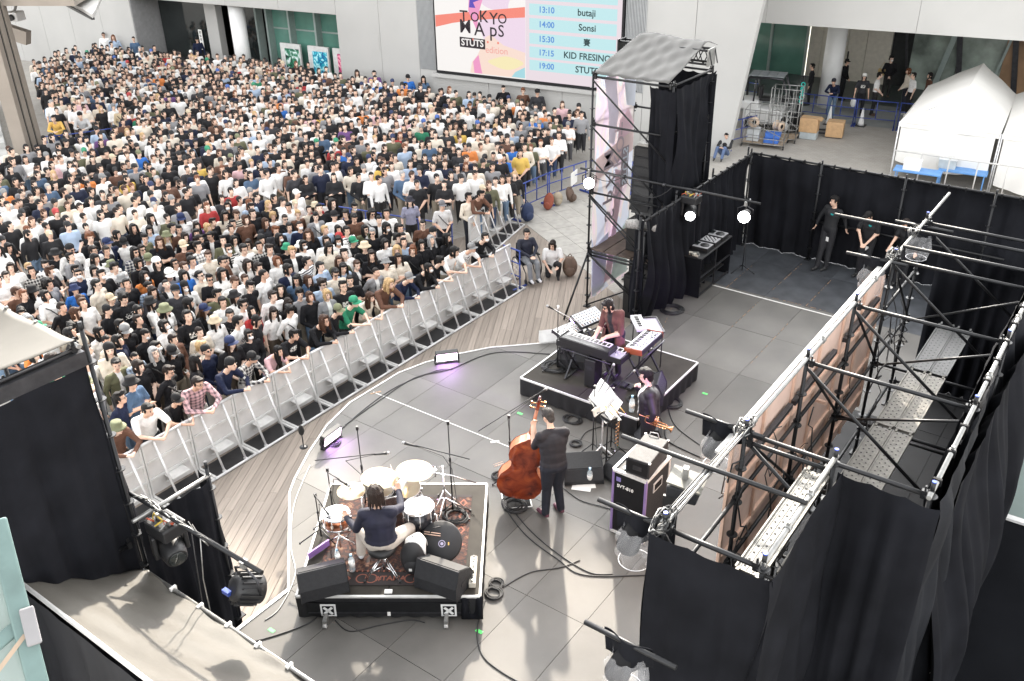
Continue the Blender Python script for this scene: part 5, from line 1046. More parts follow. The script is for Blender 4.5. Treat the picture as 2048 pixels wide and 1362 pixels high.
mb = MB(); mb.cyl((0, 0, .06), (0, 0, .39), .016, n=8)
for k in range(3):
    a = DA-math.pi/2+(k-1)*2*math.pi/3*.98+math.pi/6*0; a = DA+math.radians((-140, -40, 90)[k])
    for s in (-1, 1): o_ = Vector((-math.sin(a), math.cos(a), 0))*.014*s; mb.tube([o_+Vector((0, 0, .3)), o_+Vector((math.cos(a)*.3, math.sin(a)*.3, .03))], .008, 6)
    mb.tube([(0, 0, .12), (math.cos(a)*.2, math.sin(a)*.2, .12)], .007, 6); mb.cyl((math.cos(a)*.3, math.sin(a)*.3, 0), (math.cos(a)*.3, math.sin(a)*.3, .05), .02, n=8, m=1)
mb.build('legs', ['chrome', 'rubber'], th_)
# ---------------------------------------------------------------- wedge monitors
mat('cab_grey', (.024, .0245, .027), .6, 0, .15, 20, bump=.2, bscale=180, spec=.35)
def wedge(label, loc, rz, w=.62, d=.48, h=.40, mt='cab_grey'):
    t = thing('wedge_monitor', label, 'speaker', loc, rz)
    prof = [(-d/2, .0), (d/2, .0), (d/2, h*.45), (d/2-.10, h), (-d/2+.1, h*.62), (-d/2, h*.2)]
    mb = MB(); n = len(prof); mb.add([(-w/2, y, z) for y, z in prof]+[(w/2, y, z) for y, z in prof], [tuple(reversed(range(n))), tuple(range(n, 2*n))]+[(i, n+i, n+(i+1) % n, (i+1) % n) for i in range(n)]); mb.v = [(-x, y, z) for x, y, z in mb.v]; mb.f = [tuple(reversed(f)) for f in mb.f]
    mb.build('cabinet', mt, t, .012)
    a = Vector((0, -d/2+.1, h*.62)); b = Vector((0, d/2-.1, h)); nrm = Vector((0, -(b-a).z, (b-a).y)).normalized()
    mb = MB(); c = (a+b)/2+nrm*.004; mb.bar(c-(b-a)*.44, c+(b-a)*.44, w*.92, .012, up=nrm); mb.build('grille', 'grille', t)
    for s in (-1, 1): mb = MB(); mb.box((s*w/2, .04, h*.4), (.012, .14, .05)); mb.build('handle', 'black_plastic', t)
    return t
wedge('black wedge monitor on the near left corner of the drum riser', dw(-.87, -.98, .37), DA+math.radians(200), .62, .48, .42); wedge('black wedge monitor on the near right corner of the drum riser', dw(.72, -.93, .37), DA+math.radians(155), .62, .48, .42)
wedge('black wedge monitor at the feet of the bass player', (-3.35, 4.15, 0), math.radians(40), .62, .5, .36); wedge('black wedge monitor beside the bass amplifier', (-2.75, 4.45, 0), math.radians(-15), .6, .46, .34)
wedge('black wedge monitor under the stage piano', (-5.05, 6.55, .37), math.radians(200), .5, .42, .36); wedge('purple-lit wedge monitor behind the trumpet player', (-3.3, 6.35, .37), math.radians(-70), .5, .42, .38); wedge('dark wedge monitor at the rear corner of the keyboard riser', (-2.95, 5.6, 0), math.radians(-60), .6, .46, .4, 'cab_grey')
# ---------------------------------------------------------------- cymbal bag, rucksack, bottles, power strip
cb = thing('cymbal_bag', 'big round black cymbal bag with a small emblem leaning on the drums', 'bag', dw(.64, -.46, .37), DA)
axb = Vector((-.05, -.62, .78)).normalized(); mb = MB(); mb.lathe([(0, -.04), (.27, -.04), (.285, -.02), (.285, .02), (.27, .04), (0, .045)], (0, .0, .28), 36, axis=axb); mb.build('body', 'bag_black', cb)
x_ = Vector((1, 0, 0)); y_ = axb.cross(x_).normalized(); Rb = Matrix((x_, y_, axb)).transposed(); c_ = Vector((0, 0, .28))+axb*.047
mb = MB(); mb.add([c_+Rb @ Vector((.02+r_*math.cos(t), -.03+r_*math.sin(t), .001)) for r_ in (.048, .038) for t in [2*math.pi*i/18 for i in range(18)]], [(i, (i+1) % 18, 18+(i+1) % 18, 18+i) for i in range(18)]); mb.add([c_+Rb @ Vector((.02+.022*math.cos(t), -.03+.022*math.sin(t), .0012)) for t in [2*math.pi*i/10 for i in range(10)]], [tuple(range(10))]); mb.build('emblem', mat('emblem_lilac', (.42, .38, .52), .6), cb)
mb = MB(); mb.box(c_+Rb @ Vector((.11, -.03, .001)), (.018, .04, .003), R=Rb); mb.build('patch', 'gold', cb); mb = MB(); mb.tube([c_+Rb @ Vector((-.15, .1, 0)), c_+Rb @ Vector((-.1, .17, .04)), c_+Rb @ Vector((0, .19, .03))], .01, 6); mb.build('handle', 'bag_black', cb)
dk_ = thing('drumsticks', 'pair of drumsticks lying on the cymbal bag', 'drumsticks', (Vector(dw(.64, -.46, .37))+DR @ (c_+Rb @ Vector((-.12, .1, .01)))), DA)
for s in (0, .03): mb = MB(); a_ = Rb @ Vector((-.1, s, 0)); b_ = Rb @ Vector((.12, s-.03, 0)); mb.tube([a_, b_], .007, 6); mb.build('stick', mat('stick_wood', (.62, .42, .33), .5), dk_)
bk = rucksack('black rucksack with a white towel on top beside the cymbal bag', dw(.3, -.72, .37), 'bag_black', 1.05, DA)
tw_ = thing('towel', 'white towel draped over the black rucksack', 'towel', dw(.33, -.66, .37), DA); mb = MB(); mb.grid(lambda u, v: (-.13+u*.27, -.10+v*.22, .585+.02*math.sin(7*u+4*v)-.5*(u-.5)**2-.6*(v-.5)**2), 14, 12); mb.build('cloth', 'paper', tw_, solid=.012)
mb = MB(); mb.box((-.03, -.155, .17), (.04, .006, .04)); mb.build('tag', 'paper', bk)
def water(label, loc, s=1.):
    t = thing('water_bottle', label, 'bottle', loc); mb = MB(); mb.lathe([(.0, 0), (.03*s, .0), (.033*s, .02*s), (.033*s, .14*s), (.028*s, .165*s), (.012*s, .19*s), (.012*s, .2*s)], (0, 0, 0), 14); mb.build('body', 'bottle', t); mb = MB(); mb.lathe([(.0335*s, .06*s), (.0338*s, .12*s)], (0, 0, 0), 14); mb.build('label_band', 'paper', t); mb = MB(); mb.cyl((0, 0, .2*s), (0, 0, .225*s), .015*s, n=10); mb.build('cap', 'bottle_cap', t)
water('water bottle standing on the drum rug', dw(-.53, -.71, .38), 1.25); water('second water bottle by the left drum monitor', dw(-.75, -.55, .38), 1.0); water('water bottle on papers beside the bass player', (-3.15, 4.05, .002), 1.3); water('tall water bottle on the edge of the keyboard riser', (-3.35, 5.72, .372), 1.4)
sp = thing('paper_sheets', 'white paper sheets on the floor by the bass monitor', 'paper', (-3.2, 3.9, .002), .4); mb = MB(); mb.box((0, 0, .002), (.3, .21, .003)); mb.build('sheet', 'paper', sp); mb = MB(); mb.box((.05, .06, .006), (.3, .21, .003), R=rotz(.3)); mb.build('sheet', 'paper', sp)
pp = thing('white_tray', 'white framed pad on the floor under the double bass', 'pad', (-3.85, 3.05, .002), .75); mb = MB(); mb.box((0, 0, .008), (.42, .42, .012)); mb.build('pad', 'black_matte', pp)
for a, b in (((-.21, -.21), (.21, -.21)), ((.21, -.21), (.21, .21)), ((.21, .21), (-.21, .21)), ((-.21, .21), (-.21, -.21))): mb = MB(); mb.bar((*a, .016), (*b, .016), .02, .006); mb.build('tape_edge', 'paper', pp)
ps = thing('patch_box', 'beige cable patch box on the right edge of the drum riser', 'box', dw(1.08, -.78, .385), DA); mb = MB(); mb.box((0, 0, .04), (.09, .52, .08)); mb.build('casing', mat('beige_box', (.45, .42, .36), .6), ps, .008)
for k in range(10): mb = MB(); mb.cyl((0, -.22+k*.05, .08), (0, -.22+k*.05, .11), .015, n=8); mb.build('socket', 'black_plastic' if k % 2 else 'galv', ps)
fl = thing('floor_panel', 'purple-lit flat panel leaning at the left of the drum rug', 'panel', dw(-1.05, -.35, .38), DA+.9); mb = MB(); mb.box((0, 0, .05), (.36, .02, .1)); mb.build('panel', mat('panel_purple_lit', (.4, .22, .6), .4), fl)  # violet colour stands in for purple light falling on the panel
# ---------------------------------------------------------------- microphones on stands
mat('mic_grey', (.35, .35, .36), .4, .6, .1)
def mic_stand(label, base, h, b0, b1, mic=(.02, .15), a0=0., round_base=False, zg=0., mt='steel_black', boom_m='steel_black'):
    """base plan point + floor z; boom from world point b0 (tail) to b1 (mic end)"""
    t = thing('microphone_stand', label, 'microphone', base); B = Vector(base); mb = MB()
    if round_base: mb.lathe([(0, .0), (.13, 0), (.13, .015), (.02, .03), (.012, .04)], (0, 0, 0), 20)
    else: tripod(mb, (0, 0, 0), .16, .3, a0=a0, r=.010)
    mb.cyl((0, 0, .03), (0, 0, h*.6), .0115, n=8); mb.cyl((0, 0, h*.6), (0, 0, h), .008, n=8); mb.cyl((0, 0, h*.58), (0, 0, h*.63), .017, n=8); mb.build('stand', [mt, 'rubber'], t)
    p0, p1 = Vector(b0)-B, Vector(b1)-B; mb = MB(); mb.tube([p0, p1], .007, 6); mb.cyl(Vector((0, 0, h-.03)), Vector((0, 0, h+.03)), .02, n=8); mb.build('boom', boom_m, t)
    d = (p1-p0).normalized(); q = p1+Vector((0, 0, -.01)); mb = MB(); mb.tube([q-d*.02, q+d*.03, q+d*.10, q+d*.15], .012, 8, rad=[.012, .014, .018, .022]); mb.ell(q+d*.165, (.024, .024, .024), m=1, nu=10, nv=7); mb.build('capsule', ['black_plastic', 'mic_grey'], t)
    mb = MB(); mb.tube([q-d*.02, (p0+p1)/2+Vector((0, 0, -.06)), Vector((.02, .01, h*.5)), Vector((.05, .06, .01)), Vector((.3, .12, .008))], .005, 5); mb.build('cable', 'rubber', t)
    return t
ms = mic_stand
ms('overhead microphone boom above the left of the drum kit', (-5.35, 1.35, 0), 1.7, (-5.25, .46, 1.72), (-4.66, 1.0, 1.75), a0=.4); ms('overhead microphone boom above the right of the drum kit', dw(.72, .5), 1.55, (-3.46, 1.5, 1.86), (-4.08, 1.17, 2.02))
ms('short boom microphone aimed at the snare drum', dw(-1.08, -.05), .75, dw(-1.08, -.1, 1.18), dw(-.93, -.27, 1.1)); ms('small boom microphone above the left cymbal', dw(-.95, .25), .95, dw(-.92, .1, 1.4), dw(-.73, -.02, 1.36))
ms('boom microphone in front of the double bass', (-4.22, 3.4, 0), 1.2, (-4.55, 3.05, 1.0), (-3.85, 3.62, 1.62), boom_m='steel_dark'); ms('tall boom microphone at the left corner of the keyboard riser', (-5.18, 6.22, .37), 1.25, (-4.79, 6.5, 1.25), (-4.98, 5.75, 1.85), boom_m='alu'); ms('slanting microphone stand nearest the trumpet player', (-3.55, 4.8, 0), 1.25, (-3.62, 4.62, .75), (-3.42, 5.0, 1.45)); ms('microphone stand with splayed silver legs behind the music stand', (-3.35, 5.05, 0), 1.15, (-3.45, 4.95, 1.0), (-3.2, 5.2, 1.35)); ms('thin microphone stand at the end of the DJ table', (-4.42, 12.95, 0), 1.45, (-4.42, 12.95, 1.4), (-4.42, 12.94, 1.62))
ws = thing('fuzzy_microphone', 'black furry windshield microphone at the stage lip', 'microphone', (-7.6, 2.15, 0)); mb = MB(); mb.ell((0, 0, .34), (.05, .05, .1), nu=14, nv=10); mb.build('windshield', mat('fur_black', (.012, .012, .012), .95, 0, .4, 60, bump=.8, bscale=120), ws); mb = MB(); mb.cyl((0, 0, .0), (0, 0, .26), .01, n=8); mb.lathe([(0, 0), (.07, 0), (.07, .012), (.01, .02)], (0, 0, 0), 16); mb.build('stand', 'steel_black', ws)
# ---------------------------------------------------------------- music stand, tambourine bits, soprano saxophone
mu = thing('music_stand', 'black music stand holding open white scores', 'stand', (-3.35, 4.75, 0), math.radians(-35)); mb = MB(); mb.cyl((0, 0, .05), (0, 0, 1.05), .014, n=8); tripod(mb, (0, 0, 0), .22, .34, a0=.7, r=.014); mb.build('stand', ['alu', 'rubber'], mu)
Rm = Matrix.Rotation(math.radians(55), 3, 'X'); mb = MB(); mb.box((0, 0, 1.15), (.55, .38, .012), R=Rm); mb.box((0, -.13, .99), (.55, .05, .012)); mb.build('desk', 'steel_black', mu)
sh_ = thing('score_sheets', 'white score pages spread on the music stand', 'paper', (-3.35, 4.75, 1.15), math.radians(-35))
for x, r_ in ((-.17, .05), (.13, -.06), (.33, .04)): mb = MB(); mb.box((x, .0-.01, .012), (.29, .37, .003), R=Rm @ rotz(r_)); mb.build('page', 'paper', sh_)
for k in range(3): mb = MB(); mb.cyl((.3, -.12+.1*k, .05), (.55, -.1+.1*k, .03), .008, n=6); mb.build('mallet', 'gold', sh_)
pt = thing('percussion_tray', 'black tray of small percussion and a towel beside the scores', 'tray', (-3.15, 4.55, 1.0), math.radians(-35)); mb = MB(); mb.box((0, 0, 0), (.42, .28, .02)); mb.build('tray', 'steel_black', pt, .005); mb = MB(); mb.grid(lambda u, v: (-.2+u*.16, -.2+v*.36, .03+.03*math.sin(6*u+5*v)-.12*max(0, .25-v)), 10, 10); mb.build('cloth', mat('cloth_tan', (.5, .46, .4), .9), pt, solid=.012); mb = MB(); mb.box((.08, -.02, .03), (.22, .16, .03), R=rotz(.3)); mb.build('notebook', 'cab_grey', pt); mb = MB(); mb.ell((-.18, .1, .08), (.03, .03, .06)); mb.build('shaker', mat('shaker_red', (.5, .05, .06), .4), pt); mb = MB(); mb.cyl((0, 0, -.98), (0, 0, 0), .012, n=8); tripod(mb, (0, 0, -1.0), .2, .3, a0=.1); mb.build('stand', ['steel_black', 'rubber'], pt)
sx_ = thing('soprano_saxophone', 'slim silver soprano saxophone upright on a floor peg', 'saxophone', (-3.2, 4.98, 0), .2); mb = MB(); mb.lathe([(.045, .05), (.04, .055), (.026, .10), (.02, .25), (.013, .62), (.009, .7)], (0, 0, 0), 14); mb.build('body_tube', 'chrome', sx_); mb = MB(); mb.tube([(0, 0, .69), (.01, 0, .73), (.05, -.01, .76), (.13, -.02, .81)], .009, 8); mb.build('mouthpiece_neck', 'chrome', sx_)
for k in range(13): mb = MB(); s_ = (-1)**k; mb.cyl((s_*.012, -.014, .18+k*.036), (s_*.018, -.034, .18+k*.036), .011, n=8); mb.build('key', 'brass', sx_)
mb = MB(); mb.cyl((.02, .02, .15), (.016, .016, .62), .004, n=5); mb.build('key_rod', 'brass', sx_); mb = MB(); mb.cyl((0, 0, .0), (0, 0, .12), .02, n=8); tripod(mb, (0, 0, 0), .06, .14, n=5); mb.build('peg', ['steel_black', 'rubber'], sx_)
# ---------------------------------------------------------------- bass amplifier
am = thing('bass_cabinet', 'black upright bass speaker cabinet with silver corners and white lettering', 'amplifier', (-2.05, 3.62, 0)); mb = MB(); mb.box((0, 0, .56), (.52, .70, 1.08)); mb.build('cabinet', 'cab_grey', am, .012)
for sx in (-1, 1):
    for sy in (-1, 1): mb = MB(); mb.box((sx*.255, sy*.345, .56), (.035, .035, 1.1)); mb.build('corner_strip', mat('alu_purple_lit', (.34, .24, .52), .35, .5, .1) if sy < 0 else 'alu_mat', am)  # front strips: purple stage light painted into the silver colour
for z in (1.1, .02):
    for a, b in (((-.26, -.35), (.26, -.35)), ((.26, -.35), (.26, .35)), ((.26, .35), (-.26, .35)), ((-.26, .35), (-.26, -.35))): mb = MB(); mb.bar((*a, z), (*b, z), .04, .04); mb.build('edge_strip', 'alu_mat', am)
mb = MB(); mb.box((0, -.352, .56), (.46, .008, 1.0)); mb.build('front_cloth', 'black_matte', am); txt('lettering', 'SVT-810', .075, 'paper', am, (-.19, -.36, .86), (math.pi/2, 0, 0), bold=.001); mb = MB(); mb.box((-.17, -.358, .97), (.07, .004, .07)); mb.build('badge', mat('badge_violet', (.2, .17, .4), .5), am)
mb = MB(); mb.box((.265, -.0, .85), (.012, .26, .16)); h_ = mb.build('side_handle', 'alu', am); mb = MB(); mb.box((.27, .0, .85), (.012, .2, .1)); mb.build('handle_cup', 'black_matte', h_)
ah = thing('amplifier_head', 'black amplifier head in a case on top of the bass cabinet', 'amplifier', (-1.98, 3.62, 1.12), .08); mb = MB(); mb.box((0, 0, .135), (.36, .66, .27)); mb.build('case', 'cab_grey', ah, .012); mb = MB(); mb.box((0, -.333, .135), (.3, .01, .2)); mb.build('front_panel', 'black_matte', ah); mb = MB(); mb.box((0, -.34, .14), (.13, .012, .07)); mb.build('handle_plate', 'steel_dark', ah)
for k in range(4): mb = MB(); mb.box((.172*(1 if k % 2 else -1), .322*(1 if k > 1 else -1), .262), (.026, .026, .02)); mb.build('corner', 'alu', ah)
mb = MB(); mb.tube([(-.1, .27, .26), (-.1, .33, .31), (0, .35, .31), (.05, .3, .26)], .008, 6); mb.build('cable', 'galv', ah)
tl = thing('towel', 'white towel on the corner of the bass cabinet', 'towel', (-2.22, 3.75, 1.12)); mb = MB(); mb.ell((0, 0, .03), (.07, .12, .05), nu=12, nv=8); mb.v = [(x+.015*math.sin(40*y), y, z+.01*math.sin(50*x)) for x, y, z in mb.v]; mb.build('cloth', 'paper', tl)
tb = thing('tape_pad', 'pale blue pad on the front of the bass cabinet top', 'pad', (-2.12, 3.37, 1.122)); mb = MB(); mb.box((0, 0, .006), (.16, .07, .01)); mb.build('pad', mat('pad_blue', (.25, .5, .62), .5), tb)
# ---------------------------------------------------------------- floor LED floods
def flood(label, loc, rz, tilt):
    t = thing('led_flood', label, 'lamp', loc, rz); R = Matrix.Rotation(tilt, 3, 'X'); c = Vector((0, 0, .16))
    mb = MB(); mb.box(c, (.44, .10, .22), R=R); mb.build('housing', 'black_plastic', t, .012); mb = MB(); mb.box(c+R @ Vector((0, -.053, 0)), (.40, .008, .18), R=R); mb.build('lens_panel', 'led_pink', t)
    for i in range(11): mb = MB(); mb.box(c+R @ Vector((-.2+i*.04, -.058, 0)), (.005, .006, .18), R=R); mb.build('grid_bar', mat('grid_violet', (.25, .12, .25), .5), t)
    for j in range(5): mb = MB(); mb.box(c+R @ Vector((0, -.0585, -.09+j*.045)), (.40, .006, .005), R=R); mb.build('grid_bar', 'grid_violet', t)
    mb = MB()
    for s in (-1, 1): mb.bar((s*.235, 0, .17), (s*.235, 0, .01), .02, .04)
    mb.bar((-.235, 0, .01), (.235, 0, .01), .1, .015); mb.build('bracket', 'steel_black', t); mb = MB(); mb.tube([(math.cos(a)*.09+.05, .14+.05*math.sin(a), .01+.004*(a)) for a in [k*.5 for k in range(40)]], .007, 5); mb.build('cable', 'rubber', t)
    ld = bpy.data.lights.new('flood_light', 'AREA'); ld.energy = 1.6; ld.color = (.62, .32, 1.0); ld.size = .4; lo = bpy.data.objects.new('beam', ld); COL.objects.link(lo); lo.parent = t; lo.location = c+R @ Vector((0, -.09, 0)); lo.rotation_mode = 'QUATERNION'; lo.rotation_quaternion = (R @ Vector((0, 1, 0))).to_track_quat('Z', 'Y')
flood('pink LED flood panel at the middle of the stage lip', (-7.42, 5.72, 0), math.radians(48), math.radians(18)); flood('pink LED flood panel edge-on at the left of the stage lip', (-7.3, 2.5, 0), math.radians(95), math.radians(15))
lpz = thing('par_can', 'small violet par lamp on the deck behind the keyboards', 'lamp', (-6.1, 8.3, 0), .3); mb = MB(); mb.lathe([(.05, -.12), (.1, -.1), (.12, 0), (.125, .06)], (0, 0, .2), 18, axis=(.2, -.4, .8)); mb.build('housing', 'black_plastic', lpz); mb = MB(); mb.lathe([(.0, .066), (.115, .064)], (0, 0, .2), 18, axis=(.2, -.4, .8)); mb.build('lens', 'led_violet', lpz); mb = MB(); mb.bar((-.12, 0, .2), (-.12, 0, .01), .02, .04); mb.bar((.12, 0, .2), (.12, 0, .01), .02, .04); mb.bar((-.12, 0, .01), (.12, 0, .01), .1, .015); mb.build('bracket', 'steel_black', lpz)
# ---------------------------------------------------------------- keyboards
mat('ivory', (.78, .77, .74), .35, 0, .02); mat('ebony', (.012, .012, .012), .35, 0, .05); mat('synth_grey', (.30, .30, .31), .45, 0, .05); mat('mahogany', (.28, .07, .035), .4, 0, .2, 6); mat('synth_silver', (.42, .43, .45), .4, .4, .05)
def keyboard(name, label, loc, rz, L, D, H, keys, kd=.14, body='black_plastic', tilt=0., panel='synth_grey', knobs=20, front_y=-1, ends='black_plastic', k0=0., kL=None):
    t = thing(name, label, 'keyboard', loc, rz); R = Matrix.Rotation(tilt, 3, 'X'); kL = kL or L-.08
    def part_(nm, mt, c, d): mb = MB(); mb.box(R @ Vector(c), d, R=R); return mb.build(nm, mt, t, .003 if max(d) > .1 else 0)
    part_('case', body, (0, 0, H/2), (L, D, H)); part_('panel', panel, (0, D/2-(D-kd)/2-.005, H+.004), (L-.04, D-kd-.02, .008))
    for s in (-1, 1): part_('end_cheek', ends, (s*(L/2+.008), 0, H/2+.006), (.016, D+.004, H+.02))
    w = kL/keys
    for i in range(keys): part_('white_key', 'ivory', (k0-kL/2+w*(i+.5), -D/2+kd/2+.006, H+.007), (w-.0016, kd, .016))
    for i in range(keys-1):
        if i % 7 in (0, 1, 3, 4, 5): part_('black_key', 'ebony', (k0-kL/2+w*(i+1), -D/2+kd*.64+.006, H+.02), (w*.56, kd*.6, .014))
    rn_ = random.Random(len(label)); 
    for i in range(knobs): mb = MB(); c = R @ Vector((rn_.uniform(-L/2+.06, L/2-.06), D/2-.03-rn_.random()*(D-kd-.06), H+.008)); mb.cyl(c, c+Vector((0, 0, .014)), .009, n=8); mb.build('knob', 'black_plastic' if i % 3 else 'alu', t)
    return t
# the piano's player stands on its far side, so its keys face away from the camera
keyboard('stage_piano', 'upper black stage piano under the player\'s hands', (-4.5, 6.14, 1.10), math.pi, .98, .30, .08, 36, knobs=0, body='black_plastic', panel='black_plastic', kL=.86); 
keyboard('workstation_keyboard', 'longer lower black keyboard under the stage piano', (-4.43, 6.22, .98), math.pi+.02, 1.28, .38, .10, 52, knobs=26, panel='synth_grey')
keyboard('analog_synthesizer', 'wooden-ended synthesizer with black and white keys at the player\'s left', (-3.72, 6.76, 1.07), -math.pi/2+.02, .80, .34, .09, 29, knobs=34, ends='mahogany', panel='synth_grey', tilt=math.radians(6)); keyboard('mini_keyboard', 'small white keyboard on a tray at the rear of the riser', (-4.12, 7.3, 1.12), math.radians(-48), .5, .2, .05, 17, kd=.12, body='white_paint', panel='white_paint', knobs=5, ends='white_paint')
tr_ = thing('equipment_tray', 'flat grey tray table holding the small white keyboard', 'table', (-4.02, 7.36, .37), math.radians(-48)); mb = MB(); mb.box((0, .05, .715), (.62, .46, .02)); mb.build('tray', mat('tray_grey', (.33, .31, .36), .4), tr_, .004)
for a, b in (((-.31, -.18), (.31, -.18)), ((.31, -.18), (.31, .28)), ((.31, .28), (-.31, .28)), ((-.31, .28), (-.31, -.18))): mb = MB(); mb.bar((*a, .735), (*b, .735), .015, .03); mb.build('tray_edge', 'black_plastic', tr_)
for x in (-.28, .28):
    for y in (-.15, .25): mb = MB(); mb.cyl((x, y, 0), (x, y, .71), .012, n=6); mb.build('leg', 'steel_dark', tr_)
def mixer(name, label, loc, rz, L, D, tilt, base, mt='synth_silver', z0=.37):
    t = thing(name, label, 'mixer', loc, rz); R = Matrix.Rotation(tilt, 3, 'X'); mb = MB(); mb.box((0, 0, 0), (L, D, .06), R=R); mb.build('case', 'black_plastic', t, .006); mb = MB(); mb.box(R @ Vector((0, 0, .032)), (L-.03, D-.03, .006), R=R); mb.build('panel', mt, t)
    for i in range(9):
        for j in range(5): mb = MB(); c = R @ Vector((-L/2+.05+(L-.1)*i/8, -D/2+.05+(D-.1)*j/4, .035)); mb.box(c, (.018, .018 if j else .05, .016), R=R); mb.build('control', 'black_plastic' if (i+j) % 3 else 'orange_tape', t)
    return t
mixer('drum_synth', 'silver and black desktop synthesizer tilted up beside the banner', (-4.95, 6.88, 1.2), math.radians(75), .62, .34, math.radians(22), None); mixer('mixing_desk', 'small pale mixing desk left of the stage piano', (-5.1, 6.42, 1.08), math.radians(75), .5, .32, math.radians(10), None, 'alu_mat')
def x_stand(label, loc, rz, L, h):
    t = thing('keyboard_stand', label, 'stand', loc, rz)
    for s in (-1, 1): mb = MB(); mb.bar((s*L/2, -.22, .02), (s*L/2, .2, h), .03, .03); mb.bar((s*L/2, .22, .02), (s*L/2, -.2, h), .03, .03); mb.build('cross_leg', 'steel_dark', t); mb = MB(); mb.bar((s*L/2, -.25, .015), (s*L/2, .25, .015), .04, .03); mb.build('foot', 'rubber', t)
    for y in (-.2, .2): mb = MB(); mb.cyl((-L/2-.1, y, h+.012), (L/2+.1, y, h+.012), .014, n=8); mb.build('support_bar', 'steel_dark', t)
x_stand('dark folding stand under the two stacked keyboards', (-4.45, 6.2, .37), 0, .8, .58); x_stand('dark folding stand under the wooden-ended synthesizer', (-3.72, 6.76, .37), math.pi/2, .6, .66); x_stand('dark folding stand under the tilted desktop synthesizer', (-5.03, 6.65, .37), math.radians(75), .7, .66)
bx_ = thing('keyboard_case', 'tall black case standing under the stacked keyboards', 'case', (-4.35, 6.1, .37)); mb = MB(); mb.box((0, 0, .28), (.22, .26, .56)); mb.build('body', 'black_plastic', bx_, .02); mb = MB(); mb.box((0, -.134, .4), (.1, .01, .06)); mb.build('label_plate', 'cab_grey', bx_)
pdl = thing('foot_pedals', 'small foot pedals on the keyboard riser floor', 'pedal', (-4.0, 6.35, .372)); 
for k in range(3): mb = MB(); mb.box((k*.14, 0, .025), (.1, .14, .05)); mb.build('pedal', 'cab_grey', pdl, .01)
# ---------------------------------------------------------------- DJ table at the rear
dj = thing('dj_table', 'long black cloth-sided DJ table near the side curtain', 'table', (-4.86, 11.85, 0), math.radians(90)); L, D, H = 1.62, .46, .93
mb = MB(); mb.box((0, 0, H), (L, D, .03)); mb.build('tabletop', 'black_plastic', dj, .004)
for s in (-1, 1): mb = MB(); mb.box((s*(L/2-.015), 0, H/2), (.03, D, H-.03)); mb.build('end_cloth', 'black_cloth', dj)
mb = MB(); mb.box((0, D/2-.01, H/2), (L-.06, .02, H-.03)); mb.build('front_cloth', 'black_cloth', dj)
for z in (.48, .06): mb = MB(); mb.bar((-L/2+.03, -D/2+.02, z), (L/2-.03, -D/2+.02, z), .03, .03); mb.build('rail', 'steel_dark', dj)
mb = MB(); mb.bar((0, -D/2+.02, .03), (0, -D/2+.02, H-.02), .03, .03); mb.build('leg', 'steel_dark', dj); mb = MB(); mb.box((-.05, 0, .3), (1.3, .36, .02)); mb.build('shelf', 'black_plastic', dj)
def dj_unit(name, label, off, L, D, wheel=True):
    c = Vector((-4.86, 11.85, .946))+rotz(math.radians(90)) @ Vector((off, 0, 0)); t = thing(name, label, 'DJ player', c, math.radians(90)); mb = MB(); mb.box((0, 0, .05), (L, D, .09)); mb.build('case', 'black_plastic', t, .006); mb = MB(); mb.box((0, 0, .097), (L-.02, D-.02, .006)); mb.build('panel', 'synth_grey', t)
    if wheel: mb = MB(); mb.lathe([(.0, .022), (.09, .02), (.1, .012), (.102, 0)], (0, -.05, .1), 24); mb.build('jog_wheel', 'black_plastic', t); mb = MB(); mb.box((0, .13, .115), (.16, .09, .02)); mb.build('display', 'glass_dark', t)
    else:
        for i in range(5):
            for j in range(6): mb = MB(); mb.cyl((-.11+.055*i, -.12+j*.05, .1), (-.11+.055*i, -.12+j*.05, .12), .012, n=8); mb.build('knob', 'alu' if (i+j) % 2 else 'black_plastic', t)
dj_unit('media_player', 'DJ media player at the far end of the DJ table', .52, .34, .38); dj_unit('dj_mixer', 'DJ mixer in the middle of the DJ table', .12, .32, .38, False); dj_unit('media_player', 'DJ media player at the middle-near end of the DJ table', -.28, .34, .38)
gp = thing('cable_pile', 'pale heap of adapters and cables at the near end of the DJ table', 'cables', (-4.86, 11.2, .946)); rn = random.Random(9)
for k in range(6): mb = MB(); mb.box((rn.uniform(-.12, .12), rn.uniform(-.08, .12), .03), (.09, .06, .05), R=rotz(rn.random()*3)); mb.build('adapter', 'beige_box' if k % 2 else 'galv', gp)
for k in range(3): mb = MB(); mb.tube([(math.cos(a)*.07+rn.uniform(-.04, .04), math.sin(a)*.06-.06+.01*k, .04+.01*math.sin(a*3)) for a in [j*.4 for j in range(24)]], .006, 5); mb.build('cable', 'rubber' if k else 'galv', gp)
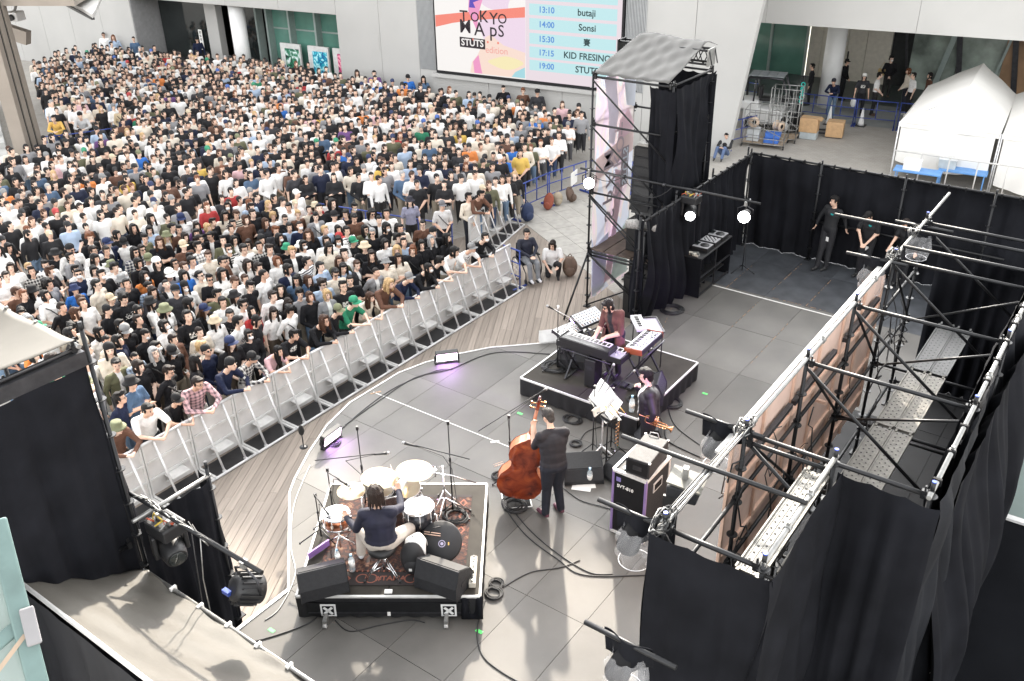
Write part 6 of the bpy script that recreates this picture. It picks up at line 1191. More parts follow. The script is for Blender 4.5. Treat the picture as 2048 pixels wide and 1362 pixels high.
# ---------------------------------------------------------------- cables on the stage floor
CABN = [0]
def cable(label, pts, r=.009, z=.009, mt='rubber', n=12):
    P_ = [Vector((*p, z if len(p) == 2 else p[2])) if len(p) == 2 else Vector(p) for p in pts]; out = []
    for i in range(len(P_)-1):
        p0 = P_[max(i-1, 0)]; p1 = P_[i]; p2 = P_[i+1]; p3 = P_[min(i+2, len(P_)-1)]
        for j in range(n):
            t = j/n; out.append(.5*((2*p1)+(-p0+p2)*t+(2*p0-5*p1+4*p2-p3)*t*t+(-p0+3*p1-3*p2+p3)*t**3))
    out.append(P_[-1]); mb = MB(); mb.tube(out, r, 5); o = mb.build('cable', mt); tag(o, label, 'cable', 'cables on the stage floor'); return o
def pxs(*L): return [tuple(at(x, y, .01).xy) for x, y in L]
cable('cable running from the bass pedals toward the drum riser corner', pxs((1010, 1000), (1060, 1060), (1120, 1110), (1180, 1145), (1225, 1148))); cable('second cable beside it bending to the rain-covered lamp', pxs((1005, 1008), (1050, 1068), (1115, 1118), (1170, 1150), (1300, 1150)))
cable('long cable snaking from the riser corner off the bottom edge', pxs((970, 1200), (955, 1260), (965, 1310), (1005, 1345), (1060, 1375)), .011); cable('cable from the coil across to the lamp stand', pxs((1005, 1175), (1060, 1145), (1120, 1135), (1160, 1120)), .008)
cable('cable along the stage lip between the two floods', pxs((690, 850), (760, 800), (830, 755), (900, 738), (990, 705), (1100, 708)), .009); cable('second cable hugging the stage lip', pxs((660, 880), (720, 825), (790, 775), (870, 742), (905, 738)), .008)
cable('white cable down the left edge of the stage', pxs((620, 930), (588, 1010), (582, 1090), (590, 1150), (560, 1215), (530, 1240)), .008, mt='galv'); cable('dark cable from the left stage edge to the riser', pxs((500, 1285), (560, 1268), (620, 1245), (640, 1225)), .009)
cable('cable from the bass monitor to the amplifier', pxs((1125, 975), (1160, 1000), (1200, 1012), (1226, 1020)), .008); cable('thick loop of cable beside the trumpet player', pxs((1330, 850), (1335, 880), (1380, 905), (1440, 930)), .014); cable('thin cable by the keyboard riser corner', pxs((1300, 760), (1330, 800), (1350, 850), (1400, 890)), .008)
cable('cable arc in front of the drum riser', pxs((670, 1240), (700, 1262), (760, 1250), (820, 1240), (850, 1245)), .007)
cable('cable on the floor between the monitor and music stand', pxs((1160, 880), (1180, 860), (1240, 850), (1280, 880)), .007)
def coil(label, c, r, n=7, z0=0., loops=2):
    t = thing('cable_coil', label, 'cable', (c[0], c[1], z0)); rn_ = random.Random(int(c[0]*100))
    for q in range(loops):
        o = Vector((rn_.uniform(-.05, .05), rn_.uniform(-.05, .05), 0)); mb = MB(); mb.tube([(o.x+math.cos(a)*r*(1+.12*math.sin(a*.37+q)), o.y+math.sin(a)*r*.9*(1+.1*math.sin(a*.53)), .008+.004*(a/6.28)+.003*math.sin(a*2.3)) for a in [k*.35 for k in range(int(18*n))]], .007, 5); mb.build('loop', 'rubber', t)
coil('figure-of-eight cable coil beside the drum riser', pxs((990, 1185))[0], .11); coil('neat cable coil behind it', pxs((992, 1170))[0], .09); coil('cable coil at the left of the double bass', pxs((1000, 955))[0], .11); coil('tangled cable heap under the double bass', pxs((1030, 1010))[0], .17, 6, loops=3); coil('cable coil in front of the keyboard riser', pxs((1150, 838))[0], .14, 6); coil('small cable coil by the microphone legs', pxs((1150, 888))[0], .09); coil('cable coil by the left flood panel', pxs((665, 885))[0], .1, 5); coil('cable heap on the left of the keyboard riser', tuple(at(1110, 735, .38).xy), .2, 7, .372, 3); coil('cable heap against the side curtain', pxs((1345, 620))[0], .22, 8, loops=3); coil('cable spill at the near right foot of the keyboard riser', pxs((1345, 805))[0], .2, 6, loops=3); coil('cable loop behind the trumpet player on the riser', tuple(at(1270, 800, .38).xy), .14, 3, .372, 1)
coil('cable loops on the right of the drum rug', dw(.75, .35)[:2], .16, 5, .385, 2)
# ---------------------------------------------------------------- lamps under clear rain covers on the scaffold arm
def rain_lamp(label, top, drop, pw_=0, r=.16):
    t = thing('rain_covered_lamp', label, 'lamp', top); 
    mb = MB(); mb.cyl((-.42, 0, .02), (.45, .0, .02), .0243, n=10); mb.build('arm_pipe', 'steel_black', t)
    mb = MB(); mb.grid(lambda u, v: (-.24+u*.46+.03*v*math.sin(6*u), .055*math.cos(math.pi*0)*0+(.03+.05*v)*math.sin(2.2*math.pi*u+1), .05-v*(.30+.06*math.sin(4*u))), 18, 8); mb.build('cloth_hood', 'black_cloth', t, solid=.006)
    mb = MB(); mb.lathe([(.02, -.1), (.08, -.13), (.10, -.22), (.115, -.36), (.105, -.40)], (.02, .01, 0), 16, axis=(.25, .1, 1)); mb.build('housing', 'black_matte', t); mb = MB(); mb.box((0, 0, -.05), (.05, .05, .1)); mb.build('clamp', 'galv', t)
    if pw_:
        d_ = (Vector((-3.6, 6.5, .9))-Vector(top)-Vector((0, 0, -.5))).normalized(); ld = bpy.data.lights.new('lamp', 'SPOT'); ld.energy = pw_; ld.color = (.45, .18, 1.0); ld.spot_size = math.radians(24); ld.spot_blend = .6; ld.shadow_soft_size = .08; lo = bpy.data.objects.new('beam', ld); COL.objects.link(lo); lo.parent = t; lo.location = Vector((0, 0, -.47))+d_*.32; lo.rotation_mode = 'QUATERNION'; lo.rotation_quaternion = (-d_).to_track_quat('Z', 'Y')
    def sh(u, v):
        a = 2*math.pi*u; rr = r*(.55+.6*math.sin(math.pi*min(1, .15+.75*v)))*(1+.11*math.sin(7*a+9*v)+.07*math.sin(13*a-6*v)+.04*math.sin(23*a+5*v)); return (rr*math.cos(a), rr*math.sin(a), -.12-drop*v)
    mb = MB(); mb.grid(sh, 36, 12); mb.build('rain_bag', 'clear_plastic', t); mb = MB(); mb.tube([(r*.97*math.cos(2*math.pi*k/24), r*.97*math.sin(2*math.pi*k/24), -.12-drop*.93) for k in range(25)], .004, 5); mb.build('bag_hem', mat('hem_white', (.7, .7, .72), .3, 0, 0, alpha=.8), t)
for lab, px, z, pw_ in (('lamp under clear rain bag at the near end of the scaffold', (1275, 1035), 3.35, 0), ('lamp under clear rain bag at the second scaffold post', (1445, 850), 3.45, 130), ('lamp under clear rain bag at the far scaffold arm', (1750, 520), 3.45, 170), ('lamp under clear rain bag at the bottom edge', (1255, 1290), 2.9, 0), ('lamp with white rain bag by the crew at the rear', (1845, 455), 3.45, 0)):
    rain_lamp(lab, tuple(at(*px, z)), .42, pw_)
fx = thing('flood_fixture', 'boxy grey flood fixture with barn door hung from the scaffold arm', 'lamp', tuple(at(1372, 940, 3.55)), .2); mb = MB(); mb.box((0, 0, -.22), (.3, .26, .16)); mb.build('housing', 'cab_grey', fx, .02); mb = MB(); mb.box((.02, 0, -.11), (.34, .3, .02), R=Matrix.Rotation(.15, 3, 'Y')); mb.build('barn_door', mat('door_olive', (.14, .135, .115), .5), fx); mb = MB(); mb.box((-.1, -.12, -.36), (.14, .03, .2)); mb.build('barn_door', 'black_plastic', fx); mb = MB(); mb.box((0, 0, -.04), (.05, .06, .14)); mb.build('clamp', 'galv', fx)
# ================================================================ people
def objcol_mat(name, rough=.8, var=.10, scale=9, pattern=False, hairy=False):
    m = bpy.data.materials.new(name); m.use_nodes = True; MATS[name] = m; n = m.node_tree.nodes; l = m.node_tree.links; b = n['Principled BSDF']; b.inputs['Roughness'].default_value = rough; b.inputs['Specular IOR Level'].default_value = .25
    oi = n.new('ShaderNodeObjectInfo'); tc = n.new('ShaderNodeTexCoord'); nz = n.new('ShaderNodeTexNoise'); nz.inputs['Scale'].default_value = scale; nz.inputs['Detail'].default_value = 4
    l.new(tc.outputs['Object'], nz.inputs['Vector']); rg = n.new('ShaderNodeMapRange'); rg.inputs['From Min'].default_value = .3; rg.inputs['From Max'].default_value = .7; rg.inputs['To Min'].default_value = 1-var; rg.inputs['To Max'].default_value = 1+var; l.new(nz.outputs['Fac'], rg.inputs['Value'])
    sc_ = n.new('ShaderNodeVectorMath'); sc_.operation = 'SCALE'; l.new(oi.outputs['Color'], sc_.inputs[0]); l.new(rg.outputs[0], sc_.inputs['Scale']); col = sc_.outputs[0]
    if pattern:
        sp_ = n.new('ShaderNodeSeparateXYZ'); l.new(tc.outputs['Object'], sp_.inputs[0])
        def math_(op, a, b_=None):
            q = n.new('ShaderNodeMath'); q.operation = op
            for i, v in enumerate((a, b_)):
                if v is None: continue
                if isinstance(v, (int, float)): q.inputs[i].default_value = v
                else: l.new(v, q.inputs[i])
            return q.outputs[0]
        X, Y, Z = sp_.outputs
        idx = oi.outputs['Object Index']
        is_ = lambda k: math_('LESS_THAN', math_('ABSOLUTE', math_('SUBTRACT', idx, k)), .5)
        stripe = math_('GREATER_THAN', math_('SINE', math_('MULTIPLY', Z, 130)), .1)
        px_ = math_('GREATER_THAN', math_('SINE', math_('MULTIPLY', X, 90)), .2); plaid = math_('MULTIPLY', math_('ADD', math_('GREATER_THAN', math_('SINE', math_('MULTIPLY', Z, 90)), .2), px_), .42)
        inbox = math_('MULTIPLY', math_('LESS_THAN', math_('ABSOLUTE', X), .085), math_('MULTIPLY', math_('LESS_THAN', math_('ABSOLUTE', math_('SUBTRACT', Z, 1.24)), .06), math_('LESS_THAN', Y, -.03)))
        n2 = n.new('ShaderNodeTexNoise'); n2.inputs['Scale'].default_value = 34; l.new(tc.outputs['Object'], n2.inputs['Vector']); pr = math_('MULTIPLY', inbox, math_('GREATER_THAN', n2.outputs['Fac'], .5))
        fac = math_('ADD', math_('ADD', math_('MULTIPLY', is_(1), stripe), math_('MULTIPLY', is_(3), plaid)), math_('MULTIPLY', is_(2), pr))
        inv = n.new('ShaderNodeMix'); inv.data_type = 'RGBA'; l.new(fac, inv.inputs['Factor']); l.new(col, inv.inputs['A'])
        lum = n.new('ShaderNodeVectorMath'); lum.operation = 'DOT_PRODUCT'; l.new(oi.outputs['Color'], lum.inputs[0]); lum.inputs[1].default_value = (.4, .4, .2)
        dk_c = n.new('ShaderNodeMix'); dk_c.data_type = 'RGBA'; l.new(math_('GREATER_THAN', lum.outputs['Value'], .2), dk_c.inputs['Factor']); dk_c.inputs['A'].default_value = (.7, .68, .64, 1); dk_c.inputs['B'].default_value = (.03, .03, .04, 1); l.new(dk_c.outputs['Result'], inv.inputs['B']); col = inv.outputs['Result']
    if hairy:
        mp = n.new('ShaderNodeMapping'); mp.inputs['Scale'].default_value = (110, 110, 14); l.new(tc.outputs['Object'], mp.inputs['Vector']); n3 = n.new('ShaderNodeTexNoise'); n3.inputs['Scale'].default_value = 1.; l.new(mp.outputs[0], n3.inputs['Vector']); bp = n.new('ShaderNodeBump'); bp.inputs['Strength'].default_value = .9; bp.inputs['Distance'].default_value = .02; l.new(n3.outputs['Fac'], bp.inputs['Height']); l.new(bp.outputs[0], b.inputs['Normal'])
    if pattern:
        bp = n.new('ShaderNodeBump'); bp.inputs['Strength'].default_value = .6; bp.inputs['Distance'].default_value = .03; n3 = n.new('ShaderNodeTexNoise'); n3.inputs['Scale'].default_value = 13; n3.inputs['Distortion'].default_value = 1.; l.new(tc.outputs['Object'], n3.inputs['Vector']); l.new(n3.outputs['Fac'], bp.inputs['Height']); l.new(bp.outputs[0], b.inputs['Normal'])
    l.new(col, b.inputs['Base Color']); return m
objcol_mat('shirt', .85, .12, 9, True); objcol_mat('hair', .5, .35, 30, hairy=True); objcol_mat('hat', .8, .1, 12)
def ramp_random(name, cols, rough=.8):
    m = bpy.data.materials.new(name); m.use_nodes = True; MATS[name] = m; n = m.node_tree.nodes; l = m.node_tree.links; b = n['Principled BSDF']; b.inputs['Roughness'].default_value = rough; b.inputs['Specular IOR Level'].default_value = .3
    oi = n.new('ShaderNodeObjectInfo'); cr = n.new('ShaderNodeValToRGB'); cr.color_ramp.interpolation = 'CONSTANT'; e = cr.color_ramp.elements
    while len(e) > 1: e.remove(e[0])
    e[0].position = 0; e[0].color = (*cols[0], 1)
    for i, c in enumerate(cols[1:], 1): x = e.new(i/len(cols)); x.color = (*c, 1)
    l.new(oi.outputs['Random'], cr.inputs['Fac']); l.new(cr.outputs['Color'], b.inputs['Base Color']); return m
TROUS = [(.015, .015, .018), (.02, .022, .03), (.03, .05, .10), (.015, .015, .016), (.30, .26, .20), (.06, .06, .065), (.12, .18, .26), (.45, .43, .40), (.02, .02, .02), (.10, .08, .06)]
ramp_random('trousers', TROUS); ramp_random('skin', [(.66, .43, .32), (.72, .50, .385), (.68, .46, .35), (.60, .38, .28), (.74, .53, .42)], .55)
ramp_random('shoe', [(.03, .03, .03), (.6, .6, .58), (.02, .02, .02), (.12, .08, .06)])
mat('eye', (.02, .014, .012), .3, 0, 0); mat('lip', (.34, .12, .11), .5, 0, 0); mat('mask_white', (.75, .75, .75), .7, 0, .02); mat('strap_black', (.02, .02, .02), .6, 0, .1)
PM = ['shirt', 'skin', 'trousers', 'shoe', 'eye', 'lip', 'inner']
mat('inner', (.7, .69, .67), .8, 0, .05)

def sd_prims(prims, P):
    best = np.full(len(P), 1e9); tg = np.zeros(len(P), int)
    for pr in prims:
        if pr[0] == 'c':
            _, a, ra, b, rb, t = pr; a = np.array(a); b = np.array(b); d = b-a; L2 = max(d @ d, 1e-9); q = np.clip((P-a) @ d/L2, 0, 1); D = np.linalg.norm(P-(a+q[:, None]*d), axis=1)-(ra+(rb-ra)*q)
        else:
            _, c, r, R, t = pr; q = (P-np.array(c)) @ np.array(R); r = np.array(r); k = np.linalg.norm(q/r, axis=1); D = (k-1)*r.min()
        m_ = D < best; best[m_] = D[m_]; tg[m_] = t
    return best, tg
def prim_mb(prims):
    mb = MB()
    for pr in prims:
        if pr[0] == 'c':
            _, a, ra, b, rb, t = pr; a = Vector(a); b = Vector(b); d = (b-a); 
            if d.length < 1e-5: d = Vector((0, 0, 1e-4)); b = a+d
            d.normalize(); pts = [a-d*ra*.95, a-d*ra*.8, a-d*ra*.4, a, b, b+d*rb*.4, b+d*rb*.8, b+d*rb*.95]; mb.tube(pts, 1, 10, rad=[ra*.3, ra*.6, ra*.92, ra, rb, rb*.92, rb*.6, rb*.3])
        else:
            _, c, r, R, t = pr; mb.ell(c, r, 0, 12, 8, Matrix(R) if not isinstance(R, Matrix) else R)
    return mb
def remesh(prims, voxel, smooth=3, name='tmp', ratio=None):
    me = prim_mb(prims).mesh(name, []) if False else None
    mb = prim_mb(prims); me = bpy.data.meshes.new(name); me.from_pydata(mb.v, [], mb.f); o = bpy.data.objects.new(name, me); COL.objects.link(o)
    q = o.modifiers.new('r', 'REMESH'); q.mode = 'VOXEL'; q.voxel_size = voxel; q.use_smooth_shade = True
    if smooth: q = o.modifiers.new('s', 'SMOOTH'); q.factor = .5; q.iterations = smooth
    if ratio: q = o.modifiers.new('d', 'DECIMATE'); q.ratio = ratio
    dg = bpy.context.evaluated_depsgraph_get(); dg.update(); res = bpy.data.meshes.new_from_object(o.evaluated_get(dg)); bpy.data.objects.remove(o); bpy.data.meshes.remove(me); return res
I3 = Matrix.Identity(3)
def frame(f, up=(0, 0, 1)):
    """rotation whose -Y is f (facing), +X the person's left"""
    f = Vector(f).normalized(); u = Vector(up); y = -f; x = y.cross(u).normalized(); z = x.cross(y); return Matrix((x, y, z)).transposed()
def arms_std(k, S):
    """joint targets in the person's own frame (facing -Y, left +X)"""
    if k == 'down': return ((.25, .03, 1.12), (.27, -.04, .88))
    if k == 'cross': return ((.25, -.06, 1.12), (-.06, -.19, 1.12))
    if k == 'clasp': return ((.26, .0, 1.10), (.04, -.22, .92))
    if k == 'rail': return ((.27, -.32, 1.17), (.08, -.52, 1.16))
    if k == 'back': return ((.27, .10, 1.13), (.14, .17, .93))
def body_prims(J, sleeve='short', thick=1., trous=True, loose=1., hand_fine=False, inner=False, skirt=False):
    P = []; S_, K_, T_, H_ = 0, 1, 2, 3
    pel, chest, neck = Vector(J['pelvis']), Vector(J['chest']), Vector(J['neck']); Rt = J.get('Rt', I3); Rp = J.get('Rp', Rt)
    w = thick*loose
    P += [('e', pel, (.150*w, .112*w, .11), Rp, T_ if trous else S_), ('e', pel.lerp(chest, .33), (.142*w, .108*w, .20), Rp, S_), ('e', pel.lerp(chest, .68), (.148*w, .108*w, .20), Rt, S_), ('e', chest, (.165*w, .112*w, .15), Rt, S_)]
    P += [('e', pel.lerp(chest, .12), (.152*w, .115*w, .09), Rp, S_)]
    sl, sr = Vector(J['shL']), Vector(J['shR']); P += [('c', chest.lerp(neck, .62)+(sl-sr)*.1, .066*thick, sl, .06*thick*loose, S_), ('c', chest.lerp(neck, .62)-(sl-sr)*.1, .066*thick, sr, .06*thick*loose, S_), ('c', chest, .09*thick, chest.lerp(neck, .75), .07, S_)]
    hc = Vector(J['head']); P += [('c', chest.lerp(neck, .7), .056, hc+J['Rh'] @ Vector((0, .02, -.06)), .046, K_)]
    Rh = J['Rh']; h = lambda x, y, z: hc+Rh @ Vector((x, y, z))
    P += [('e', h(0, .012, .03), (.073, .092, .088), Rh, K_), ('e', h(0, -.024, -.034), (.057, .068, .076), Rh, K_), ('e', h(0, -.058, -.085), (.028, .026, .024), Rh, K_), ('c', h(0, -.088, .01), .009, h(0, -.107, -.022), .013, K_), ('e', h(.076, .01, -.01), (.012, .022, .03), Rh, K_), ('e', h(-.076, .01, -.01), (.012, .022, .03), Rh, K_), ('e', h(0, -.078, -.055), (.024, .012, .012), Rh, K_)]
    for s in 'LR':
        sh, el, wr = Vector(J['sh'+s]), Vector(J['el'+s]), Vector(J['wr'+s]); a = K_ if sleeve == 'none' else S_; lo = 1.18 if sleeve != 'none' else 1.
        P += [('c', sh, .057*thick*lo, el, .044*thick*lo, a)]
        if sleeve == 'short': P += [('c', el.lerp(sh, .12), .040*thick, wr, .028*thick, K_)]; P[-2] = ('c', sh, .060*thick*loose, sh.lerp(el, .72), .056*thick*loose, a); P += [('c', sh.lerp(el, .5), .043*thick, el, .040*thick, K_)]
        else: P += [('c', el, .042*thick*lo, wr, .032*thick*lo, a if sleeve == 'long' else K_)]
        hd = J.get('hd'+s); d = (Vector(hd)-wr).normalized() if hd is not None else (wr-el).normalized()
        if not hand_fine: P += [('c', wr, .026, wr+d*.09, .03, K_), ('c', wr+d*.09, .024, wr+d*.15+Vector((0, 0, -.015)), .016, K_), ('c', wr+d*.04, .014, wr+d*.09+Vector((0, 0, .03)), .011, K_)]
        else:
            side = J.get('hs'+s); side = Vector(side) if side is not None else d.cross(Vector((0, 0, 1))).normalized(); nrm = d.cross(side).normalized(); side = nrm.cross(d).normalized(); curl = J.get('hc'+s, .5)
            P += [('c', wr-d*.01, .026, wr+d*.03, .027, K_)]
            for k in range(4): o_ = side*(-.03+.02*k); P += [('c', wr+d*.02+o_*.8, .014, wr+d*.085+o_, .0115, K_)]
            for k in range(4):
                L = (.075, .085, .08, .06)[k]; o_ = side*(-.03+.02*k)*1.05; b0 = wr+d*.085+o_; b1 = b0+(d*math.cos(curl*.7)-nrm*math.sin(curl*.7))*L*.55; b2 = b1+(d*math.cos(curl*1.7)-nrm*math.sin(curl*1.7))*L*.5; P += [('c', b0, .0105, b1, .0095, K_), ('c', b1, .0095, b2, .0078, K_)]
            t0 = wr+d*.025-side*.03; t1 = t0+d*.035-side*.028-nrm*.012*curl; P += [('c', t0, .013, t1, .011, K_), ('c', t1, .0105, t1+d*.03-nrm*.018*curl-side*.004, .009, K_)]
        hp, kn, an = Vector(J['hip'+s]), Vector(J['kn'+s]), Vector(J['an'+s])
        P += [('c', hp, .088*thick*loose, kn, .064*loose, T_), ('c', kn, .062*loose, an, .050*loose, T_)]
        td = Vector(J.get('toe'+s, an+Rp @ Vector((0, -.16, -.05)))); P += [('c', an+Vector((0, 0, -.035)), .042, td, .036, H_), ('c', an+Vector((0, 0, -.04))-(td-an)*.25, .038, an+Vector((0, 0, -.03)), .04, H_)]
    if skirt: P += [('e', pel+Vector((0, 0, -.18)), (.19, .16, .26), I3, T_)]
    return P
def face_bits(J):
    mb = MB(); hc = Vector(J['head']); Rh = J['Rh']
    for s in (-1, 1):
        mb.ell(hc+Rh @ Vector((s*.031, -.084, .006)), (.0125, .006, .0065), 4, 8, 5, Rh); mb.ell(hc+Rh @ Vector((s*.031, -.088, .026)), (.018, .006, .0045), 4, 8, 5, Rh)
    mb.ell(hc+Rh @ Vector((0, -.089, -.055)), (.02, .006, .0055), 5, 8, 5, Rh); return mb
def make_body(J, voxel=.02, name='body', smooth=3, mats=None, **k):
    prims = body_prims(J, **k); me = remesh(prims, voxel, smooth, name); nP = len(me.polygons); cen = np.empty(nP*3); me.polygons.foreach_get('center', cen); _, tg = sd_prims(prims, cen.reshape(-1, 3))
    if k.get('inner'):
        c = cen.reshape(-1, 3); ch = Vector(J['chest']); Rt = np.array(J['Rt']); q = (c-np.array(ch)) @ Rt; m_ = (tg == 0) & (q[:, 1] < -.03) & (np.abs(q[:, 0]) < .045+.05*np.clip(q[:, 2]+.05, 0, .2)) & (q[:, 2] > -.34); tg[m_] = 6
    me.materials.clear()
    for q in (mats or PM): me.materials.append(M(q))
    fb = face_bits(J); bm = bmesh.new(); bm.from_mesh(me)
    bm.faces.ensure_lookup_table()
    for f, t in zip(bm.faces, tg): f.material_index = int(t); f.smooth = True
    vs_ = [bm.verts.new(v) for v in fb.v]
    for f, m_ in zip(fb.f, fb.m):
        try: nf = bm.faces.new([vs_[i] for i in dict.fromkeys(f)]); nf.material_index = m_; nf.smooth = True
        except ValueError: pass
    bm.to_mesh(me); bm.free(); me.name = name; return me
def std_pose(arms='down', lean=0., tilt=0., yaw=0., armsR=None, hip=.09, stance=.1, h=1., twist=0.):
    J = {}; R = I3; J['Rt'] = Matrix.Rotation(lean, 3, 'X'); J['Rp'] = I3
    pel = Vector((0, .02 if lean > .1 else 0, .96)); up = J['Rt'] @ Vector((0, 0, 1)); fw = J['Rt'] @ Vector((0, -1, 0))
    chest = pel+up*.32; neck = chest+up*.17; J['pelvis'], J['chest'], J['neck'] = pel, chest, neck
    J['Rh'] = Matrix.Rotation(yaw, 3, 'Z') @ Matrix.Rotation(tilt, 3, 'X'); J['head'] = neck+up*.08+Vector((0, -.03-.35*max(lean, 0), .085))
    for s, q in (('L', 1), ('R', -1)):
        J['sh'+s] = chest+up*.115+Vector((q*.175, 0, 0))
        el, wr = arms_std(armsR if (s == 'R' and armsR and armsR != 'chin') else arms, s); J['el'+s] = (q*el[0], el[1], el[2]); J['wr'+s] = (q*wr[0], wr[1], wr[2])
        if s == 'R' and armsR == 'chin': J['elR'] = (-.2, -.12, 1.15); J['wrR'] = (-.05, -.17, 1.38)
        if arms == 'cross' and s == 'R': J['wrR'] = (.08, -.185, 1.15)
        J['hip'+s] = (q*hip, .0, .92); J['kn'+s] = (q*stance, -.02, .49); J['an'+s] = (q*stance, .02, .085); J['toe'+s] = (q*(stance+.02), -.15, .035)
    return J
POSES = [('down', std_pose('down', 0, -.08)), ('cross', std_pose('cross', 0, -.05)), ('clasp', std_pose('clasp', .03, .0, .25)), ('rail', std_pose('rail', .38, -.12)), ('chin', std_pose('cross', .04, 0, -.2, armsR='chin')), ('downyaw', std_pose('down', .02, -.05, .4)), ('rail2', std_pose('rail', .30, .1, .3)), ('lookup', std_pose('clasp', -.04, -.3, -.1)), ('yawr', std_pose('down', .05, .05, -.5)), ('sway', std_pose('back', .08, -.15, .2)), ('back', std_pose('back', .04, .25))]
BODY = {}
for nm, J in POSES:
    for sl in ('short', 'long'):
        BODY[nm, sl] = make_body(J, .019, 'body_'+nm, sleeve=sl, loose=1.12 if sl == 'short' else 1.06, thick=.98)
for nm, J in POSES:
    if nm in ('down', 'clasp', 'yawr', 'lookup', 'sway'): BODY[nm, 'open'] = make_body(J, .019, 'body_'+nm, sleeve='long', loose=1.12, thick=1., inner=True)
    else: BODY[nm, 'open'] = BODY[nm, 'long']
JP = dict(POSES)
# ---------------------------------------------------------------- hair, hats, extras (origin at the head centre, facing -Y)
def hair_mesh(kind):
    P = [('e', (0, .02, .04), (.084, .101, .094), I3, 0)]; side_z = -.02
    if kind in ('short', 'swept'): P += [('e', (0, -.055, .09), (.062, .05, .030), I3, 0), ('e', (0, .07, -.03), (.066, .045, .06), I3, 0), ('c', (.072, -.02, .03), .018, (.074, -.01, -.01), .014, 0), ('c', (-.072, -.02, .03), .018, (-.074, -.01, -.01), .014, 0)]
    if kind == 'swept': P += [('e', (.02, -.06, .105), (.06, .045, .032), Matrix.Rotation(.4, 3, 'Y'), 0), ('e', (-.03, .0, .12), (.05, .06, .02), I3, 0)]
    if kind == 'crop': P = [('e', (0, .018, .035), (.0785, .096, .090), I3, 0)]
    if kind == 'bob': P += [('e', (0, -.06, .075), (.066, .04, .035), I3, 0)]+[('c', (q*.075, -.03, .03), .026, (q*.074, -.035, -.095), .026, 0) for q in (1, -1)]+[('e', (0, .055, -.05), (.086, .055, .085), I3, 0)]
    if kind == 'long': P += [('e', (0, -.058, .08), (.06, .04, .03), I3, 0)]+[('c', (q*.074, -.02, .04), .026, (q*.082, -.035, -.20), .026, 0) for q in (1, -1)]+[('e', (0, .07, -.12), (.092, .046, .20), I3, 0)]
    if kind == 'wavy': P += [('e', (0, -.05, .085), (.07, .045, .035), I3, 0)]+[('c', (q*.08, -.02, .04), .032, (q*.095, -.02, -.10), .036, 0) for q in (1, -1)]+[('c', (q*.095, -.02, -.10), .036, (q*.085, -.03, -.18), .024, 0) for q in (1, -1)]+[('e', (0, .07, -.07), (.1, .055, .15), I3, 0)]
    if kind == 'curly': P = [('e', (0, .015, .055), (.095, .108, .095), I3, 0)]+[('e', (.07*math.sin(k*2.4), .02+.08*math.cos(k*2.4), .05+.06*math.sin(k*1.7)), (.035, .035, .035), I3, 0) for k in range(14)]
    if kind == 'tied': P += [('e', (0, -.05, .085), (.062, .045, .028), I3, 0), ('e', (0, .125, .02), (.04, .04, .045), I3, 0)]
    if kind == 'under': P = [('e', (0, .03, -.005), (.081, .088, .06), I3, 0)]
    if kind == 'underlong': P = [('c', (q*.074, -.005, .02), .024, (q*.08, -.025, -.18), .024, 0) for q in (1, -1)]+[('e', (0, .065, -.09), (.088, .046, .16), I3, 0), ('e', (0, .03, -.005), (.081, .088, .06), I3, 0)]
    if kind == 'dread': P = [('e', (0, .02, .05), (.092, .108, .09), I3, 0)]+[('c', (.085*math.cos(k*.46-.35), .03+.09*math.sin(k*.46-.35), .05), .022, (.105*math.cos(k*.46-.35), .045+.105*math.sin(k*.46-.35), -.10-.02*(k % 3)), .014, 0) for k in range(9)]+[('c', (.05*math.cos(k*1.1), .01+.06*math.sin(k*1.1), .12), .022, (.1*math.cos(k*1.1), .02+.11*math.sin(k*1.1), .05), .018, 0) for k in range(6)]
    me = remesh(P, .0095, 2, 'hair'); bm = bmesh.new(); bm.from_mesh(me); rm = []
    for f in bm.faces:
        x, y, z = f.calc_center_median(); zz = .062 if kind not in ('bob', 'long') else .045
        if kind in ('swept',): zz = .066
        if y < -.02 and abs(x) < .056+(.0 if kind not in ('short', 'crop', 'swept', 'tied', 'curly') else .016) and z < zz: rm.append(f)
        elif kind in ('short', 'crop', 'swept', 'tied', 'curly') and z < -.02 and y < .03: rm.append(f)
        elif kind in ('under', ) and y < -.01: rm.append(f)
    bmesh.ops.delete(bm, geom=rm, context='FACES')
    for f in bm.faces: f.smooth = True
    bm.to_mesh(me); bm.free(); me.materials.clear(); me.materials.append(M('hair')); return me
HAIR = {k: hair_mesh(k) for k in ('short', 'swept', 'crop', 'bob', 'long', 'wavy', 'curly', 'tied', 'under', 'underlong', 'dread')}
def hat_mesh(kind):
    mb = MB()
    if kind == 'cap':
        mb.lathe([(.092, .035), (.094, .06), (.086, .10), (.06, .13), (.03, .143), (.0, .146)], (0, .018, 0), 18); 
        def br(u, v): a = math.pi*(u-.5)*.95; r = .088+.075*v*math.cos(a)**.7; return (r*math.sin(a)*.95, .018-r*math.cos(a)*1.05, .045-.022*v*1-.018*math.sin(a)**2)
        mb.grid(br, 12, 4)
    if kind == 'bucket': mb.lathe([(.155, .012), (.135, .03), (.098, .055), (.092, .10), (.085, .128), (.05, .138), (.0, .138)], (0, .012, 0), 20)
    if kind == 'beanie': mb.lathe([(.088, .03), (.093, .05), (.092, .08), (.08, .118), (.05, .145), (.0, .156)], (0, .018, 0), 18)
    if kind == 'straw': mb.lathe([(.19, .045), (.1, .055), (.092, .06), (.088, .115), (.07, .13), (.0, .132)], (0, .012, 0), 22)
    return mb.mesh('hat', ['hat'])
HATS = {k: hat_mesh(k) for k in ('cap', 'bucket', 'beanie', 'straw')}
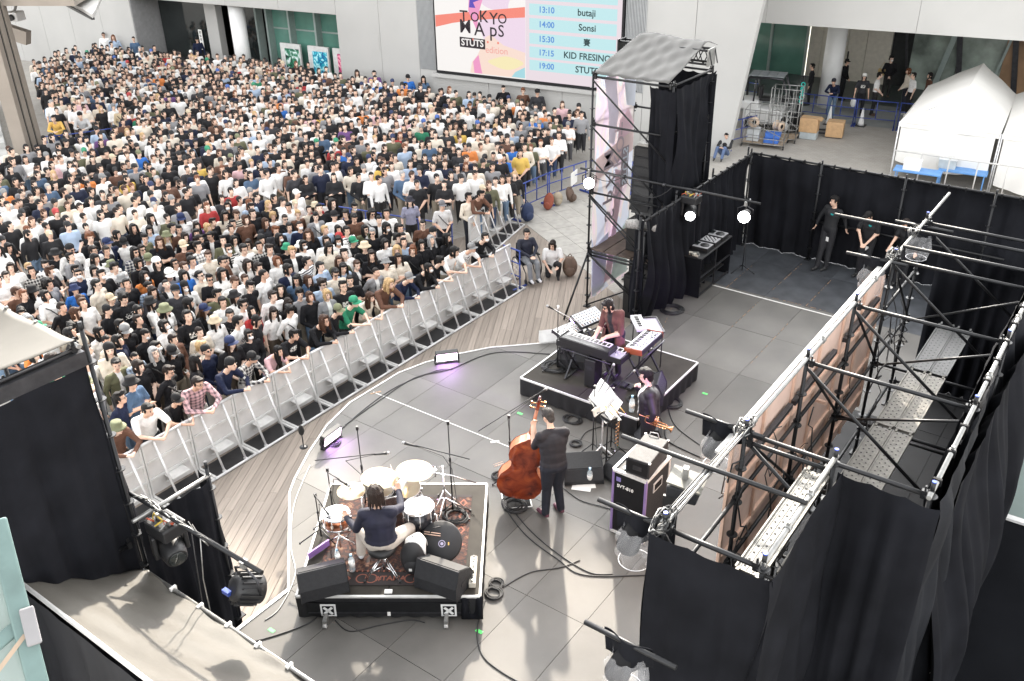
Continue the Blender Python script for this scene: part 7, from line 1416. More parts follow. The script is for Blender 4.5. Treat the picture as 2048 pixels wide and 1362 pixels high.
mb = MB(); mb.ell((0, -.064, -.044), (.050, .040, .043), 0, 14, 9); MASK = mb.mesh('face_mask', ['mask_white'])
mb = MB()
for s in (-1, 1): mb.lathe([(0, .004), (.022, .004), (.024, .0), (.022, -.004), (0, -.004)], (s*.031, -.094, .006), 14, axis=(0, -1, 0)); mb.bar((s*.054, -.09, .01), (s*.074, .0, .008), .005, .006)
mb.bar((-.012, -.096, .008), (.012, -.096, .008), .004, .005); SHADES = mb.mesh('sunglasses', ['eye'])
mb = MB()
for s in (-1, 1): mb.tube([(s*.031+.024*math.cos(a), -.096, .004+.02*math.sin(a)) for a in [k*.45 for k in range(15)]], .0025, 4); mb.bar((s*.054, -.09, .01), (s*.074, .0, .008), .004, .004)
mb.bar((-.008, -.097, .006), (.008, -.097, .006), .003, .003); GLASSES = mb.mesh('glasses', ['eye'])
mb = MB(); mb.tube([(-.16, .02, 1.41), (-.10, -.115, 1.33), (.0, -.135, 1.2), (.13, -.115, 1.05), (.165, .0, .98), (.1, .125, 1.08), (-.05, .135, 1.28), (-.16, .03, 1.415)], .013, 5); STRAP = mb.mesh('strap', ['strap_black'])
mb = MB(); mb.box((.17, -.03, .98), (.07, .16, .2)); POUCH = mb.mesh('pouch', ['strap_black'])
mb = MB(); mb.ell((0, .18, 1.2), (.15, .09, .22), 0, 14, 10); PACK = mb.mesh('backpack', ['hat'])
def child(name, me, par, J=None, col=None, sc=1.):
    o = bpy.data.objects.new(name, me); COL.objects.link(o); o.parent = par
    if J is not None: o.location = J['head']; o.rotation_euler = J['Rh'].to_euler()
    if col: o.color = (*col, 1)
    if name == 'hair': k_ = random.uniform(.97, 1.07); o.scale = (k_*random.uniform(.97, 1.04), k_, k_*random.uniform(.98, 1.05))
    return o
HC = {'black': (.006, .005, .005), 'dark brown': (.014, .008, .006), 'brown': (.05, .022, .012), 'auburn': (.14, .05, .022), 'blonde': (.42, .28, .14), 'grey': (.30, .30, .30), 'pink': (.5, .26, .30)}
SC = [('black', (.009, .009, .011), 36), ('white', (.80, .79, .77), 34), ('cream', (.70, .63, .53), 11), ('grey', (.25, .25, .26), 4.5), ('charcoal', (.035, .035, .04), 5), ('navy', (.010, .015, .04), 5), ('pale blue', (.36, .45, .58), 3.5), ('brown', (.12, .06, .04), 3.5), ('olive', (.12, .12, .07), 2), ('green', (.02, .17, .09), .8), ('red', (.36, .03, .03), .7), ('orange', (.66, .22, .06), .7), ('yellow', (.66, .44, .10), .8), ('purple', (.13, .06, .18), .7), ('pink', (.62, .40, .42), 1.5), ('bright blue', (.03, .15, .50), .7), ('denim', (.07, .12, .20), 1.8)]
SCD = {a: b for a, b, _ in SC}
def person(label, loc, face, pose='down', sleeve='short', shirt='black', hair=('short', 'black'), hat=None, extras=(), pat=0, sc=1., group=None, cat='person', tx=0, ty=0):
    """hat: (kind, colour); extras from mask, shades, glasses, strap, pack"""
    o = bpy.data.objects.new('person', BODY[pose, sleeve]); COL.objects.link(o); J = JP[pose]; tag(o, label, cat, group)
    o.location = loc; dx, dy = face; o.rotation_euler = (tx, ty, math.atan2(dx, -dy)); w_ = random.uniform(.92, 1.12); o.scale = (sc*w_, sc*(w_*.5+.5), sc); o.color = (*(SCD[shirt] if isinstance(shirt, str) else shirt), 1); o.pass_index = pat
    hk, hcn = hair
    if hat and hk in ('short', 'swept', 'crop', 'curly', 'tied'): hk = 'under'
    elif hat and hk in ('bob', 'long', 'wavy'): hk = 'underlong'
    if hk: child('hair', HAIR[hk], o, J, HC[hcn])
    if hat: child({'cap': 'cap', 'bucket': 'bucket_hat', 'beanie': 'beanie', 'straw': 'straw_hat'}[hat[0]], HATS[hat[0]], o, J, hat[1])
    for e in extras:
        if e == 'mask': child('face_mask', MASK, o, J)
        if e == 'shades': child('sunglasses', SHADES, o, J)
        if e == 'glasses': child('glasses', GLASSES, o, J)
        if e == 'strap': s_ = child('bag_strap', STRAP, o); child('pouch', POUCH, s_)
        if e == 'pack': child('backpack', PACK, o, None, (.03, .03, .035))
    return o
# ---------------------------------------------------------------- the crowd
FOCUS = Vector((-4.2, 4.6))
rc = random.Random(11)
def inpoly(x, y, P):
    c = False; n = len(P)
    for i in range(n):
        (x0, y0), (x1, y1) = P[i], P[(i+1) % n]
        if (y0 > y) != (y1 > y) and x < (x1-x0)*(y-y0)/(y1-y0)+x0: c = not c
    return c
spots = []   # (x, y, row, kind)
for k in range(19):                                       # leaning on the barricade
    y = .35+k*.545+rc.uniform(-.06, .06)
    if y < 10.6: spots.append((-10.17+rc.uniform(-.03, .03), y, 0, 'rail'))
for r in range(1, 15):
    x = -10.2-.53*r; y0 = .45+.02*r; y1 = 10.35-(.0 if r < 8 else .12*(r-7))
    n = int((y1-y0)/.45)
    for k in range(n):
        if rc.random() < .95: spots.append((x+rc.uniform(-.17, .17), y0+(k+.5*(r % 2)+.3)*.45+rc.uniform(-.13, .13), r, 'pit'))
BK = [(-12.75, 12.3), (-12.75, 18.3), (-14.2, 21.9), (-25.5, 21.0), (-28.5, 22.0), (-33.0, 21.2), (-41.5, 19.4), (-40.0, 15.6), (-30.5, 10.9), (-28.9, 12.6), (-27.3, 11.8), (-27.2, 7.6), (-23.5, 3.2), (-18.6, .8), (-18.5, 9.4), (-16.4, 11.3)]
row = 13
gx = -12.6
while gx > -42:
    gy = .8
    while gy < 23:
        x = gx+rc.uniform(-.22, .22); y = gy+(.3 if int(round(-gx/.53)) % 2 else 0)+rc.uniform(-.17, .17)
        if inpoly(x, y, BK) and rc.random() < .93: spots.append((x, y, 16+int((-12.6-gx)/.53), 'back'))
        gy += .50
    gx -= .53
for k in range(8): spots.append((-11.95-.42*0-.02*k, 12.2+.33*k, 16, 'rail2'))
def in_view(x, y):
    d = Vector((x, y, .5))-CAM; z = d.dot(FW); u = 1024+FPX*d.dot(CR)/z; v = 681-FPX*d.dot(CU)/z; return -40 < u < 2090 and -40 < v < 1400
spots = [s for s in spots if in_view(s[0], s[1]) and not (-28.2 < s[0] < -27.2 and 7.6 < s[1] < 9.8)]
spots.sort(key=lambda s: (Vector((s[0], s[1], 0))-CAM).length)
def pick(tab):
    t = rc.uniform(0, sum(w for *_, w in tab)); 
    for q in tab:
        t -= q[-1]
        if t <= 0: return q
    return tab[-1]
HSTY = [('short', 26), ('swept', 16), ('crop', 4), ('bob', 20), ('long', 18), ('wavy', 8), ('curly', 3), ('tied', 5)]
HCOL = [('black', 75), ('dark brown', 26), ('brown', 12), ('auburn', 4), ('blonde', 2.2), ('grey', 1.8)]
HATC = [('black', (.015, .015, .016), 40), ('navy', (.02, .03, .08), 12), ('green', (.03, .22, .12), 6), ('beige', (.5, .42, .3), 12), ('grey', (.2, .2, .2), 10), ('white', (.7, .69, .66), 8), ('olive', (.16, .17, .10), 6), ('red', (.35, .04, .04), 4), ('blue', (.06, .12, .35), 6)]
HDESC = {'short': 'short %s hair', 'swept': 'swept %s hair', 'crop': 'cropped %s hair', 'bob': '%s bobbed hair', 'long': 'long %s hair', 'wavy': 'wavy %s hair', 'curly': 'curly %s hair', 'tied': 'tied-back %s hair'}
# looks of the front row, read off the photograph from left to right along the barricade
FRONT = [('long', 'brown', 'crop', 'dark brown', ('bucket', 'olive'), (), 0), ('short', 'white', 'short', 'black', None, (), 0), ('short', 'black', 'short', 'black', ('cap', 'black'), (), 0), ('long', 'pink', 'short', 'dark brown', None, ('glasses',), 3), ('long', 'navy', 'short', 'black', ('beanie', 'black'), (), 0), ('long', 'charcoal', 'short', 'black', ('cap', 'black'), (), 3), ('short', 'pink', 'long', 'black', None, (), 0), ('short', 'black', 'swept', 'black', None, (), 2), ('long', 'black', 'wavy', 'brown', None, ('glasses',), 0), ('long', 'black', 'short', 'black', ('cap', 'olive'), (), 0), ('short', 'green', 'short', 'black', ('cap', 'green'), (), 0), ('short', 'cream', 'long', 'brown', None, (), 0), ('long', 'brown', 'wavy', 'blonde', None, (), 0), ('long', 'navy', 'short', 'black', ('cap', 'grey'), (), 0), ('long', 'black', 'long', 'black', None, ('mask',), 0), ('short', 'black', 'curly', 'black', None, (), 0), ('short', 'white', 'bob', 'black', None, (), 0), ('short', 'white', 'short', 'dark brown', ('cap', 'grey'), (), 2), ('long', 'black', 'short', 'black', None, ('mask', 'strap'), 0)]
HATD = {a: b for a, b, _ in HATC}
ATTR = []
for i, (x, y, r, kind) in enumerate(spots):
    sh = pick(SC)[0]; hk = pick(HSTY)[0]; hcn = pick(HCOL)[0]; hat = None; ex = []
    if rc.random() < .17: q = pick(HATC); hat = (rc.choice(('cap', 'cap', 'cap', 'bucket', 'beanie')), q[0])
    if rc.random() < .09: ex.append('mask')
    if rc.random() < .10: ex.append('shades')
    elif rc.random() < .11: ex.append('glasses')
    if rc.random() < .14: ex.append('strap')
    pat = 0; t = rc.random()
    if t < .025: pat = 1
    elif t < .14: pat = 2
    elif t < .165: pat = 3
    pose = rc.choice(('down', 'yawr', 'cross', 'clasp', 'lookup', 'chin', 'downyaw', 'sway', 'back', 'cross', 'lookup')); sl = rc.choice(('short', 'short', 'short', 'long', 'long', 'open'))
    if sl == 'open' and (kind in ('rail', 'rail2') or sh in ('white', 'cream')): sl = 'long'
    if sl == 'open' and pose not in ('down', 'clasp', 'yawr', 'lookup', 'sway'): pose = 'clasp'
    if kind == 'rail': pose = rc.choice(('rail', 'rail2'))
    if kind == 'rail2': pose = rc.choice(('rail', 'rail2', 'clasp'))
    ATTR.append([x, y, r, kind, pose, sl, sh, hk, hcn, hat, ex, pat, rc.uniform(.93, 1.045)])
fr = sorted([a for a in ATTR if a[3] == 'rail'], key=lambda a: a[1])
for a, f in zip(fr, FRONT): a[5], a[6], a[7], a[8], a[9], a[10], a[11] = f
NIND = 268
ind, far = ATTR[:NIND], ATTR[NIND:]
rowcount = {}
for a in sorted(ind, key=lambda a: (a[2], a[1])): rowcount[a[2]] = rowcount.get(a[2], 0)+1; a.append(rowcount[a[2]])
ROWN = ['at the barricade'] + ['%s row' % w for w in ('second', 'third', 'fourth', 'fifth', 'sixth', 'seventh', 'eighth', 'ninth', 'tenth', 'eleventh', 'twelfth', 'thirteenth', 'fourteenth', 'fifteenth')]
NUM = ORD + ['twenty-' + w for w in ORD[:9]]
PATD = {0: '', 1: 'striped ', 2: 'printed ', 3: 'checked '}
def look(a):
    s = '%s%s %s' % (PATD[a[11]], a[6], 'sweater' if a[5] == 'long' else 'open jacket' if a[5] == 'open' else 'T-shirt')
    h = ('%s %s' % (a[9][1], {'cap': 'cap', 'bucket': 'bucket hat', 'beanie': 'beanie', 'straw': 'straw hat'}[a[9][0]])) if a[9] else HDESC[a[7]] % a[8]
    return s, h
for a in ind:
    x, y, r, kind, pose, sl, sh, hk, hcn, hat, ex, pat, sc_, no = a
    s, h = look(a); 
    where = ('leaning on barricade, %s from left' % NUM[no-1]) if r == 0 else ('%s, %s from left' % ((ROWN[min(r, 15)] + ' behind barricade') if kind == 'pit' else 'rear crowd rank %s' % NUM[r-16], NUM[min(no-1, 28)]))
    fdx, fdy = FOCUS.x-x, FOCUS.y-y
    if r == 0: fdx, fdy = 1, rc.uniform(-.25, .25)
    elif kind == 'rail2': fdx, fdy = 1, -.3
    else:
        t = rc.gauss(0, .3); fdx, fdy = fdx*math.cos(t)-fdy*math.sin(t), fdx*math.sin(t)+fdy*math.cos(t)
    person('%s, %s, %s' % (s, h, where), (x, y, -1.0), (fdx, fdy), pose, sl, sh, (hk, hcn), (hat[0], HATD[hat[1]]) if hat else None, ex, pat, sc_, 'the standing audience', tx=rc.uniform(-.03, .03), ty=rc.uniform(-.03, .03))
# far crowd: one mesh, same figures at lower resolution, colours per corner
def low(me_prims, J, hk, hat):
    pr = list(me_prims); HP = {'short': [('e', (0, .02, .042), (.083, .10, .088), I3, 10)], 'long': [('e', (0, .02, .042), (.083, .10, .088), I3, 10), ('e', (0, .06, -.09), (.1, .055, .16), I3, 10)], 'cap': [('e', (0, .02, .05), (.09, .10, .088), I3, 11), ('e', (0, -.12, .05), (.06, .06, .012), I3, 11), ('e', (0, .04, 0), (.08, .085, .06), I3, 10)]}[hk]
    hc = Vector(J['head']); Rh = J['Rh']; hp = [('e', hc+Rh @ Vector(c), rr, Rh, t) for _, c, rr, _, t in HP]
    return pr, hp
LOW = []
for nm in ('down', 'cross', 'clasp', 'downyaw'):
    for hk in ('short', 'long', 'cap'):
        for sl in ('short', 'long'):
            J = JP[nm]; pr = body_prims(J, sleeve=sl, loose=1.1); pr, hp = low(pr, J, hk, None); pr = [p for p in pr if not (p[-1] == 3)]
            me = remesh(pr+hp, .024, 1, 'low', .20); n = len(me.vertices); V = np.empty(n*3); me.vertices.foreach_get('co', V); V = V.reshape(-1, 3); me.calc_loop_triangles(); F = np.empty(len(me.loop_triangles)*3, int); me.loop_triangles.foreach_get('vertices', F); F = F.reshape(-1, 3)
            cen = V[F].mean(1); d0, t0 = sd_prims(pr, cen); d1, t1 = sd_prims(hp, cen); loc = (cen-np.array(J['head'])) @ np.array(J['Rh']); facez = (loc[:, 1] < -.035) & (loc[:, 2] < .05) & (np.abs(loc[:, 0]) < .062)
            tg = np.where((d1 < d0+.004) & ~(facez & (t1 == 10)), t1, t0); keep = cen[:, 2] > .35; F = F[keep]; tg = tg[keep]; LOW.append((hk, sl, V, F, tg))
VV, FF, CC = [], [], []; nv = 0
fwall = [(749, 143, 'purple', 'short'), (713, 150, 'cream', 'long'), (796, 157, 'bright blue', 'cap'), (823, 152, 'denim', 'long'), (1003, 175, 'black', 'short'), (882, 165, 'white', 'cap'), (915, 168, 'black', 'short'), (935, 170, 'grey', 'cap')]
for a in far:
    x, y, r, kind, pose, sl, sh, hk, hcn, hat, ex, pat, sc_ = a[:13]; hk2 = 'cap' if hat else ('long' if hk in ('long', 'bob', 'wavy') else 'short'); c = rc.choice([q for q in LOW if q[0] == hk2 and q[1] == ('short' if sl == 'short' else 'long')]); _, _, V, F, tg = c
    t = math.atan2(FOCUS.x-x, -(FOCUS.y-y))+rc.uniform(-.3, .3); R2 = np.array([[math.cos(t), -math.sin(t), 0], [math.sin(t), math.cos(t), 0], [0, 0, 1]]); VV.append(V*sc_ @ R2.T+np.array([x, y, -1.0])); FF.append(F+nv); nv += len(V)
    sk = np.array(rc.choice([(.66, .43, .32), (.72, .50, .385), (.74, .53, .42)])); pal = {0: SCD[sh], 1: sk, 2: rc.choice(TROUS), 3: (.03, .03, .03), 10: HC[hcn], 11: HATD[hat[1]] if hat else (0, 0, 0)}
    lut = np.zeros((12, 3)); 
    for k, v in pal.items(): lut[k] = v
    CC.append(lut[tg])
VV = np.concatenate(VV); FF = np.concatenate(FF); CC = np.concatenate(CC)
me = bpy.data.meshes.new('far_crowd'); me.vertices.add(len(VV)); me.vertices.foreach_set('co', VV.ravel()); me.loops.add(len(FF)*3); me.loops.foreach_set('vertex_index', FF.ravel().astype(np.int32)); me.polygons.add(len(FF)); me.polygons.foreach_set('loop_start', np.arange(0, len(FF)*3, 3, dtype=np.int32)); me.polygons.foreach_set('loop_total', np.full(len(FF), 3, dtype=np.int32)); me.update(calc_edges=True)
ca = me.color_attributes.new('Col', 'FLOAT_COLOR', 'CORNER'); ca.data.foreach_set('color', np.concatenate([np.repeat(CC, 3, 0), np.ones((len(CC)*3, 1))], 1).ravel().astype(np.float32)); me.polygons.foreach_set('use_smooth', np.ones(len(FF), bool))
m = bpy.data.materials.new('far_crowd'); m.use_nodes = True; vc = m.node_tree.nodes.new('ShaderNodeVertexColor'); vc.layer_name = 'Col'; m.node_tree.links.new(vc.outputs[0], m.node_tree.nodes['Principled BSDF'].inputs['Base Color']); m.node_tree.nodes['Principled BSDF'].inputs['Roughness'].default_value = .8; me.materials.append(m)
fc = bpy.data.objects.new('far_crowd', me); COL.objects.link(fc); tag(fc, 'dense audience filling the plaza back to the white wall', 'crowd', kind='stuff')
print('crowd', len(spots), 'far', len(far), 'tris', len(FF))
# ---------------------------------------------------------------- posed figures
def hero(label, base, ft, pel, chest, neck, head, fh, elL, wrL, elR, wrR, kn, an, fp=None, mats=None, voxel=.0115, sc=1., hair=('short', 'black'), toes=None, hands=None, sw=.178, **k):
    """all points in world coordinates"""
    B = Vector(base); r = lambda p: Vector(p)-B; J = {}
    ax = (Vector(neck)-Vector(chest)).normalized(); J['Rt'] = frame(ft, ax); J['Rp'] = frame(fp or ft); J['Rh'] = frame(fh); J['pelvis'], J['chest'], J['neck'], J['head'] = r(pel), r(chest), r(neck), r(head)
    for s, q, el, wr, i in (('L', 1, elL, wrL, 0), ('R', -1, elR, wrR, 1)):
        J['sh'+s] = J['chest']+J['Rt'] @ Vector((q*sw, 0, .125)); J['el'+s] = r(el); J['wr'+s] = r(wr); J['hip'+s] = J['pelvis']+J['Rp'] @ Vector((q*.09, 0, -.03)); J['kn'+s] = r(kn[i]); J['an'+s] = r(an[i])
        if toes: J['toe'+s] = r(toes[i])
        if hands and hands[i]: 
            hd, side, curl = hands[i]; J['hd'+s] = J['wr'+s]+Vector(hd); J['hs'+s] = side; J['hc'+s] = curl
    me = make_body(J, voxel, 'figure', 8, mats, hand_fine=True, **k); o = bpy.data.objects.new('person', me); COL.objects.link(o); o.location = B; tag(o, label, 'person')
    if hair: child('hair', HAIR[hair[0]], o, J, HC[hair[1]] if isinstance(hair[1], str) else hair[1])
    return o, J
def fm(name, col, **k): mat(name, col, **k); return name
SK = fm('skin_a', (.66, .43, .32), rough=.5, var=.06, scale=20); DT = fm('trouser_black', (.0085, .0085, .011), rough=.8, var=.2, scale=8)
NAVY = fm('cloth_navy', (.010, .0105, .026), rough=.8, var=.25, scale=7, bump=.1, bscale=18); JKT = fm('jacket_plum', (.010, .008, .011), rough=.6, var=.3, scale=6, bump=.12, bscale=16); BRN = fm('cardigan_brown', (.105, .042, .034), rough=.85, var=.25, scale=8, bump=.12, bscale=20); CHR = fm('shirt_bassist', (.012, .010, .0135), rough=.8, var=.25, scale=7, bump=.1, bscale=18)
SHB = fm('shoe_maroon', (.10, .028, .045), rough=.5, var=.1); SHK = fm('shoe_black', (.02, .02, .02), rough=.5); PLE = fm('trouser_pale', (.50, .45, .40), rough=.8, var=.1, scale=8)
def cam_mats(shirt, trous, shoe, inner='inner'): return [shirt, SK, trous, shoe, 'eye', 'lip', inner]
# double bass player
bo, bJ = hero('bass player in dark shirt hunched over the double bass, seen from behind', (-3.2, 3.08, 0), (-.78, .6, 0), (-3.14, 3.0, 1.0), (-3.21, 3.07, 1.33), (-3.28, 3.12, 1.505), (-3.36, 3.17, 1.655), (-.93, .25, -.28), (-3.46, 2.98, 1.2), (-3.535, 3.06, 1.45), (-3.2, 3.36, 1.18), (-3.62, 3.36, 1.0), ((-3.27, 3.02, .52), (-3.18, 3.17, .53)), ((-3.26, 2.97, .085), (-3.13, 3.19, .085)), mats=cam_mats(CHR, fm('jeans_dark', (.010, .0115, .020), rough=.8, var=.3, scale=9), SHB), hair=('short', (.05, .045, .042)), loose=1.25, thick=1.12, sleeve='mid', toes=((-3.42, 3.02, .035), (-3.28, 3.26, .035)), hands=(((-.02, .06, .1), (.5, .8, 0), 1.1), None))
# double bass
db = thing('double_bass', 'reddish brown double bass held upright with its back to the camera', 'double bass', (-3.86, 3.02, 0)); BO_ = Vector((-3.86, 3.02, 0)); p0 = Vector((-3.83, 3.03, .14))-BO_; p1 = Vector((-3.50, 3.16, 1.84))-BO_; ay = (p1-p0).normalized(); bn_ = Vector((.55, -.83, .1)); ax_b = ay.cross(bn_).normalized(); nb = ax_b.cross(ay).normalized(); RB = Matrix((ax_b, ay, nb)).transposed()
bass_pt = lambda x, y, z: p0+RB @ Vector((x, y, z))
half = [(.0, 0), (.15, .012), (.255, .06), (.325, .18), (.335, .29), (.305, .41), (.24, .50), (.215, .535), (.188, .60), (.192, .66), (.235, .715), (.258, .79), (.250, .88), (.205, .97), (.125, 1.045), (.06, 1.09), (.032, 1.13)]
outl = half+[(-x, y) for x, y in reversed(half[1:])]
def varnish():
    m = mat('varnish', (.20, .035, .014), .24, 0, 0, coat=.6); n = m.node_tree.nodes; l = m.node_tree.links; b = n['Principled BSDF']; tc = n.new('ShaderNodeTexCoord'); nz = n.new('ShaderNodeTexNoise'); nz.inputs['Scale'].default_value = 5; nz.inputs['Detail'].default_value = 6; nz.inputs['Distortion'].default_value = .8; l.new(tc.outputs['Object'], nz.inputs['Vector']); cr = n.new('ShaderNodeValToRGB'); e = cr.color_ramp.elements; e[0].position = .3; e[0].color = (.055, .008, .005, 1); e[1].position = .75; e[1].color = (.36, .075, .02, 1); x = e.new(.5); x.color = (.20, .032, .012, 1); l.new(nz.outputs['Fac'], cr.inputs['Fac']); l.new(cr.outputs['Color'], b.inputs['Base Color'])
varnish(); mat('rib_amber', (.42, .15, .07), .3, 0, .2, 5, coat=.5)
def plate(name, z, bulge, mt):
    mb = MB(); n = len(outl); rings = 6; vs_ = []
    cy = .55
    for k in range(rings+1):
        t = 1-k/rings
        for x, y in outl: yy = cy+(y-cy)*(t if k else 1.012); xx = x*(t if k else 1.03); vs_.append(bass_pt(xx, yy, z+bulge*(1-t**2.4)))
    fs = [(k*n+i, k*n+(i+1) % n, (k+1)*n+(i+1) % n, (k+1)*n+i) for k in range(rings) for i in range(n)]
    mb.add(vs_, fs if bulge > 0 else [tuple(reversed(f)) for f in fs], 0, True); return mb.build(name, mt, db)
plate('back_plate', .10, .035, 'varnish'); plate('top_plate', -.10, -.03, 'rib_amber')
mb = MB(); n = len(outl); mb.add([bass_pt(x, y, z) for z in (-.10, -.03, .04, .10) for x, y in outl], [(k*n+i, k*n+(i+1) % n, (k+1)*n+(i+1) % n, (k+1)*n+i) for k in range(3) for i in range(n)], 0, True); mb.build('ribs', 'rib_amber', db)
mb = MB(); mb.tube([bass_pt(0, 1.08, -.06), bass_pt(0, 1.3, -.08), bass_pt(0, 1.56, -.085)], .03, 10, rad=[.045, .028, .024]); mb.build('neck', 'rib_amber', db)
mb = MB(); mb.bar(bass_pt(0, .80, -.155), bass_pt(0, 1.56, -.115), .055, .02, up=tuple(nb)); mb.build('fingerboard', 'ebony', db)
mb = MB(); mb.bar(bass_pt(0, 1.55, -.085), bass_pt(0, 1.74, -.06), .05, .05, up=tuple(nb)); sc_b = mb.build('peg_box', 'varnish', db, .008); mb = MB(); mb.tube([bass_pt(0, 1.74+.045*math.sin(a)*(1-a/9), -.075+.045*math.cos(a)*(1-a/9)) for a in [k*.4 for k in range(18)]], .02, 8, rad=[.024-.0007*k for k in range(18)]); mb.build('scroll', 'varnish', sc_b)
for k in range(4): s_ = 1 if k % 2 else -1; mb = MB(); mb.cyl(bass_pt(0, 1.58+.04*k, -.08), bass_pt(s_*.09, 1.58+.04*k, -.08), .008, n=6); mb.box(bass_pt(s_*.1, 1.58+.04*k, -.08), (.02, .012, .04)); mb.build('tuning_peg', 'brass', db)
mb = MB(); mb.box(bass_pt(0, .5, -.18), (.15, .02, .13), R=RB @ Matrix.Rotation(math.pi/2, 3, 'X') if False else RB); mb.build('bridge', 'rib_amber', db); mb = MB(); mb.bar(bass_pt(0, .05, -.15), bass_pt(0, .33, -.19), .07, .02, up=tuple(nb)); mb.build('tailpiece', 'ebony', db)
for k in range(4): mb = MB(); mb.tube([bass_pt(-.02+.013*k, .33, -.205), bass_pt(-.025+.016*k, .5, -.25), bass_pt(-.015+.01*k, 1.56, -.13)], .0018, 4); mb.build('string', 'chrome', db)
mb = MB(); mb.tube([bass_pt(0, .02, 0), bass_pt(0, -.135, 0)], .008, 6); mb.build('endpin', 'steel_dark', db)
mb = MB(); mb.tube([bass_pt(-.30, .52, -.02), bass_pt(-.42, .40, -.05)], .006, 6); mb.tube([bass_pt(-.32, .55, -.02), bass_pt(-.44, .43, -.05)], .004, 6); mb.build('bow', 'stick_wood', db)
# trumpet player
to, tJ = hero('trumpet player in dark jacket with one hand to his chin', (-2.68, 5.0, 0), (-.86, -.5, 0), (-2.66, 4.98, .96), (-2.69, 5.0, 1.28), (-2.71, 5.0, 1.46), (-2.76, 4.99, 1.62), (-.93, -.37, -.1), (-2.47, 4.76, 1.18), (-2.46, 4.74, .99) if False else (-2.50, 4.745, 1.05), (-2.88, 5.14, 1.17), (-2.93, 5.0, 1.38), ((-2.63, 4.88, .5), (-2.7, 5.1, .5)), ((-2.6, 4.88, .085), (-2.68, 5.1, .085)), mats=cam_mats(JKT, DT, SHK), hair=('swept', 'black'), loose=1.34, thick=1.2, sleeve='long', inner=True, hands=(((.03, .06, -.05), (.6, .3, .6), 1.0), ((.05, -.03, .08), (.3, .9, 0), 1.1)))
child('glasses', GLASSES, to, tJ); mb = MB(); mb.ell((0, -.062, -.066), (.042, .036, .03), 0, 12, 8); child('beard', mb.mesh('beard', [mat('beard', (.05, .035, .03), .9)]), to, tJ)
tp_ = thing('trumpet', 'brass trumpet hanging from the player\'s left hand', 'trumpet', (-2.46, 4.77, 1.0)); A_ = Vector((-2.69, 4.69, 1.08)); Bq = Vector((-2.17, 4.83, .97)); dt = (Bq-A_).normalized(); TO = Vector((-2.46, 4.77, 1.0)); ut = (Vector((0, 0, 1))-dt*dt.z).normalized(); st_ = dt.cross(ut)
tq = lambda a, b, c=0: A_-TO+dt*a+ut*b+st_*c
mb = MB(); mb.tube([tq(0, .03), tq(.02, .03), tq(.1, .03), tq(.43, .03)], .006, 8, rad=[.013, .009, .006, .006]); mb.build('leadpipe', 'brass', tp_)
mb = MB(); mb.tube([tq(.43, .03), tq(.46, .015), tq(.46, -.045), tq(.43, -.06), tq(.15, -.06), tq(.11, -.04), tq(.11, .05), tq(.15, .07), tq(.3, .03)], .007, 8); mb.build('tuning_slide', 'brass', tp_)
mb = MB(); mb.lathe([(.008, -.32), (.010, -.2), (.014, -.11), (.022, -.055), (.036, -.022), (.062, 0), (.058, .001), (.03, -.025)], tq(.545, -.02), 22, axis=dt); mb.build('bell', 'brass', tp_)
for k in range(3): mb = MB(); mb.cyl(tq(.22+.035*k, -.07), tq(.22+.035*k, .075), .012, n=10); mb.cyl(tq(.22+.035*k, .075), tq(.22+.035*k, .1), .005, n=6); mb.cyl(tq(.22+.035*k, .1), tq(.22+.035*k, .105), .01, n=8); mb.build('valve', 'brass', tp_)
# keyboard player
ko, kJ = hero('keyboard player with dark bob, sunglasses and open brown cardigan', (-4.24, 6.56, .37), (-.12, -.98, 0), (-4.2, 6.60, 1.30), (-4.21, 6.50, 1.58), (-4.23, 6.44, 1.73), (-4.26, 6.37, 1.85), (-.42, -.85, -.35), (-4.02, 6.45, 1.35), (-4.26, 6.36, 1.24), (-4.44, 6.47, 1.36), (-4.46, 6.34, 1.23), ((-4.13, 6.55, .84), (-4.3, 6.57, .84)), ((-4.12, 6.6, .455), (-4.31, 6.6, .455)), mats=cam_mats(BRN, DT, SHK, fm('top_black', (.015, .015, .016), rough=.8)), hair=('bob', (.014, .010, .012)), loose=1.12, sleeve='mid', inner=True, hands=(((-.04, -.1, -.03), (1, -.2, 0), .7), ((.02, -.1, -.03), (1, 0, 0), .7)), sw=.165)
child('sunglasses', SHADES, ko, kJ); mb = MB()
mb.grid(lambda u, v: (math.cos(-1.05+u*(math.pi+2.1))*(.185+.05*v+.012*math.sin(16*u)), .03+math.sin(-1.05+u*(math.pi+2.1))*(.135+.05*v+.010*math.sin(14*u)), .98-v*.34-.02*math.sin(9*u)), 30, 8); cdn = child('cardigan_skirt', mb.mesh('cardigan_skirt', [BRN]), ko); q_ = cdn.modifiers.new('s', 'SOLIDIFY'); q_.thickness = .008
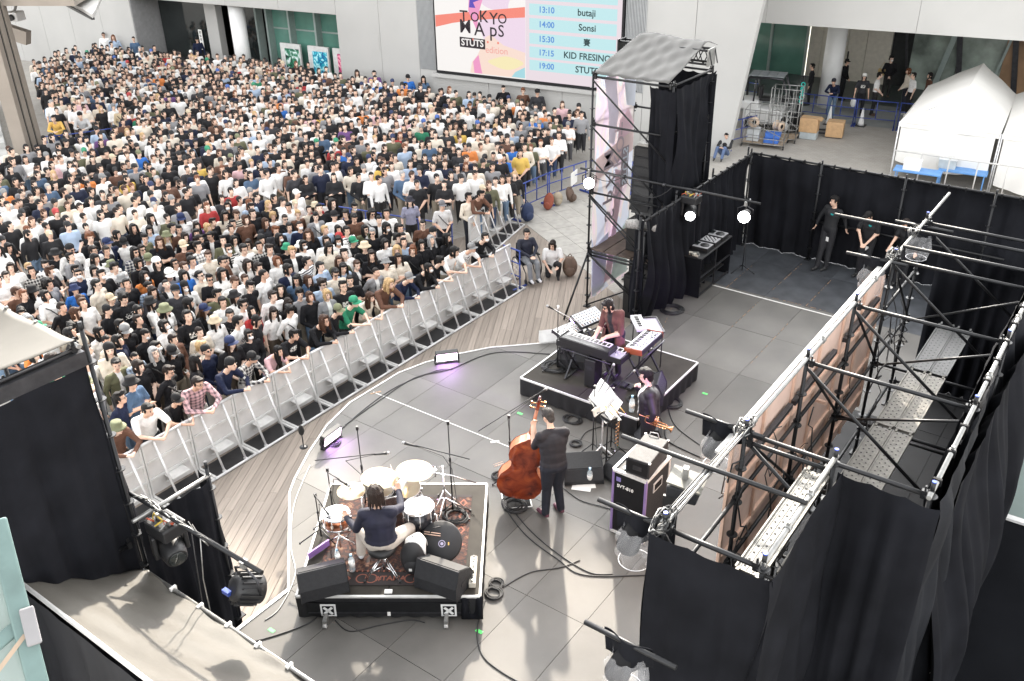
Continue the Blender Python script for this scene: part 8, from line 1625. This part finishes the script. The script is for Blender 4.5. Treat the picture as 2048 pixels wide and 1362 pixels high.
# drummer
D_ = lambda x, y, z: dw(x, y, z)
fdr = DR @ Vector((-.08, 1, 0)); do, dJ = hero('drummer in navy shirt with dreadlocks seated with his back to the camera', D_(-.1, -.72, .37), tuple(fdr), D_(-.1, -.74, .93), D_(-.11, -.70, 1.22), D_(-.12, -.655, 1.40), D_(-.14, -.60, 1.56), tuple(DR @ Vector((-.25, .95, -.2))), D_(-.42, -.68, 1.06), D_(-.58, -.46, 1.06), D_(.16, -.52, 1.28), D_(.10, -.25, 1.33), (D_(-.42, -.42, .82), D_(.22, -.38, .82)), (D_(-.45, -.45, .455), D_(.22, -.1, .455)), mats=cam_mats(NAVY, PLE, fm('shoe_white', (.6, .6, .62), rough=.6)), hair=('dread', (.02, .011, .008)), loose=1.28, thick=1.12, sleeve='long', toes=(D_(-.47, -.28, .41), D_(.22, .06, .41)), hands=((tuple(DR @ Vector((-.05, .1, 0))), tuple(DR @ Vector((1, .3, 0))), 1.2), (tuple(DR @ Vector((-.02, .09, .02))), tuple(DR @ Vector((1, 0, 0))), 1.2)))
mb = MB(); mb.lathe([(.172, .49), (.18, .52), (.172, .55)], (0, 0, 0), 24); mb.v = [(x, y*.8, z) for x, y, z in mb.v]; wbd = child('waistband', mb.mesh('waistband', [mat('red_band', (.30, .03, .05), .7)]), do); wbd.rotation_euler = (0, 0, DA)
for lab, a, b in (('drumstick in the raised right hand', D_(.09, -.2, 1.36), D_(-.05, .12, 1.5)), ('drumstick in the lowered left hand', D_(-.60, -.40, 1.06), D_(-.76, -.16, 1.04))):
    mb = MB(); B0 = Vector(a); v = Vector(b)-B0; mb.tube([(0, 0, 0), v*.8, v], .007, 6, rad=[.007, .006, .003]); o = mb.build('drumstick', 'stick_wood'); o.location = B0; tag(o, lab, 'drumstick')
# crew by the rear curtain
c1, J1 = hero('crew member in black jacket leaning back on the pipe by the rear curtain', (-2.95, 14.3, 0), (-.35, -.93, 0), (-2.95, 14.3, .96), (-2.94, 14.33, 1.28), (-2.93, 14.34, 1.46), (-2.94, 14.29, 1.62), (-.75, -.65, -.1), (-3.24, 14.5, 1.2) if False else (-2.68, 14.42, 1.22), (-2.62, 14.42, 1.0), (-3.22, 14.38, 1.2), (-3.28, 14.36, .98), ((-2.86, 14.2, .5), (-3.02, 14.15, .5)), ((-2.85, 14.12, .085), (-3.03, 14.05, .085)), mats=cam_mats(fm('crew_black', (.0085, .009, .011), rough=.75, var=.2), DT, SHK), hair=('swept', 'black'), loose=1.2, sleeve='long', voxel=.014)
c2, J2 = hero('crew member in black with head bowed and hands clasped at the rear', (-2.05, 14.3, 0), (-.3, -.95, 0), (-2.05, 14.3, .94), (-2.06, 14.24, 1.24), (-2.07, 14.16, 1.4), (-2.09, 14.06, 1.5), (-.25, -.75, -.75), (-1.86, 14.2, 1.08), (-2.02, 14.0, .88), (-2.3, 14.22, 1.08), (-2.12, 14.0, .88), ((-1.98, 14.18, .5), (-2.13, 14.2, .5)), ((-1.97, 14.2, .085), (-2.14, 14.2, .085)), mats=cam_mats('crew_black', DT, SHK), hair=('short', 'black'), loose=1.15, sleeve='short', voxel=.014)
c3, J3 = hero('crew member bending half hidden behind the far scaffold pipes', (-1.2, 14.2, 0), (-.3, -.95, 0), (-1.2, 14.25, .95), (-1.22, 14.15, 1.25), (-1.24, 14.05, 1.41), (-1.27, 13.95, 1.53), (-.3, -.8, -.5), (-1.0, 14.1, 1.12), (-.95, 13.9, .95), (-1.45, 14.15, 1.12), (-1.5, 13.95, .95), ((-1.13, 14.1, .5), (-1.28, 14.1, .5)), ((-1.12, 14.15, .085), (-1.3, 14.15, .085)), mats=cam_mats('crew_black', DT, SHK), hair=('short', 'dark brown'), loose=1.15, sleeve='short', voxel=.016)
for o_, J_, loc in ((c1, J1, (.07, -.125, .06)), (c2, J2, (.07, -.125, .05))):
    mb = MB(); mb.box((0, 0, 0), (.07, .006, .035)); b_ = mb.build('chest_badge', mat('badge_teal', (.02, .30, .30), .6), o_); b_.location = J_['chest']+J_['Rt'] @ Vector(loc); b_.rotation_euler = J_['Rt'].to_euler()
    mb = MB(); mb.box((0, 0, 0), (.07, .008, .1)); b_ = mb.build('pass_card', 'paper', o_); b_.location = J_['pelvis']+J_['Rp'] @ Vector((.07, -.125, -.22)); b_.rotation_euler = J_['Rp'].to_euler()
# wheelchair and its user, with a helper crouching alongside
wx = Vector((-9.62, 11.62, -1.0)); fw_ = Vector((.84, -.54, 0)).normalized(); WRm = frame(tuple(fw_)); W_ = lambda x, y, z: tuple(wx+WRm @ Vector((x, y, z)))
wch = thing('wheelchair', 'black wheelchair parked at the end of the silver barricade', 'wheelchair', tuple(wx), math.atan2(fw_.x, -fw_.y))
for s in (-1, 1):
    mb = MB(); n = 30; mb.tube([(s*.29, .08+.29*math.cos(2*math.pi*k/n), .30+.29*math.sin(2*math.pi*k/n)) for k in range(n+1)], .016, 6); w_ = mb.build('wheel', 'rubber', wch); mb = MB(); mb.tube([(s*.32, .08+.25*math.cos(2*math.pi*k/n), .30+.25*math.sin(2*math.pi*k/n)) for k in range(n+1)], .008, 5); mb.build('push_rim', 'chrome', w_)
    mb = MB(); [mb.cyl((s*.29, .08, .3), (s*.29, .08+.28*math.cos(a), .3+.28*math.sin(a)), .003, n=4) for a in [2*math.pi*k/10 for k in range(10)]]; mb.build('spokes', 'chrome', w_)
    mb = MB(); mb.cyl((s*.2-.015, -.36, .07), (s*.2+.015, -.36, .07), .07, n=16); mb.build('castor', 'rubber', wch); mb = MB(); mb.tube([(s*.23, .2, .95), (s*.23, .22, .5), (s*.23, -.2, .48), (s*.2, -.36, .3), (s*.2, -.36, .1)], .013, 6); mb.build('side_frame', 'steel_black', wch); mb = MB(); mb.box((s*.25, -.02, .68), (.05, .3, .03)); mb.build('armrest', 'black_plastic', wch); mb = MB(); mb.box((s*.1, -.5, .1), (.14, .16, .015)); mb.build('footplate', 'steel_black', wch)
mb = MB(); mb.box((0, 0, .49), (.42, .42, .05)); mb.build('seat', 'black_cloth', wch); mb = MB(); mb.box((0, .22, .72), (.42, .03, .42)); mb.build('backrest', 'black_cloth', wch)
hero('person in dark navy jacket and grey jeans seated in a wheelchair', tuple(wx), tuple(fw_), W_(0, .08, .58), W_(0, .10, .88), W_(0, .09, 1.06), W_(0, .05, 1.21), (.75, -.65, -.05), W_(.25, .0, .82), W_(.06, -.25, .70), W_(-.25, .0, .82), W_(-.04, -.27, .70), (W_(.11, -.36, .54), W_(-.1, -.36, .54)), (W_(.11, -.44, .17), W_(-.1, -.44, .17)), mats=cam_mats(fm('navy_jacket', (.008, .011, .024), rough=.7), fm('grey_jeans', (.20, .21, .225), rough=.8, var=.2), 'shoe_white'), hair=('short', 'black'), loose=1.15, sleeve='long', voxel=.014, toes=(W_(.11, -.6, .13), W_(-.1, -.6, .13)))
kx = Vector((-9.18, 12.1, -1.0)); fk_ = Vector((.6, -.8, 0)); KR = frame(tuple(fk_)); K_ = lambda x, y, z: tuple(kx+KR @ Vector((x, y, z)))
hero('helper in white shirt crouching beside the wheelchair', tuple(kx), tuple(fk_), K_(0, .1, .32), K_(0, .02, .58), K_(0, -.02, .74), K_(0, -.06, .88), (.2, -.98, -.15), K_(.25, -.1, .5), K_(.12, -.3, .38), K_(-.24, -.1, .45), K_(-.1, -.3, .3), (K_(.16, -.28, .42), K_(-.12, -.2, .1)), (K_(.14, -.18, .09), K_(-.12, .2, .1)), mats=cam_mats(fm('shirt_white', (.68, .67, .66), rough=.85), DT, SHK), hair=('bob', 'dark brown'), loose=1.15, sleeve='short', voxel=.014)
rucksack('large dark brown rucksack behind the crouching helper', (-8.78, 12.32, -1.0), 'bag_brown', 1.15, .6)
# ---------------------------------------------------------------- people on the plaza
person('person in long black coat walking behind the forklift', (-9.85, 32.85, -1.02), (-.9, -.3), 'down', 'long', 'black', ('short', 'black')); person('person in black cap and top emerging behind the white column', (-9.0, 34.5, -1.02), (.95, -.2), 'clasp', 'long', 'black', ('short', 'black'), ('cap', (.015, .015, .016)))
person('person in navy top and cap leaning on the blue plaza fence', (-8.3, 31.05, -1.02), (.1, -1), 'rail', 'long', 'navy', ('short', 'black'), ('cap', (.03, .03, .04))); person('person in printed black T-shirt with visor carrying a white bag', (-7.5, 32.1, -1.02), (.4, -.9), 'down', 'short', 'charcoal', ('bob', 'black'), ('cap', (.7, .69, .66)), (), 2)
person('person in white dress looking at a phone on the plaza', (-7.1, 32.6, -1.02), (.9, .1), 'clasp', 'short', 'white', ('short', 'black')); person('person in black jacket with tan shoulder bag by the hall wall', (-7.55, 36.05, -1.02), (.35, -.9), 'clasp', 'long', 'black', ('curly', 'black'), None, ('mask',))
person('person in white shirt and black trousers walking behind the tent', (-5.9, 33.3, -1.02), (-.8, -.5), 'down', 'short', 'white', ('short', 'black')); person('person with reddish hair walking beside the white-shirted person', (-6.25, 34.0, -1.02), (-.8, -.5), 'clasp', 'long', 'cream', ('bob', 'auburn')); person('person with black bob half hidden by the tent roof', (-5.35, 33.6, -1.02), (-.8, -.5), 'down', 'long', 'brown', ('bob', 'black'))
bg_ = thing('carrier_bag', 'white plastic carrier bag in the hand of the visor wearer', 'bag', (-7.72, 31.95, -.55)); mb = MB(); mb.ell((0, 0, .1), (.12, .07, .18), 0, 12, 8); mb.build('bag', 'white_paint', bg_); mb = MB(); mb.tube([(-.04, 0, .26), (0, 0, .38), (.04, 0, .26)], .008, 5); mb.build('handle', 'white_paint', bg_)
hb = thing('shoulder_bag', 'tan shoulder bag at the hip of the person by the hall wall', 'bag', (-7.85, 36.0, -.1)); mb = MB(); mb.box((0, 0, .12), (.3, .1, .28)); mb.build('bag', mat('bag_yellowtan', (.5, .36, .16), .7), hb, .03); mb = MB(); mb.tube([(-.1, 0, .26), (0.05, .02, .55), (.1, 0, .26)], .012, 5); mb.build('strap', 'bag_yellowtan', hb)
sw_ = Vector((-9.75, 24.0, -1.0)); hero('person sitting on the ground against the white wall corner', tuple(sw_), (.3, -.95, 0), tuple(sw_+Vector((0, .1, .14))), tuple(sw_+Vector((.02, .12, .45))), tuple(sw_+Vector((.03, .1, .62))), tuple(sw_+Vector((.03, .05, .76))), (.5, -.8, -.2), tuple(sw_+Vector((.26, -.05, .4))), tuple(sw_+Vector((.1, -.28, .42))), tuple(sw_+Vector((-.2, -.1, .4))), tuple(sw_+Vector((-.02, -.3, .42))), (tuple(sw_+Vector((.15, -.3, .42))), tuple(sw_+Vector((-.1, -.34, .4)))), (tuple(sw_+Vector((.14, -.45, .09))), tuple(sw_+Vector((-.12, -.5, .09)))), mats=cam_mats('crew_black', fm('jeans_blue', (.08, .12, .22), rough=.8), SHK), hair=('tied', 'black'), loose=1.1, sleeve='long', voxel=.018)
person('person in white T-shirt with back turned at the far left edge', (-27.0, 7.1, -1.02), (-.9, .4), 'down', 'short', 'white', ('crop', 'dark brown'))
for lab, p, shc, hr, sl in (('person in long white shirt standing tall against the pale wall', (-41.6, 20.3), 'white', ('short', 'black'), 'long'), ('person in pale blue blouse with red-brown hair against the pale wall', (-40.6, 20.2), 'pale blue', ('long', 'auburn'), 'long'), ('person in denim jacket holding a flyer at the entrance edge', (-39.2, 20.4), 'denim', ('tied', 'black'), 'long'), ('person in dark navy with black cap guarding the open door', (-36.4, 22.0), 'navy', ('short', 'black'), 'long')):
    person(lab, (*p, -.75), (.75, -.6), 'down', sl, shc, hr, ('cap', (.015, .015, .016)) if 'cap' in lab else None, ('shades',) if 'white shirt' in lab else ())
for lab, p, shc, hr, pose in (('person in purple shirt standing at the foot of the white wall', (-24.6, 21.9), 'purple', ('short', 'black'), 'cross'), ('person in cream top beside the purple shirt at the wall', (-25.4, 21.7), 'cream', ('long', 'dark brown'), 'clasp'), ('person in bright blue T-shirt and cap at the white wall', (-22.9, 22.1), 'bright blue', ('short', 'black'), 'clasp'), ('person in denim T-shirt with long hair under the screen corner', (-22.2, 22.25), 'denim', ('long', 'black'), 'cross'), ('person in black T-shirt leaning on the wall under the timetable', (-18.5, 22.7), 'black', ('crop', 'black'), 'back'), ('person in dark suit jacket and cap standing under the timetable', (-17.0, 22.85), 'charcoal', ('short', 'black'), 'clasp'), ('person with orange backpack straps under the timetable', (-17.6, 22.75), 'brown', ('short', 'auburn'), 'back')):
    person(lab, (*p, -1.0), (.65, -.75), pose, 'long' if 'suit' in lab else 'short', shc, hr, ('cap', (.015, .015, .016)) if 'cap' in lab else None)
person('person in yellow jacket leaning on the blue fence by the steps', (-29.7, 10.7, -1.02), (.75, -.55), 'rail', 'long', (.72, .46, .13), ('tied', 'black')); person('person in white sweatshirt and beanie on the blue fence', (-29.2, 11.4, -1.02), (.8, -.5), 'rail2', 'long', (.5, .5, .5), ('short', 'black'), ('beanie', (.02, .02, .02))); person('person in beige coat with black bag on the blue fence', (-28.6, 12.6, -1.02), (.8, -.5), 'clasp', 'long', (.52, .42, .28), ('short', 'dark brown'), None, ('strap',))
person('person with shoulder bag standing alone in the gap by the fence', (-13.0, 11.0, -1.0), (.8, -.6), 'down', 'short', (.25, .25, .33), ('long', 'black'), ('bucket', (.03, .03, .04))); person('person in grey T-shirt with crossbody strap standing in the gap', (-12.1, 11.25, -1.0), (.8, -.6), 'clasp', 'short', (.55, .54, .53), ('crop', 'black'), ('cap', (.15, .15, .16)), ('strap',))
